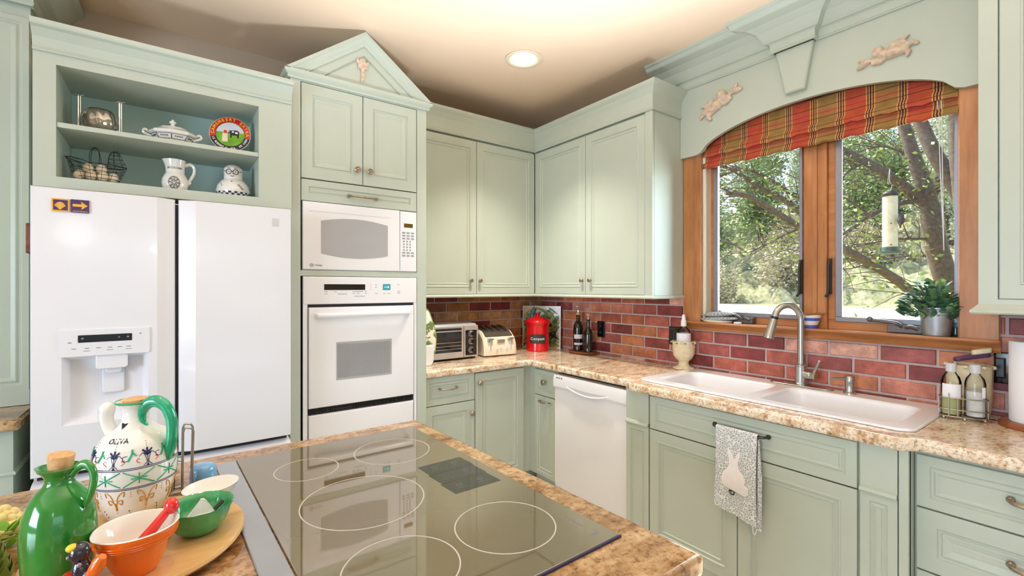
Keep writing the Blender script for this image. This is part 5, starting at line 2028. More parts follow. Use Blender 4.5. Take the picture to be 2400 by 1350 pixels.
# paper towel roll
t = thing('paper_towel_holder', 'round dark wooden paper towel stand on the granite countertop', 'paper towel holder', (-0.165, -3.060, CT))
mb = MB()
mb.lathe([(0.092, 0), (0.096, 0.004), (0.096, 0.014), (0.088, 0.022), (0.012, 0.022), (0.012, 0.36), (0.018, 0.365), (0.018, 0.385), (0.0, 0.39)], (0, 0, 0), 36)
mb.build('stand', M['darkboard'], t, local=True)
t = thing('paper_towel_roll', 'white paper towel roll standing on the wooden holder', 'paper towels', (-0.165, -3.060, CT + 0.0225))
mb = MB()
mb.lathe([(0.021, 0.0), (0.066, 0.0), (0.068, 0.004), (0.068, 0.296), (0.066, 0.300), (0.021, 0.300), (0.021, 0.0)], (0, 0, 0), 40, cap=False)
mb.build('roll', M['paper'], t, local=True)

# ------------------------------------------------------------------ things on the window sill
SZ = 1.240
t = thing('cloth_pouch', 'folded grey check cloth pouch on the window sill', 'pouch', (-0.012, -1.730, SZ))
for k, (z, sy) in enumerate(((0.022, 1.0), (0.050, 0.92))):
    mb = MB()
    rings = []
    for i in range(13):
        q = -1 + i / 6
        wdt = 0.048 * math.sqrt(max(0.04, 1 - q * q * 0.8))
        hgt = 0.017 * max(0.12, 1 - q * q) ** 0.6
        rings.append([(wdt * math.cos(a), q * 0.112 * sy - 0.008, z + 0.007 * q * (-1) + hgt * math.sin(a)) for a in [2 * PI * j / 16 for j in range(16)]])
    mb.loft(rings)
    mb.build('folded_layer', M['check'], t, local=True, smooth=60)
mb = MB()
mb.lathe([(0.04, 0), (0.044, 0.003), (0.047, 0.012), (0.045, 0.013), (0.02, 0.006), (0, 0.006)], (0, 0, 0), 28, sx=1.0, sy=2.1)
mb.build('dish', M['cream'], t, local=True)
o = MB()
o.lathe([(0.020, 0), (0.022, 0.003), (0.022, 0.009), (0.0, 0.010)], (-0.03, -1.868, SZ), 20)
tag(o.build('jar_lid', M['paper']), 'small round white lid lying on the window sill', 'lid')

t = thing('striped_bowl', 'small blue and cream striped bowl on the window sill', 'bowl', (-0.012, -2.248, SZ))
ST_ = [(0.032, 0.0), (0.034, 0.003), (0.036, 0.016), (0.0395, 0.016), (0.045, 0.036), (0.0455, 0.036), (0.050, 0.054), (0.0505, 0.054), (0.053, 0.066), (0.0535, 0.068), (0.050, 0.068), (0.034, 0.012), (0.0, 0.010)]
mb = MB()
bands = [((0.032, 0.0), (0.036, 0.018), 1), ((0.036, 0.018), (0.044, 0.040), 0), ((0.044, 0.040), (0.049, 0.056), 1), ((0.049, 0.056), (0.052, 0.068), 0)]
for (r0, z0), (r1, z1), mi in bands:
    mb.m = mi
    mb.lathe([(r0, z0), (r1, z1)], (0, 0, 0), 32, cap=(z0 == 0))
mb.m = 0
mb.lathe([(0.052, 0.068), (0.050, 0.069), (0.048, 0.066), (0.033, 0.012), (0.0, 0.010)], (0, 0, 0), 32, cap=False)
mb.build('bowl', [M['cream'], M['blueband']], t, local=True)
mb = MB()
mb.tube([(-0.02, 0.03, 0.066), (0.0, -0.01, 0.074), (0.01, -0.068, 0.078)], [0.004, 0.0045, 0.006], 8)
mb.build('stirrer', M['darkboard'], t, local=True)

# potted plant in a zinc bucket
t = thing('bucket_plant', 'leafy green plant in a galvanised bucket on the window sill', 'plant', (0.0, -2.752, SZ))
t.scale = (0.86, 0.88, 1.0)
mb = MB()
mb.lathe([(0.052, 0), (0.054, 0.002), (0.055, 0.006), (0.070, 0.118), (0.073, 0.121), (0.073, 0.126), (0.068, 0.126), (0.066, 0.110), (0.0, 0.108)], (0, 0, 0), 36)
mb.lathe([(0.0675, 0.094), (0.0690, 0.097), (0.0682, 0.100)], (0, 0, 0), 36, cap=False)
mb.build('bucket', M['zinc'], t, local=True)
rnd = random.Random(3)
for part, mm, cnt in (('foliage', 'leaf_dark', 190), ('foliage', 'leaf', 150)):
    mb = MB()
    for k in range(cnt):
        a = rnd.uniform(0, 2 * PI)
        rr0 = 0.135 * math.sqrt(rnd.random())
        y = rr0 * math.cos(a) * 1.0
        x = rr0 * math.sin(a) * 0.62
        y = max(-0.073 if x > -0.03 else -0.11, min(0.150, y + 0.025))
        x = max(-0.085, min(0.05, x - 0.012))
        z = 0.135 + rnd.uniform(-0.035, 0.115) * (1 - (rr0 / 0.17) ** 2) - (0.03 if rr0 > 0.085 else 0)
        d_ = Vector((x * 1.2 + rnd.uniform(-.03, .03), y + rnd.uniform(-.04, .04), 0.03 + rnd.uniform(-0.03, 0.06))).normalized()
        s_ = d_.cross(Vector((rnd.uniform(-.4, .4), rnd.uniform(-.4, .4), 1))).normalized()
        ln, wd = rnd.uniform(0.034, 0.052), rnd.uniform(0.012, 0.018)
        p = Vector((x, y, z))
        up = s_.cross(d_) * 0.004
        mb.add([p - d_ * ln * 0.5, p - d_ * ln * .15 + s_ * wd + up, p + d_ * ln * .2 + s_ * wd * .8 + up, p + d_ * ln * 0.5, p + d_ * ln * .2 - s_ * wd * .8 + up, p - d_ * ln * .15 - s_ * wd + up, p],
               [(0, 6, 1), (1, 6, 2), (2, 6, 3), (3, 6, 4), (4, 6, 5), (5, 6, 0)])
    mb.build(part, M[mm], t, local=True, smooth=80)
mb = MB()
for k in range(9):
    a = k * 0.7
    mb.tube([(0.02 * math.cos(a), 0.02 * math.sin(a), 0.10), (0.035 * math.sin(a), 0.05 * math.cos(a), 0.16), (0.04 * math.sin(a), 0.075 * math.cos(a) + 0.01, 0.20)], [0.003, 0.0025, 0.0015], 5)
mb.build('stems', M['olive'], t, local=True)
t = thing('blue_glass_jar', 'small pale blue glass jar behind the bucket plant', 'jar', (0.050, -2.806, SZ))
t.scale = (0.75, 0.75, 0.9)
mb = MB()
mb.lathe([(0.02, 0), (0.023, 0.002), (0.024, 0.05), (0.02, 0.062), (0.02, 0.07)], (0, 0, 0), 24)
mb.build('jar', clear_glass('blue_glass', (0.62, 0.78, 0.9, 1)), t, local=True)
mb = MB()
mb.lathe([(0.021, 0.068), (0.022, 0.07), (0.022, 0.082), (0.0, 0.083)], (0, 0, 0), 20)
mb.build('lid', M['greywhite'], t, local=True)
# ------------------------------------------------------------------ things on the open shelves
N1, N0 = 2.1276, 1.9046
# round glass cheese server in a metal stand
t = thing('glass_bowl_stand', 'silver wire stand with two tall hooked posts on the upper shelf', 'stand', (-3.012, -0.545, N1))
t.scale = (0.8, 0.8, 1.0)
mb = MB()
for x, y in ((-0.082, 0.0), (0.090, 0.0)):
    mb.tube([(x, y, 0.0), (x, y, 0.165)], 0.0045, 8)
    mb.tube([(x + 0.009, y, 0.0), (x + 0.009, y, 0.165)], 0.003, 8)
    mb.tube([(x - 0.020, y + 0.004, 0.166), (x, y, 0.171), (x + 0.014, y - 0.003, 0.168), (x + 0.026, y - 0.006, 0.171)], [0.002, 0.005, 0.004, 0.002], 8)
mb.tube([(-0.082, 0.0, 0.005), (0.090, 0.0, 0.005)], 0.004, 8)
mb.build('posts', M['chrome'], t, local=True)
t = thing('silver_melon_dish', 'swirled silvered glass dish held in the wire stand', 'dish', (-3.006, -0.545, N1 + 0.010))
t.scale = (0.8, 0.8, 0.95)
mb = MB()
sw = lambda k, z: 1 + 0.05 * math.sin(2 * PI * (k * 9 + z * 6))
mb.lathe([(0.035, 0.0), (0.052, 0.010), (0.070, 0.035), (0.073, 0.065), (0.066, 0.095), (0.050, 0.112), (0.046, 0.110), (0.058, 0.08), (0.05, 0.03), (0.0, 0.012)], (0, 0, 0), 90, wob=sw)
mb.build('bowl', mat('smoked_silver_glass', S(176, 170, 158), 0.12, 0.85, var=0.25, scale=20), t, local=True, smooth=180)

# white tureen
t = thing('lidded_tureen', 'white octagonal lidded tureen with a blue painted band on the upper shelf', 'tureen', (-2.744, -0.545, N1), R(-8))
t.scale = (0.73, 0.73, 0.84)
mb = MB()
oc = dict(n=8, sx=1.22, sy=0.80)
mb.m = 0
mb.lathe([(0.058, 0.0), (0.060, 0.006), (0.050, 0.014), (0.072, 0.030)], (0, 0, 0), **oc)
mb.lathe([(0.072, 0.030), (0.100, 0.066), (0.104, 0.070)], (0, 0, 0), cap=False, **oc)
for k, (sgn) in enumerate((-1, 1)):
    mb.tube(spline([(sgn * 0.112, 0, 0.050), (sgn * 0.140, 0, 0.058), (sgn * 0.156, 0, 0.070), (sgn * 0.148, 0, 0.084), (sgn * 0.132, 0, 0.078)]), 0.007, 8)
mb.m = 1
for k in range(8):
    a0_, a1_ = 2 * PI * k / 8, 2 * PI * (k + 1) / 8
    rr0 = lambda z: 0.072 + (0.028) * (z - 0.030) / 0.036

    def sp(f_, z, d_=0.0008):
        p0 = Vector((math.cos(a0_) * 1.22, math.sin(a0_) * 0.80, 0)) * rr0(z)
        p1 = Vector((math.cos(a1_) * 1.22, math.sin(a1_) * 0.80, 0)) * rr0(z)
        p = p0.lerp(p1, f_)
        nrm = Vector((math.cos((a0_ + a1_) / 2) / 1.22, math.sin((a0_ + a1_) / 2) / 0.8, 0)).normalized()
        return tuple(p + nrm * (d_ + 0.0012)) [:2] + (z,)
    mb.tube([sp(0.02, 0.036), sp(0.98, 0.036)], 0.0014, 5)
    mb.tube([sp(0.02, 0.062), sp(0.98, 0.062)], 0.0014, 5)
    mb.tube([sp(0.02, 0.036), sp(0.02, 0.062)], 0.0018, 5)
    for q in (0.30, 0.45, 0.60, 0.75):
        mb.tube([sp(q - 0.05, 0.049), sp(q, 0.053), sp(q + 0.05, 0.048)], 0.0016, 5)
mb.build('bowl', [M['ceramic'], M['navy']], t, local=True, smooth=25)
mb = MB()
mb.lathe([(0.107, 0.070), (0.108, 0.076), (0.102, 0.084), (0.070, 0.100), (0.058, 0.110), (0.020, 0.118), (0.012, 0.122)], (0, 0, 0), **oc)
mb.lathe([(0.012, 0.120), (0.010, 0.128), (0.020, 0.136), (0.020, 0.142), (0.009, 0.148), (0.008, 0.154), (0.0, 0.157)], (0, 0, 0), 12)
mb.build('lid', M['ceramic'], t, local=True, smooth=25)

# camembert plate on its stand
t = thing('cheese_plate', 'round cheese label plate with a red rim lettered in yellow on the upper shelf', 'plate', (-2.508, -0.545, N1), R(-14))
m3 = Matrix.Translation((0, 0.002, 0.1055)) @ Matrix.Rotation(R(-8), 4, 'X') @ Matrix.Rotation(R(90), 4, 'X')


def pl_(x, y, z):
    return tuple(m3 @ Vector((x, y, z)))


def disc(mb, r0, r1, a0=0, a1=360, n=48, z=0.0, th=0.0006):
    rg = []
    for k in range(n + 1):
        a = R(a0 + (a1 - a0) * k / n)
        rg.append([pl_(r0 * math.cos(a), r0 * math.sin(a), z), pl_(r1 * math.cos(a), r1 * math.sin(a), z), pl_(r1 * math.cos(a), r1 * math.sin(a), z + th), pl_(r0 * math.cos(a), r0 * math.sin(a), z + th)])
    mb.loft(rg, False, False)


mb = MB()
mb.lathe([(0.0, 0.0), (0.06, 0.0), (0.09, 0.004), (0.092, 0.007), (0.09, 0.009), (0.066, 0.005), (0.0, 0.005)], (0, 0, 0), 48, cap=False)
mb.v = [m3 @ v for v in mb.v]
body = mb.build('plate', M['cream'], t, local=True)
pz = 0.0085
mb = MB()
disc(mb, 0.064, 0.089, -12, 192, z=pz)
mb.build('red_band', M['red'], body, local=True, smooth=0)
mb = MB()
disc(mb, 0.064, 0.089, 192, 348, z=pz)
mb.build('black_band', M['ink'], body, local=True, smooth=0)
mb = MB()
disc(mb, 0.0, 0.0635, 0, 360, z=0.0058)
mb.build('green_field', M['leaf_bright'], body, local=True, smooth=0)
mb = MB()
sky_ = [(0.062 * math.cos(R(a)), 0.062 * math.sin(R(a))) for a in range(10, 171, 8)]
mb.prism(sky_, pl_, 0.006, 0.0068)
mb.build('pale_sky', M['label'], body, local=True, smooth=0)


def ring_text(mb, s, size, r_, a_mid, top=True, step=12.0):
    n = len(s)
    for i, ch in enumerate(s):
        if ch == ' ':
            continue
        a = R(a_mid + (-1 if top else 1) * (i - (n - 1) / 2) * step)
        vs, fs = lettering(ch, size, bold=0.0004)
        if not vs:
            continue
        rot = (a - PI / 2) if top else (a + PI / 2)
        c_, s_ = math.cos(rot), math.sin(rot)
        mb.add([pl_(r_ * math.cos(a) + c_ * v.x - s_ * v.y, r_ * math.sin(a) + s_ * v.x + c_ * v.y, pz + 0.001 + v.z) for v in vs], fs)


mb = MB()
ring_text(mb, 'CAMEMBERT EXTRA', 0.021, 0.0765, 90, True, 12.6)
mb.build('lettering', M['yellow'], body, local=True, smooth=0)
mb = MB()
ring_text(mb, 'LE ROBERT D. ROL. DE CAEN', 0.0135, 0.0765, 270, False, 6.0)
mb.build('lettering', M['paper'], body, local=True, smooth=0)
# a dairymaid and a cow, flat shapes
mb = MB()
mb.prism([(-0.036, -0.040), (-0.010, -0.040), (-0.012, 0.006), (-0.018, 0.012), (-0.030, 0.012), (-0.033, 0.004)], pl_, 0.006, 0.0072)
mb.prism([(-0.030, 0.022), (-0.020, 0.022), (-0.017, 0.030), (-0.022, 0.036), (-0.030, 0.034), (-0.032, 0.028)], pl_, 0.006, 0.0072)
mb.build('figure_dress', M['cream'], body, local=True, smooth=0)
mb = MB()
mb.prism([(-0.030, 0.004), (-0.014, 0.004), (-0.016, 0.020), (-0.028, 0.020)], pl_, 0.0065, 0.0078)
mb.build('figure_bodice', M['red'], body, local=True, smooth=0)
mb = MB()
mb.prism([(0.000, -0.018), (0.006, -0.018), (0.007, -0.004), (0.030, -0.004), (0.031, -0.018), (0.037, -0.018), (0.040, 0.016), (0.030, 0.024), (0.010, 0.022), (-0.006, 0.020), (-0.010, 0.008), (0.0, 0.006)], pl_, 0.006, 0.0074)
mb.build('cow', M['ink'], body, local=True, smooth=0)
mb = MB()
for x, y, r_ in ((0.012, 0.014, 0.006), (0.028, 0.010, 0.007), (-0.005, 0.014, 0.003)):
    mb.prism([(x + r_ * math.cos(k * PI / 5), y + r_ * 0.8 * math.sin(k * PI / 5)) for k in range(10)], pl_, 0.007, 0.0080)
mb.build('cow_patches', M['paper'], body, local=True, smooth=0)
t2 = thing('plate_stand', 'small black easel under the round cheese plate', 'stand', (-2.508, -0.5445, N1), R(-14))
mb = MB()
for s_ in (-1, 1):
    mb.tube([(s_ * 0.030, -0.030, 0.004), (s_ * 0.028, -0.006, 0.006), (s_ * 0.022, 0.026, 0.06), (s_ * 0.012, 0.034, 0.10)], 0.0035, 7)
    mb.tube([(s_ * 0.030, -0.030, 0.004), (s_ * 0.032, -0.032, 0.018)], 0.0035, 7)
    mb.tube([(s_ * 0.024, 0.012, 0.03), (s_ * 0.028, 0.075, 0.0035)], 0.003, 7)
mb.tube([(-0.028, -0.004, 0.008), (0.028, -0.004, 0.008)], 0.003, 7)
mb.build('easel', M['black'], t2, local=True)

# wire hen egg basket
t = thing('wire_hen_basket', 'dark wire basket shaped like a hen filled with eggs', 'basket', (-3.012, -0.575, N0))
t.scale = (0.76, 0.76, 1.0)
mb = MB()


def hen(k, lev):
    """ring at height lev: long boat-shaped outline"""
    out = []
    for i in range(28):
        a = 2 * PI * i / 28
        L_ = 0.092 + 0.040 * lev
        W_ = 0.052 + 0.016 * lev
        x = L_ * math.cos(a)
        y = W_ * math.sin(a)
        z = 0.012 + 0.075 * lev + (0.022 * lev if math.cos(a) < -0.4 else 0.0) * abs(math.cos(a))
        out.append((x, y, z))
    return out


rings = [hen(0, l_) for l_ in (0.0, 0.2, 0.4, 0.6, 0.8, 1.0)]
for i, r_ in enumerate(rings):
    mb.tube(r_, 0.0019 if i in (0, 5) else 0.0011, 5, closed=True)
for i in range(0, 28, 2):
    mb.tube([rg[i] for rg in rings], 0.0011, 5)
for q in range(-3, 4):
    mb.tube([(q * 0.024, -0.05 * math.sqrt(max(0, 1 - (q * 0.024 / 0.092) ** 2)), 0.012), (q * 0.024, 0.05 * math.sqrt(max(0, 1 - (q * 0.024 / 0.092) ** 2)), 0.012)], 0.001, 5)
for x in (-0.07, 0.07):
    mb.tube([(x, -0.03, 0.012), (x, -0.03, 0.0015), (x, 0.03, 0.0015), (x, 0.03, 0.012)], 0.0018, 5)
body = mb.build('wire_body', M['pewterblack'], t, local=True)
mb = MB()
for s_ in (-1, 1):
    mb.tube(spline([(-0.030, s_ * 0.04, 0.085), (-0.030, s_ * 0.030, 0.13), (-0.018, s_ * 0.012, 0.160), (0.002, s_ * 0.012, 0.158), (0.012, s_ * 0.03, 0.125), (0.012, s_ * 0.045, 0.085)]), 0.0016, 6)
mb.build('handle', M['pewterblack'], t, local=True)
mb = MB()
nk = [(0.128, 0.082, 0.022), (0.112, 0.100, 0.034), (0.090, 0.126, 0.034), (0.074, 0.146, 0.026), (0.076, 0.158, 0.016)]
nk = [(0.086, 0.086, 0.046), (0.084, 0.104, 0.040), (0.080, 0.122, 0.033), (0.078, 0.140, 0.026), (0.078, 0.154, 0.014)]
nr = [[(cx_ + w_ * math.cos(a), 0.6 * w_ * math.sin(a), z_) for a in [2 * PI * j / 14 for j in range(14)]] for cx_, z_, w_ in nk]
for r_ in nr:
    mb.tube(r_, 0.0012, 5, closed=True)
for j in range(0, 14, 2):
    mb.tube([r_[j] for r_ in nr], 0.0012, 5)
for j in range(3):
    mb.tube([(0.070 + j * 0.008, 0, 0.152), (0.072 + j * 0.010, 0, 0.166), (0.078 + j * 0.010, 0, 0.153)], 0.0012, 5)
mb.tube([(0.092, 0, 0.150), (0.108, 0, 0.158), (0.094, 0, 0.142)], 0.0012, 5)
mb.build('wire_head', M['pewterblack'], t, local=True)
mb = MB()
for j in range(7):
    mb.tube([(-0.100, -0.03 + j * 0.01, 0.075), (-0.138, -0.02 + j * 0.0067, 0.112)], 0.0012, 5)
mb.tube([(-0.138, -0.022, 0.112), (-0.138, 0.022, 0.112)], 0.0012, 5)
mb.build('wire_tail', M['pewterblack'], t, local=True)
eggs = [(-0.058, -0.010, 0.034), (-0.019, -0.018, 0.034), (0.020, -0.018, 0.034), (0.054, -0.006, 0.034), (-0.020, 0.021, 0.035), (0.020, 0.021, 0.035), (-0.030, 0.0, 0.068), (0.014, 0.0, 0.069)]
where = ['lowest row, at the tail end', 'lowest row, second from the tail', 'lowest row, third from the tail', 'lowest row, under the hen head', 'rear row, nearer the tail', 'rear row, nearer the hen head', 'on top, nearer the tail', 'on top, nearer the hen head']
egg0 = None
for k, (x, y, z) in enumerate(eggs):
    if egg0 is None:
        mb = MB()
        mb.lathe([(0.0001, -0.019), (0.008, -0.0175), (0.0148, -0.012), (0.0185, -0.004), (0.0190, 0.002), (0.0175, 0.010), (0.0125, 0.019), (0.006, 0.0235), (0.0001, 0.025)], (0, 0, 0), 18)
        egg0 = mb.build('egg', M['egg'], smooth=60)
        e_ = egg0
    else:
        e_ = egg0.copy()
        col.objects.link(e_)
    e_.location = (-3.012 + x, -0.575 + y, N0 + z)
    e_.rotation_euler = (R(6 * (k % 3)), R(8 - 5 * (k % 4)), R(40 * k))
    tag(e_, 'cream egg in the wire hen basket, ' + where[k], 'egg', 'eggs in the wire hen basket')

# white pitcher
t = thing('lettered_pitcher', 'white ceramic pitcher with a black round medallion on the lower shelf', 'pitcher', (-2.735, -0.545, N0), R(-5))
t.scale = (0.76, 0.76, 1.0)
PP = [(0.046, 0.0), (0.052, 0.003), (0.064, 0.020), (0.071, 0.045), (0.068, 0.068), (0.056, 0.088), (0.049, 0.098), (0.050, 0.125), (0.053, 0.150), (0.056, 0.160), (0.054, 0.161), (0.049, 0.15), (0.046, 0.10), (0.0, 0.09)]
wb = lambda k, z: 1 + (0.22 * max(0, (z - 0.13) / 0.03) * max(0, math.cos(2 * PI * (k - 0.5))) ** 6 if z > 0.13 else 0)
mb = MB()
mb.lathe(PP, (0, 0, 0), 48, wob=wb)
pb = mb.build('body', M['ceramic'], t, local=True)
mb = MB()
mb.tube(spline([(0.050, 0, 0.140), (0.078, 0, 0.148), (0.098, 0, 0.135), (0.098, 0, 0.105), (0.080, 0, 0.075), (0.072, 0, 0.060), (0.080, 0, 0.052)]), 0.0085, 10)
mb.build('handle', M['ceramic'], t, local=True)


def prof_r(prof, z):
    for (r0, z0), (r1, z1) in zip(prof, prof[1:]):
        if z0 <= z <= z1 and z1 > z0:
            return r0 + (r1 - r0) * (z - z0) / (z1 - z0)
    return prof[-1][0]


def onsurf(prof, x, z, d_=0.0006, rref=None, th0=-PI / 2):
    r_ = prof_r(prof, z)
    th = th0 + x / (rref or r_)
    return ((r_ + d_) * math.cos(th), (r_ + d_) * math.sin(th), z)


mb = MB()
for rad_ in (0.030, 0.026, 0.011):
    mb.tube([onsurf(PP, rad_ * math.cos(k * PI / 16), 0.046 + rad_ * math.sin(k * PI / 16), 0.0004, 0.068) for k in range(32)], 0.0011, 5, closed=True)
for k in range(8):
    a = k * PI / 4
    mb.tube([onsurf(PP, q * math.cos(a + w_), 0.046 + q * math.sin(a + w_), 0.0004, 0.068) for q, w_ in ((0.004, 0), (0.012, 0.15), (0.019, -0.12), (0.026, 0))], 0.0013, 5)
    mb.tube([onsurf(PP, 0.019 * math.cos(a) + 0.005 * math.cos(b), 0.046 + 0.019 * math.sin(a) + 0.005 * math.sin(b), 0.0004, 0.068) for b in [q * PI / 5 for q in range(10)]], 0.0009, 5, closed=True)
put_text(mb, 'SIN COLONIA', 0.0135, lambda x, y, z: onsurf(PP, x * 1.0, 0.118 + y, 0.0004 + z, 0.05))
mb.build('printed_mark', M['ink'], pb, local=True, smooth=0)

# chef cookie jar
t = thing('chef_cookie_jar', 'white round chef cookie jar with spectacles and a blue checked base', 'cookie jar', (-2.495, -0.545, N0), R(-12))
t.scale = (0.9, 0.9, 1.0)
CJ = [(0.066, 0.0), (0.072, 0.003), (0.082, 0.022), (0.085, 0.040), (0.078, 0.066), (0.060, 0.090), (0.046, 0.100)]
mb = MB()
mb.lathe(CJ, (0, 0, 0), 40)
cb = mb.build('body', M['ceramic'], t, local=True)
mb = MB()
for r_ in range(3):
    for k in range(36):
        if (k + r_) % 2:
            continue
        z0, z1 = 0.004 + r_ * 0.009, 0.013 + r_ * 0.009
        a0_, a1_ = 2 * PI * k / 36, 2 * PI * (k + 1) / 36
        q = [(a0_, z0), ((a0_ + a1_) / 2, z0), (a1_, z0), (a1_, z1), ((a0_ + a1_) / 2, z1), (a0_, z1)]
        mb.add([((prof_r(CJ, z) + 0.0008) * math.cos(a), (prof_r(CJ, z) + 0.0008) * math.sin(a), z) for a, z in q], [(0, 1, 2, 3, 4, 5)])
mb.build('blue_checks', M['navy'], cb, local=True, smooth=0)
mb = MB()
mb.lathe([(0.046, 0.098), (0.047, 0.104), (0.046, 0.122), (0.048, 0.140), (0.046, 0.155), (0.034, 0.168), (0.016, 0.175), (0.0, 0.176)], (0, 0, 0), 32)
hdp = [(0.047, 0.104), (0.046, 0.122), (0.048, 0.140), (0.046, 0.155), (0.034, 0.168)]
hd_ = mb.build('head_lid', M['ceramic'], t, local=True)
mb = MB()
for s_ in (-1, 1):
    mb.tube([onsurf(hdp, s_ * 0.017 + 0.013 * math.cos(k * PI / 8), 0.133 + 0.012 * math.sin(k * PI / 8), 0.002) for k in range(16)], 0.0018, 6, closed=True)
    mb.ball(onsurf(hdp, s_ * 0.016, 0.134, 0.001), 0.0028, n=8, m=6)
    mb.tube([onsurf(hdp, s_ * 0.030, 0.135, 0.002), onsurf(hdp, s_ * 0.055, 0.139, 0.001)], 0.0014, 6)
    mb.tube([onsurf(hdp, s_ * 0.008, 0.150, 0.001), onsurf(hdp, s_ * 0.024, 0.153, 0.001)], 0.0012, 6)
mb.tube([onsurf(hdp, -0.004, 0.135, 0.003), onsurf(hdp, 0.004, 0.135, 0.003)], 0.0014, 6)
mb.tube([onsurf(hdp, -0.010, 0.113, 0.001), onsurf(hdp, 0, 0.110, 0.001), onsurf(hdp, 0.010, 0.113, 0.001)], 0.0014, 6)
mb.build('spectacles', M['ink'], hd_, local=True)
mb = MB()
mb.ball(onsurf(hdp, 0, 0.124, 0.003), 0.006, n=10, m=8)
mb.build('nose', M['egg'], hd_, local=True)
mb = MB()
for p0, p1 in (((-0.055, 0.070), (-0.045, 0.056)), ((0.028, 0.066), (0.050, 0.040)), ((0.034, 0.068), (0.056, 0.044))):
    mb.tube([onsurf(CJ, p0[0], p0[1], 0.001, 0.075), onsurf(CJ, p1[0], p1[1], 0.001, 0.075)], 0.0013, 6)
mb.ball(onsurf(CJ, 0, 0.082, 0.001), 0.003, n=8, m=6)
mb.build('painted_lines', M['ink'], cb, local=True)
# ------------------------------------------------------------------ island
IT = 0.918
isl = [(-3.75, -1.545), (-1.944, -1.540), (-1.882, -2.772), (-3.75, -2.800)]
t = thing('island_cabinet', 'sage kitchen island cabinet under the golden granite top', 'kitchen island', (-2.8, -2.15, 0))
mb = MB()
bi = [(-3.70, -1.60), (-2.00, -1.60), (-1.945, -2.72), (-3.70, -2.74)]
mb.loft([[(x, y, 0.0) for x, y in bi], [(x, y, 0.872) for x, y in bi]])
mb.build('body', M['sage'], t, smooth=0)
tag(slab('island_countertop', isl, [], 0.872, IT, M['granite_island'], 0.012), 'golden brown granite island top with the glass cooktop set in it', 'countertop')

# cooktop
M['ringgrey'] = mat('pale_grey_print', S(196, 192, 182), 0.4, var=0.03)
t = thing('glass_cooktop', 'smoked glass electric cooktop with five burner rings set in the island top', 'cooktop', (-2.25, -2.13, IT))
GT = IT + 0.006
quad = [(-2.588, -1.640), (-2.008, -1.634), (-1.972, -2.628), (-2.552, -2.640)]
mb = MB()
mb.loft([[(x, y, IT + 0.0002) for x, y in quad], [(x, y, GT) for x, y in quad]])
g = mb.build('glass_top', M['cooktop'], t, smooth=0, bevel=0.0015)
mb = MB()
ed = [(-2.552, -2.640), (-1.972, -2.628), (-1.971, -2.632), (-2.552, -2.644)]
mb.loft([[(x, y, IT + 0.0002) for x, y in ed], [(x, y, GT - 0.0005) for x, y in ed]])
mb.build('front_trim', mat('blue_grey_trim', S(70, 68, 104), 0.3, 0.4, var=0.05), t, smooth=0)
mb = MB()
st = [(-2.642, -1.648), (-2.590, -1.646), (-2.556, -2.640), (-2.608, -2.642)]
mb.loft([[(x, y, IT + 0.0002) for x, y in st], [(x, y, GT) for x, y in st]])
mb.build('vent_cover', mat('satin_grey_metal', S(176, 180, 186), 0.32, 0.6, var=0.04), t, smooth=0, bevel=0.002)


def ring(cx, cy, r_, w_=0.0015):
    mb = MB()
    n = 72
    mb.loft([[(cx + q * math.cos(2 * PI * k / n), cy + q * math.sin(2 * PI * k / n), z) for q, z in ((r_ - w_, GT), (r_ - w_, GT + 0.0003), (r_ + w_, GT + 0.0003), (r_ + w_, GT))] for k in range(n + 1)], False, False)
    return mb.build('burner_ring', M['ringgrey'], g, smooth=0)


ring(-2.361, -2.142, 0.147)
ring(-2.148, -2.452, 0.112)
ring(-2.396, -2.462, 0.110)
ring(-2.170, -1.850, 0.118)
ring(-2.430, -1.850, 0.086)
for a, b in ((-2.030, -2.103), (-2.1045, -2.176), (-2.1775, -2.250)):
    mb = MB()
    pq = [(-2.166, a), (-2.022, a + 0.001), (-2.018, b + 0.001), (-2.160, b)]
    mb.loft([[(x, y, GT) for x, y in pq], [(x, y, GT + 0.0003) for x, y in pq]])
    mb.m = 1
    for x in (-2.125, -2.06):
        for q in range(4):
            aa = R(45 + 90 * q)
            mb.box(x - 0.016 + 0.008 * q, (a + b) / 2 - 0.012, GT + 0.0003, x - 0.011 + 0.008 * q, (a + b) / 2 - 0.010, GT + 0.0006)
        mb.tube([(x + 0.008 * math.cos(k * PI / 6), (a + b) / 2 + 0.008 + 0.006 * math.sin(k * PI / 6), GT + 0.0004) for k in range(12)], 0.0006, 4, closed=True)
    mb.build('touch_panel', [M['blackgloss'], M['alum']], g, smooth=0)
mb = MB()
mb.prism([(-2.012 + 0.010 * math.cos(k * PI / 6), -2.592 + 0.006 * math.sin(k * PI / 6)) for k in range(12)], lambda u, v, d_: (u, v, d_), GT, GT + 0.0003)
for k in range(8):
    mb.box(-2.016, -2.556 + k * 0.007, GT, -2.010, -2.552 + k * 0.007, GT + 0.0003)
mb.build('maker_mark', M['alum'], g, smooth=0)

# wooden turntable
TT = IT + 0.024
t = thing('wooden_turntable', 'pale round wooden turntable carrying the jugs and bowls on the island', 'turntable', (-2.795, -2.083, IT))
t.scale = (0.70, 0.80, 1.0)
mb = MB()
mb.lathe([(0.10, 0.0), (0.10, 0.008), (0.235, 0.008), (0.250, 0.012), (0.256, 0.018), (0.254, 0.024), (0.246, 0.024), (0.240, 0.0225), (0.0, 0.0225)], (0, 0, 0), 72)
mb.build('board', M['board'], t, local=True)
TT = IT + 0.0228

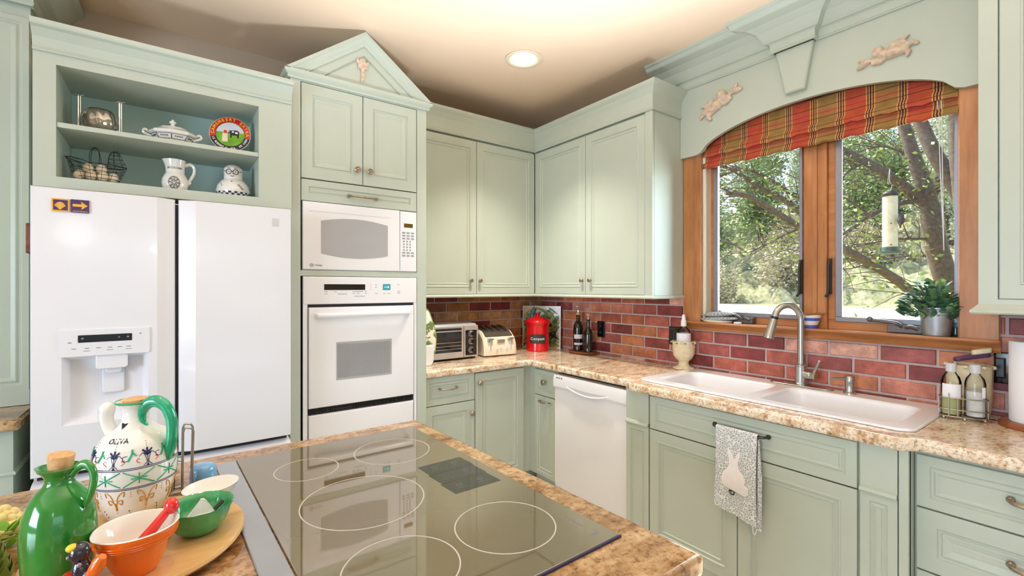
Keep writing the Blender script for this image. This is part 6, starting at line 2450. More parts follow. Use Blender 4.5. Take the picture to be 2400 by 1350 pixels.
# green glazed jug
t = thing('green_jug', 'glossy green pottery jug with a cork stopper on the turntable', 'jug', (-2.906, -2.170, TT), R(-36))
t.scale = (0.65, 0.65, 0.934)
GP = [(0.062, 0.0), (0.068, 0.004), (0.074, 0.030), (0.078, 0.070), (0.0785, 0.100), (0.074, 0.128), (0.062, 0.154), (0.046, 0.172), (0.034, 0.181), (0.030, 0.188), (0.030, 0.196), (0.036, 0.204), (0.043, 0.209), (0.044, 0.213), (0.041, 0.214), (0.034, 0.207), (0.026, 0.196), (0.0, 0.19)]
lipw = lambda k, z: 1 + (0.35 * max(0, (z - 0.198) / 0.014) * max(0, math.cos(2 * PI * (k - 0.5))) ** 8 if z > 0.198 else 0)
mb = MB()
mb.lathe(GP, (0, 0, 0), 56, wob=lipw)
mb.build('body', M['green'], t, local=True, smooth=50)
mb = MB()
mb.tube(spline([(0.034, 0, 0.200), (0.052, 0, 0.214), (0.072, 0, 0.218), (0.088, 0, 0.208), (0.092, 0, 0.188), (0.084, 0, 0.164), (0.070, 0, 0.142)], 6), [0.008] * 6 + [0.0085] * 30 + [0.008], 12)
mb.build('handle', M['green'], t, local=True)
mb = MB()
T_ = Matrix.Rotation(R(6), 4, 'Y')
mb.T = T_
mb.lathe([(0.022, 0.193), (0.0245, 0.206), (0.0285, 0.234), (0.027, 0.236), (0.0, 0.2365)], (-0.02, 0, 0.0), 28)
mb.T = None
mb.build('cork_stopper', M['cork'], t, local=True, smooth=50)

# painted white jug with a green scroll handle
t = thing('painted_oil_jug', 'white painted oil jug with a green scroll handle and blue flower bands', 'jug', (-2.814, -1.927, TT), R(-38))
t.scale = (0.745, 0.745, 0.88)
JP = [(0.066, 0.0), (0.072, 0.003), (0.084, 0.030), (0.096, 0.065), (0.103, 0.100), (0.105, 0.130), (0.102, 0.160), (0.094, 0.184), (0.078, 0.206), (0.052, 0.220), (0.041, 0.229), (0.035, 0.240), (0.034, 0.262), (0.037, 0.276), (0.044, 0.284), (0.050, 0.288)]
mb = MB()
JB = mb
mb.lathe(JP + [(0.048, 0.290), (0.038, 0.284), (0.032, 0.27), (0.0, 0.268)], (0, 0, 0), 64)
mb = MB()
mb.tube([(0.0498 * math.cos(2 * PI * k / 48), 0.0498 * math.sin(2 * PI * k / 48), 0.2885) for k in range(48)], 0.003, 8, closed=True)
mb.build('green_rim', M['bowlgreen'], t, local=True)
mb = MB()
mb.lathe([(0.027, 0.270), (0.030, 0.284), (0.033, 0.294), (0.030, 0.296), (0.0, 0.296)], (0, 0, 0), 28)
mb.build('cork_stopper', M['cork'], t, local=True)
mb = MB()
hp = spline([(0.040, -0.006, 0.222), (0.030, -0.010, 0.238), (0.030, -0.012, 0.262), (0.046, -0.012, 0.283), (0.072, -0.010, 0.290), (0.098, -0.006, 0.276), (0.112, -0.002, 0.246), (0.114, 0.0, 0.210), (0.108, 0.0, 0.172), (0.100, 0.0, 0.140)], 6)
hr = []
for i in range(len(hp)):
    q = i / (len(hp) - 1)
    hr.append(0.006 + 0.0095 * min(1, q * 3.2) - (0.006 * max(0, (q - 0.9) / 0.1)))
mb.tube(hp, hr, 12)
mb.build('scroll_handle', M['teal'], t, local=True)
mb = MB()
sp_ = spline([(-0.060, -0.010, 0.195), (-0.074, -0.014, 0.225), (-0.080, -0.016, 0.250), (-0.076, -0.016, 0.268)], 5)
mb.tube(sp_, [0.016 + 0.004 * (i / (len(sp_) - 1)) for i in range(len(sp_))], 14)
mb.ball((-0.076, -0.016, 0.268), 0.0205, n=14, m=10)
mb.build('spout', M['ceramic'], t, local=True)
J = lambda x, z, d_=0.0003: onsurf(JP, x, z, d_, 0.10)
pb = {k: MB() for k in ('navy', 'teal', 'ochre', 'ink', 'redp')}
JMATS = [M['ceramic']] + [M[k] for k in pb]


def stroke(c, pts, r_=0.0011, n=5, k=4):
    pts = [(a, b, 0) for a, b in pts]
    pts = spline(pts, k) if len(pts) > 2 else lerp_list(Vector(pts[0]), Vector(pts[1]), 9)
    pb[c].tube([J(p[0], p[1]) for p in pts], r_, 5)


def whole(c, z, r_=0.001):
    pb[c].tube([J(-0.314 + 0.628 * k / 60, z) for k in range(60)], r_, 5, closed=True)


for z in (0.140, 0.1365, 0.092, 0.0885):
    whole('navy', z, 0.0009)
for k in range(-4, 5):
    x = k * 0.0785
    stroke('teal', [(x - 0.036, 0.096), (x + 0.036, 0.133)], 0.0016)
    stroke('teal', [(x - 0.036, 0.133), (x + 0.036, 0.096)], 0.0016)
    stroke('teal', [(x, 0.101), (x, 0.128)], 0.0016)
    stroke('teal', [(x - 0.018, 0.1145), (x - 0.008, 0.1145)], 0.0016)
    stroke('teal', [(x + 0.008, 0.1145), (x + 0.018, 0.1145)], 0.0016)
for k in range(-4, 5):
    x = k * 0.0785 + 0.02
    # blue flower on its stem
    pb['navy'].ball(J(x, 0.143), 0.003, n=8, m=6)
    for a, b in ((-0.012, 0.180), (0.0, 0.184), (0.012, 0.180)):
        stroke('navy', [(x, 0.170), (x + a, b)], 0.0024)
        stroke('navy', [(x, 0.166), (x + a * 0.8, b - 0.008)], 0.0016)
    stroke('navy', [(x, 0.144), (x, 0.168)], 0.0009)
    stroke('navy', [(x - 0.010, 0.142), (x - 0.002, 0.152), (x - 0.010, 0.172), (x - 0.020, 0.166)], 0.0008)
    stroke('navy', [(x + 0.010, 0.142), (x + 0.002, 0.152), (x + 0.010, 0.172), (x + 0.020, 0.166)], 0.0008)
    stroke('redp', [(x + 0.018, 0.150), (x + 0.026, 0.156), (x + 0.022, 0.162), (x + 0.018, 0.158)], 0.0008)
    stroke('redp', [(x - 0.018, 0.150), (x - 0.026, 0.156), (x - 0.022, 0.162), (x - 0.018, 0.158)], 0.0008)
    for q in range(3):
        pb['ink'].ball(J(x, 0.188 + q * 0.005), 0.0011, n=6, m=5)
    y = x + 0.039
    stroke('teal', [(y - 0.006, 0.158), (y + 0.002, 0.172), (y + 0.004, 0.184)], 0.0028)
    stroke('teal', [(y + 0.004, 0.178), (y + 0.014, 0.168)], 0.0018)
    stroke('navy', [(y - 0.004, 0.160), (y - 0.016, 0.158), (y - 0.018, 0.168), (y - 0.008, 0.170)], 0.0008)
    # gold scrolls below the bands
    for s_ in (-1, 1):
        stroke('ochre', [(x, 0.046), (x + s_ * 0.006, 0.060), (x + s_ * 0.018, 0.064), (x + s_ * 0.016, 0.052), (x + s_ * 0.010, 0.056)], 0.0013)
        stroke('ochre', [(x + s_ * 0.004, 0.062), (x + s_ * 0.012, 0.078), (x + s_ * 0.024, 0.084), (x + s_ * 0.022, 0.072)], 0.0013)
    stroke('ochre', [(x, 0.036), (x, 0.056)], 0.0022)
    pb['ochre'].ball(J(x, 0.030), 0.0015, n=6, m=5)
    for q in range(3):
        pb['ochre'].ball(J(y, 0.082 - q * 0.006), 0.0014, n=6, m=5)
        pb['ink'].ball(J(y - 0.006 + q * 0.003, 0.032 - q * 0.008), 0.0016, n=6, m=5)
put_text(pb['ink'], 'OLIVA', 0.024, lambda x, y, z: onsurf(JP, x * 0.80 + 0.016, 0.2035 + y * 0.62, 0.0014 + z, 0.085))
pb['ink'].prism([(-0.014, 0.2385), (0.008, 0.2385), (-0.003, 0.2255)], lambda u, v, d_: onsurf(JP, u, v, d_, 0.038), 0.0003, 0.0012)
for i_, mbx in enumerate(pb.values()):
    JB.m = i_ + 1
    JB.add(mbx.v, mbx.f)
JB.build('body', JMATS, t, local=True, smooth=50)

# orange mortar bowl and its red pestle
t = thing('mortar_bowl', 'orange glazed pottery bowl with a cream inside on the turntable', 'bowl', (-2.799, -2.212, TT))
t.scale = (0.755, 0.755, 0.92)
mb = MB()
mb.m = 0
OB = [(0.038, 0.0), (0.042, 0.003), (0.050, 0.016), (0.064, 0.044), (0.072, 0.062), (0.075, 0.064), (0.080, 0.068), (0.084, 0.084), (0.084, 0.088)]
OB = [(a, b) for a, b in OB]
mb.lathe(OB, (0, 0, 0), 56, cap=False)
for z in (0.066, 0.071, 0.0755):
    rz_ = prof_r(OB, z)
    mb.tube([((rz_ + 0.0004) * math.cos(2 * PI * k / 56), (rz_ + 0.0004) * math.sin(2 * PI * k / 56), z) for k in range(56)], 0.0011, 5, closed=True)
mb.m = 1
mb.lathe([(0.084, 0.088), (0.082, 0.090), (0.078, 0.087), (0.066, 0.058), (0.046, 0.022), (0.02, 0.012), (0.0, 0.011)], (0, 0, 0), 56, cap=False)
mb.build('bowl', [M['orange'], M['ceramic']], t, local=True, smooth=50)
t = thing('red_pestle', 'red glazed pestle leaning in the orange bowl', 'pestle', (-2.799, -2.212, TT))
t.scale = (0.755, 0.755, 0.95)
mb = MB()
a, b = Vector((-0.014, -0.024, 0.030)), Vector((0.046, 0.050, 0.1045))
a, b = Vector((-0.012, -0.020, 0.034)), Vector((0.070, 0.020, 0.105))
ax = (b - a)
mb.tube([a, a + ax * 0.06, a + ax * 0.3, a + ax * 0.55, a + ax * 0.80, a + ax * 0.86], [0.011, 0.0135, 0.0125, 0.0105, 0.009, 0.008], 16)
mb.ball(a + ax * 0.06, 0.0135, n=14, m=10)
mb.build('shaft', M['redp'], t, local=True)
mb = MB()
mb.ball(a + ax * 0.97, 0.0165, n=18, m=12)
mb.build('knob', M['redp'], t, local=True)

# green bowl with a tea packet
t = thing('green_bowl', 'sea green fluted pottery bowl holding a paper packet on the turntable', 'bowl', (-2.701, -2.117, TT))
t.scale = (0.785, 0.785, 0.66)
mb = MB()
fl = lambda k, z: 1 + 0.012 * math.cos(2 * PI * k * 14) * (1 if z > 0.02 else 0.3)
mb.lathe([(0.034, 0.0), (0.038, 0.003), (0.054, 0.018), (0.066, 0.040), (0.073, 0.064), (0.076, 0.078), (0.080, 0.086), (0.0795, 0.089), (0.075, 0.086), (0.069, 0.066), (0.058, 0.034), (0.03, 0.014), (0.0, 0.012)], (0, 0, 0), 112, wob=fl)
mb.build('bowl', M['bowlgreen'], t, local=True, smooth=50)
t = thing('paper_packet', 'white paper packet with a dark tag lying in the green bowl', 'packet', (-2.696, -2.119, TT + 0.012))
t.scale = (0.8, 0.8, 0.8)
mb = MB()
mb.loft([[(-0.040, -0.012, 0.006), (0.026, -0.018, 0.010), (0.030, 0.006, 0.026), (-0.034, 0.006, 0.026)], [(-0.030, 0.010, 0.030), (0.028, 0.004, 0.028), (0.012, 0.014, 0.056), (-0.006, 0.016, 0.058)], [(-0.004, 0.018, 0.062), (0.004, 0.018, 0.061), (0.004, 0.020, 0.064), (-0.003, 0.020, 0.064)]])
mb.build('paper', M['paper'], t, local=True, smooth=0, bevel=0.002)
mb = MB()
mb.loft([[(0.024, 0.006, 0.022), (0.050, 0.014, 0.042), (0.046, 0.020, 0.046), (0.022, 0.014, 0.028)], [(0.024, 0.004, 0.026), (0.050, 0.012, 0.046), (0.046, 0.018, 0.050), (0.022, 0.012, 0.032)]])
mb.build('dark_tag', M['ink'], t, local=True, smooth=0)
mb = MB()
for k in range(4):
    mb.tube([(-0.018 + k * 0.006, -0.006, 0.022 + k * 0.0), (-0.014 + k * 0.006, 0.0, 0.028)], 0.0012, 5)
mb.build('leaf_print', M['leaf'], t, local=True)

# bird pie funnel figurine
t = thing('bird_figurine', 'blue-black glazed bird figurine with an orange beak and red spotted body', 'figurine', (-2.869, -2.262, TT), R(-20))
t.scale = (0.78, 0.78, 0.90)
blob('body', [('b', (0, 0, 0.030), (0.024, 0.022, 0.030)), ('b', (0.004, -0.002, 0.058), (0.017, 0.017, 0.020)), ('b', (0.0, 0.0, 0.088), (0.019, 0.019, 0.019)), ('t', [(0.004, 0, 0.06), (0.0, 0, 0.08)], [0.013, 0.013]), ('t', [(0.014, -0.010, 0.040), (0.028, -0.018, 0.052)], [0.009, 0.009])], M['birdblack'], t, voxel=0.0025, smooth_it=4)
mb = MB()
mb.lathe([(0.022, 0.0), (0.029, 0.004), (0.031, 0.024), (0.027, 0.042), (0.020, 0.052), (0.012, 0.054)], (-0.008, -0.002, 0), 28)
db = mb.build('red_bib', M['redp'], t, local=True)
mb = MB()
for a, z in ((-70, 0.018), (-110, 0.030), (-150, 0.02), (-40, 0.034), (-95, 0.044), (-130, 0.044), (-170, 0.036)):
    rr0 = prof_r([(0.022, 0.0), (0.029, 0.004), (0.031, 0.024), (0.027, 0.042), (0.020, 0.052)], z)
    mb.ball((-0.008 + rr0 * math.cos(R(a)), -0.002 + rr0 * math.sin(R(a)), z), 0.0042, n=10, m=7)
mb.build('white_spots', M['paper'], db, local=True)
mb = MB()
mb.tube([(0.024, -0.016, 0.048), (0.034, -0.020, 0.058), (0.046, -0.024, 0.076), (0.052, -0.026, 0.086)], [0.009, 0.012, 0.013, 0.007], 14)
bk_ = mb.build('orange_beak', M['orange'], t, local=True)
mb = MB()
for q in (0.0, 0.5, 1.0):
    c0 = Vector((0.018, -0.013, 0.040)).lerp(Vector((0.026, -0.017, 0.050)), q)
    n_ = Vector((0.6, -0.3, 0.75)).normalized()
    u_ = n_.orthogonal().normalized()
    w_ = n_.cross(u_)
    mb.tube([c0 + (u_ * math.cos(k * PI / 8) + w_ * math.sin(k * PI / 8)) * 0.0098 for k in range(16)], 0.0012, 5, closed=True)
mb.build('blue_stripes', M['blueglaze'], t, local=True)
mb = MB()
mb.ball((-0.010, -0.006, 0.100), 0.011, 0.011, 0.007, 12, 8)
mb.build('yellow_crest', M['yellow'], t, local=True)
mb = MB()
mb.ball((-0.013, -0.014, 0.086), 0.0035, n=10, m=7)
mb.ball((0.008, -0.018, 0.072), 0.0045, n=10, m=7)
mb.build('eye', M['alum'], t, local=True)

# wire napkin caddy with an oil cruet behind the painted jug
t = thing('wire_cruet_holder', 'steel wire cruet holder standing behind the painted jug', 'holder', (-2.736, -1.800, IT))
t.scale = (1, 1, 1.06)
mb = MB()
for yo in (-0.012, 0.032):
    mb.tube([(0.010, yo, 0.003), (0.012, yo, 0.150), (0.016, yo, 0.160), (0.030, yo - 0.004, 0.158), (0.034, yo - 0.004, 0.150), (0.030, yo, 0.003)], 0.0028, 8)
mb.tube([(0.010, -0.010, 0.003), (-0.05, -0.010, 0.003), (-0.05, 0.030, 0.003), (0.010, 0.030, 0.003)], 0.0026, 8)
mb.tube([(0.030, -0.010, 0.003), (0.030, 0.030, 0.003)], 0.0026, 8)
mb.tube([(0.012, -0.010, 0.08), (-0.05, -0.010, 0.08), (-0.05, 0.030, 0.08), (0.012, 0.030, 0.08)], 0.0022, 8)
mb.build('wire_frame', M['steel'], t, local=True)
t = thing('oil_cruet', 'clear glass cruet of pale oil in the wire holder', 'cruet', (-2.757, -1.790, IT + 0.0068))
t.scale = (0.88, 0.88, 1.0)
mb = MB()
mb.lathe([(0.016, 0), (0.0185, 0.003), (0.0185, 0.085), (0.012, 0.105), (0.009, 0.112), (0.009, 0.135)], (0, 0, 0), 20)
mb.build('glass', M['glass'], t, local=True)
mb = MB()
mb.lathe([(0.015, 0.003), (0.0165, 0.004), (0.0165, 0.075), (0, 0.076)], (0, 0, 0), 20)
mb.build('oil', M['amberoil'], t, local=True)
mb = MB()
mb.lathe([(0.010, 0.128), (0.012, 0.132), (0.012, 0.142), (0.006, 0.148), (0, 0.149)], (0, 0, 0), 16)
mb.build('stopper', M['bronze'], t, local=True)

t = thing('white_dish', 'white oval pottery dish behind the green bowl on the island', 'dish', (-2.672, -1.975, TT), R(30))
t.scale = (0.76, 0.76, 0.92)
mb = MB()
mb.lathe([(0.040, 0.0), (0.044, 0.003), (0.066, 0.024), (0.078, 0.042), (0.081, 0.046), (0.078, 0.047), (0.062, 0.026), (0.045, 0.012), (0.0, 0.010)], (0, 0, 0), 48, sx=1.0, sy=0.80)
mb.build('dish', M['ceramic'], t, local=True, smooth=50)
t = thing('blue_dish', 'small sky blue glazed pot behind the white dish on the island', 'pot', (-2.679, -1.780, IT))
t.scale = (0.72, 0.72, 1.2)
mb = MB()
mb.lathe([(0.034, 0.0), (0.040, 0.004), (0.044, 0.020), (0.042, 0.036), (0.036, 0.044), (0.028, 0.047), (0.0, 0.048)], (0, 0, 0), 36)
mb.build('pot', M['blueglaze'], t, local=True)

# vegetables at the edge
t = thing('cauliflower', 'cream cauliflower head with green leaves beside the green jug', 'cauliflower', (-3.055, -1.890, IT))
t.scale = (0.8, 0.8, 0.8)
rnd = random.Random(9)
mb = MB()
for k in range(70):
    a, e_ = rnd.uniform(0, 2 * PI), rnd.uniform(0.05, 1.5)
    r_ = 0.058
    mb.ball((r_ * math.cos(a) * math.cos(e_), r_ * math.sin(a) * math.cos(e_), 0.045 + 0.045 * math.sin(e_)), rnd.uniform(0.010, 0.018), n=8, m=6)
mb.ball((0, 0, 0.045), 0.055, 0.055, 0.045, 16, 10)
mb.build('florets', M['cauli'], t, local=True, smooth=180)


def leaf(mb, base, d_, up, ln, wd, curl=0.2):
    base, d_, up = Vector(base), Vector(d_).normalized(), Vector(up).normalized()
    s_ = d_.cross(up).normalized()
    up = s_.cross(d_)
    rg = []
    for i in range(7):
        q = i / 6
        w_ = wd * math.sin(PI * min(1, q * 0.92 + 0.06)) ** 0.8
        c_ = base + d_ * ln * q + up * (curl * ln * q * q)
        rg.append([c_ - s_ * w_ + up * w_ * 0.25, c_ + up * 0.0006, c_ + s_ * w_ + up * w_ * 0.25, c_ - up * 0.0008])
    mb.loft(rg)


mb = MB()
for k in range(7):
    a = 2 * PI * k / 7 + 0.3
    leaf(mb, (0.038 * math.cos(a), 0.038 * math.sin(a), 0.012), (math.cos(a), math.sin(a), 0.55), (-math.cos(a) * 0.4, -math.sin(a) * 0.4, 1), 0.065, 0.026, 0.5)
mb.build('leaves', M['leaf_bright'], t, local=True, smooth=60)
t = thing('herb_bunch', 'bunch of bright green herb sprigs lying in front of the cauliflower', 'herbs', (-3.020, -2.010, IT))
mb = MB()
for k in range(26):
    a = rnd.uniform(0, 2 * PI)
    leaf(mb, (rnd.uniform(-0.04, 0.02), rnd.uniform(-0.03, 0.035), 0.012 + rnd.uniform(0, 0.055)), (math.cos(a), math.sin(a), rnd.uniform(0.1, 0.9)), (0, 0, 1), rnd.uniform(0.022, 0.042), rnd.uniform(0.006, 0.012), 0.2)
mb.build('leaves', M['leaf_bright'], t, local=True, smooth=60)
mb = MB()
for k in range(8):
    a = rnd.uniform(-0.5, 0.5)
    mb.tube([(-0.02, 0.0, 0.004 + 0.004 * k), (0.01, 0.01 * (k - 4) * 0.5, 0.02 + 0.006 * k), (-0.03 + 0.01 * k, 0.01 * (k - 4), 0.05)], 0.002, 5)
mb.build('stems', M['olive'], t, local=True)
t = thing('artichoke', 'olive green artichoke with overlapping scales beside the green jug', 'artichoke', (-3.000, -2.115, IT))
t.scale = (0.8, 0.8, 1.15)
mb = MB()
for row in range(6):
    n = 9 - row
    for k in range(n):
        a = 2 * PI * k / n + row * 0.35
        z = 0.010 + row * 0.011
        r_ = 0.026 - row * 0.0035
        leaf(mb, (r_ * math.cos(a), r_ * math.sin(a), z), (math.cos(a) * (0.55 - row * 0.07), math.sin(a) * (0.55 - row * 0.07), 1), (-math.cos(a), -math.sin(a), 0.3), 0.036, 0.013, 0.25)
mb.ball((0, 0, 0.035), 0.026, 0.026, 0.032, 14, 10)
mb.build('scales', M['olive'], t, local=True, smooth=50)
mb = MB()
mb.tube([(0, 0, 0.012), (0.01, -0.03, 0.010), (0.015, -0.07, 0.009)], [0.009, 0.008, 0.008], 10)
mb.build('stem', M['olive'], t, local=True)
t = thing('dried_stalks', 'pale dried stalks crossing in front of the herb bunch', 'stalks', (-3.035, -2.19, IT))
mb = MB()
for k, (x0, x1, z1) in enumerate(((-0.075, 0.03, 0.075), (-0.07, 0.04, 0.06), (-0.05, 0.03, 0.085), (-0.08, 0.0, 0.05))):
    mb.tube(spline([(x0, -0.035 + 0.008 * k, 0.004), ((x0 + x1) / 2, -0.030 + 0.004 * k, z1 * 0.55), (x1, -0.025, z1)]), 0.0022, 6)
mb.build('stalk', M['seed'], t, local=True)
# ------------------------------------------------------------------ outside the window
GZ = 0.60


def ground_mat(name, c1, c2, sc, rough=0.95):
    m = bpy.data.materials.new(name)
    n, l, b = nodes_of(m)
    t = noise(m.node_tree, sc, 6, 0.65)
    r = ramp(m.node_tree, t.outputs[0], [(0.35, c1), (0.65, c2)])
    l.new(r.outputs[0], b.inputs['Base Color'])
    b.inputs['Roughness'].default_value = rough
    return m


o = MB().box(0.25, -60, GZ - 0.6, 90, 80, GZ - 0.02).build('ground', ground_mat('dry_grass_ground', S(150, 146, 96), S(196, 180, 130), 1.2), kind='structure')
mb = MB()
pa, pb_ = Vector((9.0, -14.0)), Vector((9.0, 40.0))
mb.box(8.6, -20, GZ - 0.05, 21.0, 50, GZ)
mb.build('driveway', ground_mat('pale_concrete', S(226, 222, 214), S(240, 238, 232), 0.8), kind='structure')
# rising brushy slope behind
mb = MB()
rnd = random.Random(21)
NX, NY = 80, 150
vs, fs = [], []
for i in range(NX + 1):
    for j in range(NY + 1):
        x = 24 + 34 * i / NX
        y = -25 + 80 * j / NY
        z = GZ - 0.05 + 0.30 * (x - 24) + (rnd.uniform(-0.5, 0.9) if 0 < i else 0)
        vs.append((x, y, z))
for i in range(NX):
    for j in range(NY):
        a = i * (NY + 1) + j
        fs.append((a, a + NY + 1, a + NY + 2, a + 1))
mb.add(vs, fs)
mb.build('hill', ground_mat('brushy_slope', S(112, 120, 84), S(186, 180, 142), 3.0), smooth=60, kind='structure')

M['bark'] = mat('grey_brown_bark', S(106, 95, 88), 0.9, var=0.3, scale=30, bmp=0.8, bscale=60)
M['leaf_out'] = mat('sunlit_leaf', S(146, 172, 96), 0.55, var=0.4, scale=8)
M['leaf_grey'] = mat('grey_green_leaf', S(188, 196, 170), 0.6, var=0.2, scale=4)  # grey-green leaf, paled by distance haze put into the colour
M['leaf_deep'] = mat('deep_green_leaf', S(148, 166, 114), 0.6, var=0.35, scale=4)
M['leaf_tan'] = mat('tan_brush_leaf', S(186, 178, 146), 0.7, var=0.25, scale=4)


def leaf_cloud(mb, pts, size, rnd):
    vs, fs = [], []
    for p in pts:
        d_ = Vector((rnd.uniform(-1, 1), rnd.uniform(-1, 1), rnd.uniform(-.6, .6))).normalized()
        s_ = d_.cross(Vector((rnd.uniform(-1, 1), rnd.uniform(-1, 1), rnd.uniform(-1, 1)))).normalized()
        ln = size * rnd.uniform(0.7, 1.3)
        b = len(vs)
        vs += [p - d_ * ln * .5, p + s_ * ln * .26, p + d_ * ln * .5, p - s_ * ln * .26]
        fs.append((b, b + 1, b + 2, b + 3))
    mb.add(vs, fs)


# the near tree: trunk and limbs
TD = 5.2
t = thing('shade_tree', 'grey-barked branching tree just outside the kitchen window', 'tree', tuple(at(2240, 675, TD).xy) + (GZ - 0.02,))
mb = MB()


def limb(pts, r0, r1, dz=None):
    dz = dz or [0] * len(pts)
    P = [at(px, py, TD + d_) for (px, py), d_ in zip(pts, dz)]
    P = spline(P, 5)
    mb.tube(P, lerp_list(r0, r1, len(P)), 9)
    return P


limbs = []
base = at(2236, 690, TD)
limbs.append(limb([(2262, 850), (2236, 700), (2212, 640), (2190, 560), (2178, 480)], 0.125, 0.095))
limbs.append(limb([(2178, 485), (2168, 440), (2142, 370), (2120, 300), (2085, 200), (2060, 90)], 0.088, 0.04, [0, 0, 0.05, 0.1, 0.2, 0.3]))
limbs.append(limb([(2178, 482), (2140, 455), (2090, 415), (2030, 380), (1960, 345), (1880, 318), (1800, 300)], 0.066, 0.022, [0, 0, 0, .1, .2, .3, .4]))
limbs.append(limb([(2182, 470), (2196, 430), (2200, 408)], 0.05, 0.03))
limbs.append(limb([(2150, 470), (2100, 480), (2040, 505), (1990, 540), (1955, 560), (1880, 600)], 0.030, 0.010, [0, -.1, -.1, -.1, -.1, -.1]))
limbs.append(limb([(2178, 560), (2120, 560), (2085, 562), (2000, 580)], 0.018, 0.006))
limbs.append(limb([(2225, 700), (2150, 690), (2100, 655), (2030, 612), (1960, 575), (1890, 540), (1830, 505), (1760, 462), (1700, 452)], 0.055, 0.022, [0, -.2, -.4, -.5, -.6, -.6, -.6, -.6, -.6]))
limbs.append(limb([(1880, 500), (1840, 470), (1780, 440), (1720, 400), (1660, 380)], 0.040, 0.014, [.2] * 5))
limbs.append(limb([(1890, 470), (1840, 445), (1790, 412), (1740, 398), (1690, 412), (1640, 430)], 0.028, 0.010, [.4] * 6))
limbs.append(limb([(1890, 530), (1840, 550), (1790, 575), (1750, 590), (1700, 560)], 0.014, 0.004, [.3] * 5))
limbs.append(limb([(2040, 505), (1990, 470), (1950, 450), (1900, 455)], 0.014, 0.005))
limbs.append(limb([(2030, 380), (1990, 400), (1950, 440), (1900, 462)], 0.016, 0.006, [.1] * 4))
limbs.append(limb([(2100, 420), (2060, 400), (2000, 420), (1940, 430)], 0.012, 0.005, [.3] * 4))
limbs.append(limb([(2230, 610), (2150, 600), (2060, 610), (1990, 630), (1930, 625)], 0.012, 0.005, [.6] * 5))
limbs.append(limb([(2140, 370), (2080, 345), (2030, 350), (1970, 380)], 0.014, 0.005, [.3] * 4))
mb.build('trunk', M['bark'], t, smooth=70)
mb = MB()
trunk2 = [at(2290, 560, TD - 0.5), at(2268, 500, TD - 0.5), at(2240, 440, TD - .45), at(2190, 360, TD - .4), at(2150, 270, TD - .3), at(2110, 170, TD - .3)]
sp2 = spline(trunk2, 5)
mb.tube(sp2, lerp_list(0.085, 0.055, len(sp2)), 9)
sp3 = spline([at(2330, 700, TD - .6), at(2268, 560, TD - .6), at(2250, 430, TD - .6), at(2240, 300, TD - .6), at(2250, 180, TD - .6)], 5)
mb.tube(sp3, lerp_list(0.07, 0.06, len(sp3)), 9)
mb.build('side_trunk', M['bark'], t, smooth=70)
rnd = random.Random(31)
pts = []
tw = MB()
for P in limbs[1:]:
    for i in range(2, len(P) - 1, 2):
        for k in range(2):
            d_ = (P[i] - P[i - 1]).normalized()
            sd_ = Vector((rnd.uniform(-1, 1), rnd.uniform(-1, 1), rnd.uniform(-0.5, 0.9))).normalized()
            ln = rnd.uniform(0.25, 0.60)
            q1 = P[i] + (d_ * 0.5 + sd_ * 0.8) * ln * 0.5
            q2 = P[i] + (d_ * 0.8 + sd_ * 1.1 + Vector((0, 0, rnd.uniform(-0.5, 0.1)))) * ln
            tw.tube([P[i], q1, q2], [0.008, 0.005, 0.002], 5)
            for q in range(4):
                pts.append(P[i].lerp(q2, rnd.uniform(0.25, 1.05)) + Vector((rnd.gauss(0, .05), rnd.gauss(0, .05), rnd.gauss(0, .05))))
tw.build('twigs', M['bark'], t)
for P in limbs[1:]:
    for p in P:
        for k in range(rnd.randint(1, 3)):
            pts.append(p + Vector((rnd.gauss(0, 0.22), rnd.gauss(0, 0.22), rnd.gauss(0.02, 0.16))))
for k in range(70):
    pts.append(at(rnd.uniform(1640, 2280), rnd.uniform(180, 480), TD + rnd.uniform(-.5, 1.2)))
for k in range(80):
    pts.append(at(rnd.uniform(1900, 2200), rnd.uniform(560, 740), TD - 0.3 + rnd.uniform(-.4, .6)))
mb = MB()
leaf_cloud(mb, pts, 0.055, rnd)
mb.build('foliage', M['leaf_out'], t, smooth=0)

# bird feeder and its bird
fx = at(2086, 520, 3.75)
t = thing('bird_feeder', 'clear tube bird feeder hanging from a branch outside the window', 'bird feeder', tuple(fx))
mb = MB()
mb.lathe([(0.050, -0.215), (0.050, 0.215)], (0, 0, 0), 24, cap=False)
mb.build('seed_tube', mat('pale_seed_tube', S(214, 214, 196), 0.3, var=0.12, scale=30), t, local=True)
mb = MB()
mb.lathe([(0.056, 0.205), (0.058, 0.225), (0.040, 0.245), (0.0, 0.25)], (0, 0, 0), 24)
mb.build('cap', M['bronze'], t, local=True)
mb = MB()
mb.lathe([(0.0, -0.262), (0.075, -0.258), (0.080, -0.240), (0.070, -0.244), (0.052, -0.235), (0.054, -0.205)], (0, 0, 0), 24)
mb.build('tray', mat('blue_green_plastic', S(70, 98, 98), 0.4, var=0.08), t, local=True)
mb = MB()
for z in (-0.19, -0.02):
    mb.tube([(-0.085, -0.03, z), (0.085, 0.03, z)], 0.004, 6)
mb.build('perch', M['bronze'], t, local=True)
mb = MB()
top = at(2080, 430, TD - 0.4)
tl_ = Vector(top) - Vector(fx)
mb.tube(spline([(0, 0, 0.245), (0.01, -0.01, 0.29), (-0.01, 0.0, 0.33), tuple(Vector((0.0, 0.0, 0.40)) + tl_ * 0.10), tuple(tl_)]), 0.0035, 6)
mb.build('hanger', M['alum'], t, local=True)
fb_ = thing('small_bird', 'small dark bird perched on the tube bird feeder', 'bird', tuple(fx + RGT * 0.020 - FWD * 0.082 + Vector((0, 0, 0.0))))
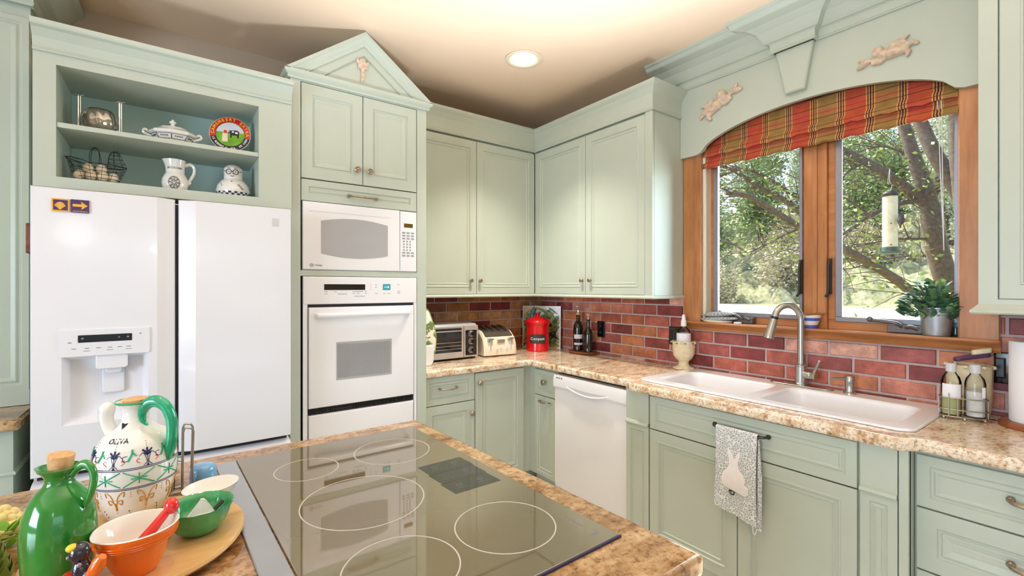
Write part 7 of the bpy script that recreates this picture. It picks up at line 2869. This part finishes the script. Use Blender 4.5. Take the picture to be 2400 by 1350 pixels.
blob('body', [('b', (0, 0, 0), (0.026, 0.026, 0.034)), ('b', (0.008, 0.0, 0.036), (0.019, 0.019, 0.019)), ('t', [(-0.010, 0, -0.02), (-0.022, 0.0, -0.065)], [0.013, 0.005]), ('t', [(0.022, 0, 0.038), (0.036, 0, 0.036)], [0.006, 0.002])], mat('dark_feathers', S(70, 68, 66), 0.8, var=0.3, scale=40), fb_, voxel=0.005, smooth_it=3)

# trees and brush beyond the driveway
kinds = [('leaf_grey', 'soft grey-green cedar'), ('leaf_deep', 'dense green oak'), ('leaf_tan', 'dry tan brush')]
masters = {}


def far_tree(kind, x, y, z, sc, rz, label, cat):
    key = kind
    if key not in masters:
        rnd = random.Random(50 + kind)
        t = thing('background_bush' if kind == 2 else 'background_tree', label, cat, (x, y, z))
        mb = MB()
        pts = []
        for c in range(34 if kind < 2 else 22):
            hh = rnd.uniform(0.8, 7.2) if kind < 2 else rnd.uniform(0.3, 2.0)
            rr_c = (1.40 if hh < 4.5 else 1.0) * math.sqrt(rnd.random())
            aa_c = rnd.uniform(0, 2 * PI)
            cc = Vector((rr_c * math.cos(aa_c), rr_c * math.sin(aa_c), hh))
            for k in range(190):
                pts.append(cc + Vector((max(-.55, min(.55, rnd.gauss(0, 0.42))), max(-.55, min(.55, rnd.gauss(0, 0.42))), rnd.gauss(0, 0.42))))
        leaf_cloud(mb, pts, 0.20 if kind != 1 else 0.22, rnd)
        mb.build('foliage', M[kinds[kind][0]], t, local=True, smooth=0)
        mb = MB()
        for k in range(5):
            a = k * 1.3
            mb.tube([(0.1 * math.cos(a), 0.1 * math.sin(a), -0.3), (0.3 * math.cos(a), 0.3 * math.sin(a), 1.2), (1.0 * math.cos(a), 1.0 * math.sin(a), 3.2 if kind < 2 else 1.3)], [0.11, 0.07, 0.03], 6)
        mb.build('trunk', M['bark'], t, local=True)
        masters[key] = t
    else:
        t = copy_thing(masters[key], (x, y, z), rz, label)
    t.scale = (sc, sc, sc)
    t.rotation_euler = (0, 0, rz)
    tag(t, label, cat)
    return t


rnd = random.Random(77)
row = []
spots = []
for depth, n, k0 in ((27.5, 4, 2), (33, 4, 1), (39, 5, 0), (45, 5, 1), (51, 6, 0)):
    for i in range(n):
        px = 1560 + 760 * (i + 0.5) / n + rnd.uniform(-5, 5)
        p = at(px, 675, depth + rnd.uniform(-.4, .4))
        kind = k0 if rnd.random() < 0.7 else (k0 + 1) % 3
        spots.append((kind, p.x, p.y, depth, i, n))
labs = {2: 'dry tan brush beyond the driveway', 1: 'dense green tree beyond the driveway', 0: 'grey-green cedar on the rising slope'}
for kind, x, y, depth, i, n in spots:
    gz = GZ - 0.1 + max(0, 0.30 * (x - 24))
    o = far_tree(kind, x, y, gz, rnd.uniform(0.85, 1.0) * (1.25 if kind < 2 else 1.1), rnd.uniform(0, 6.2), labs[kind], 'bush' if kind == 2 else 'tree')
    o['group'] = {2: 'dry brush beyond the driveway', 1: 'dense green trees beyond the driveway', 0: 'grey-green cedars on the slope'}[kind]
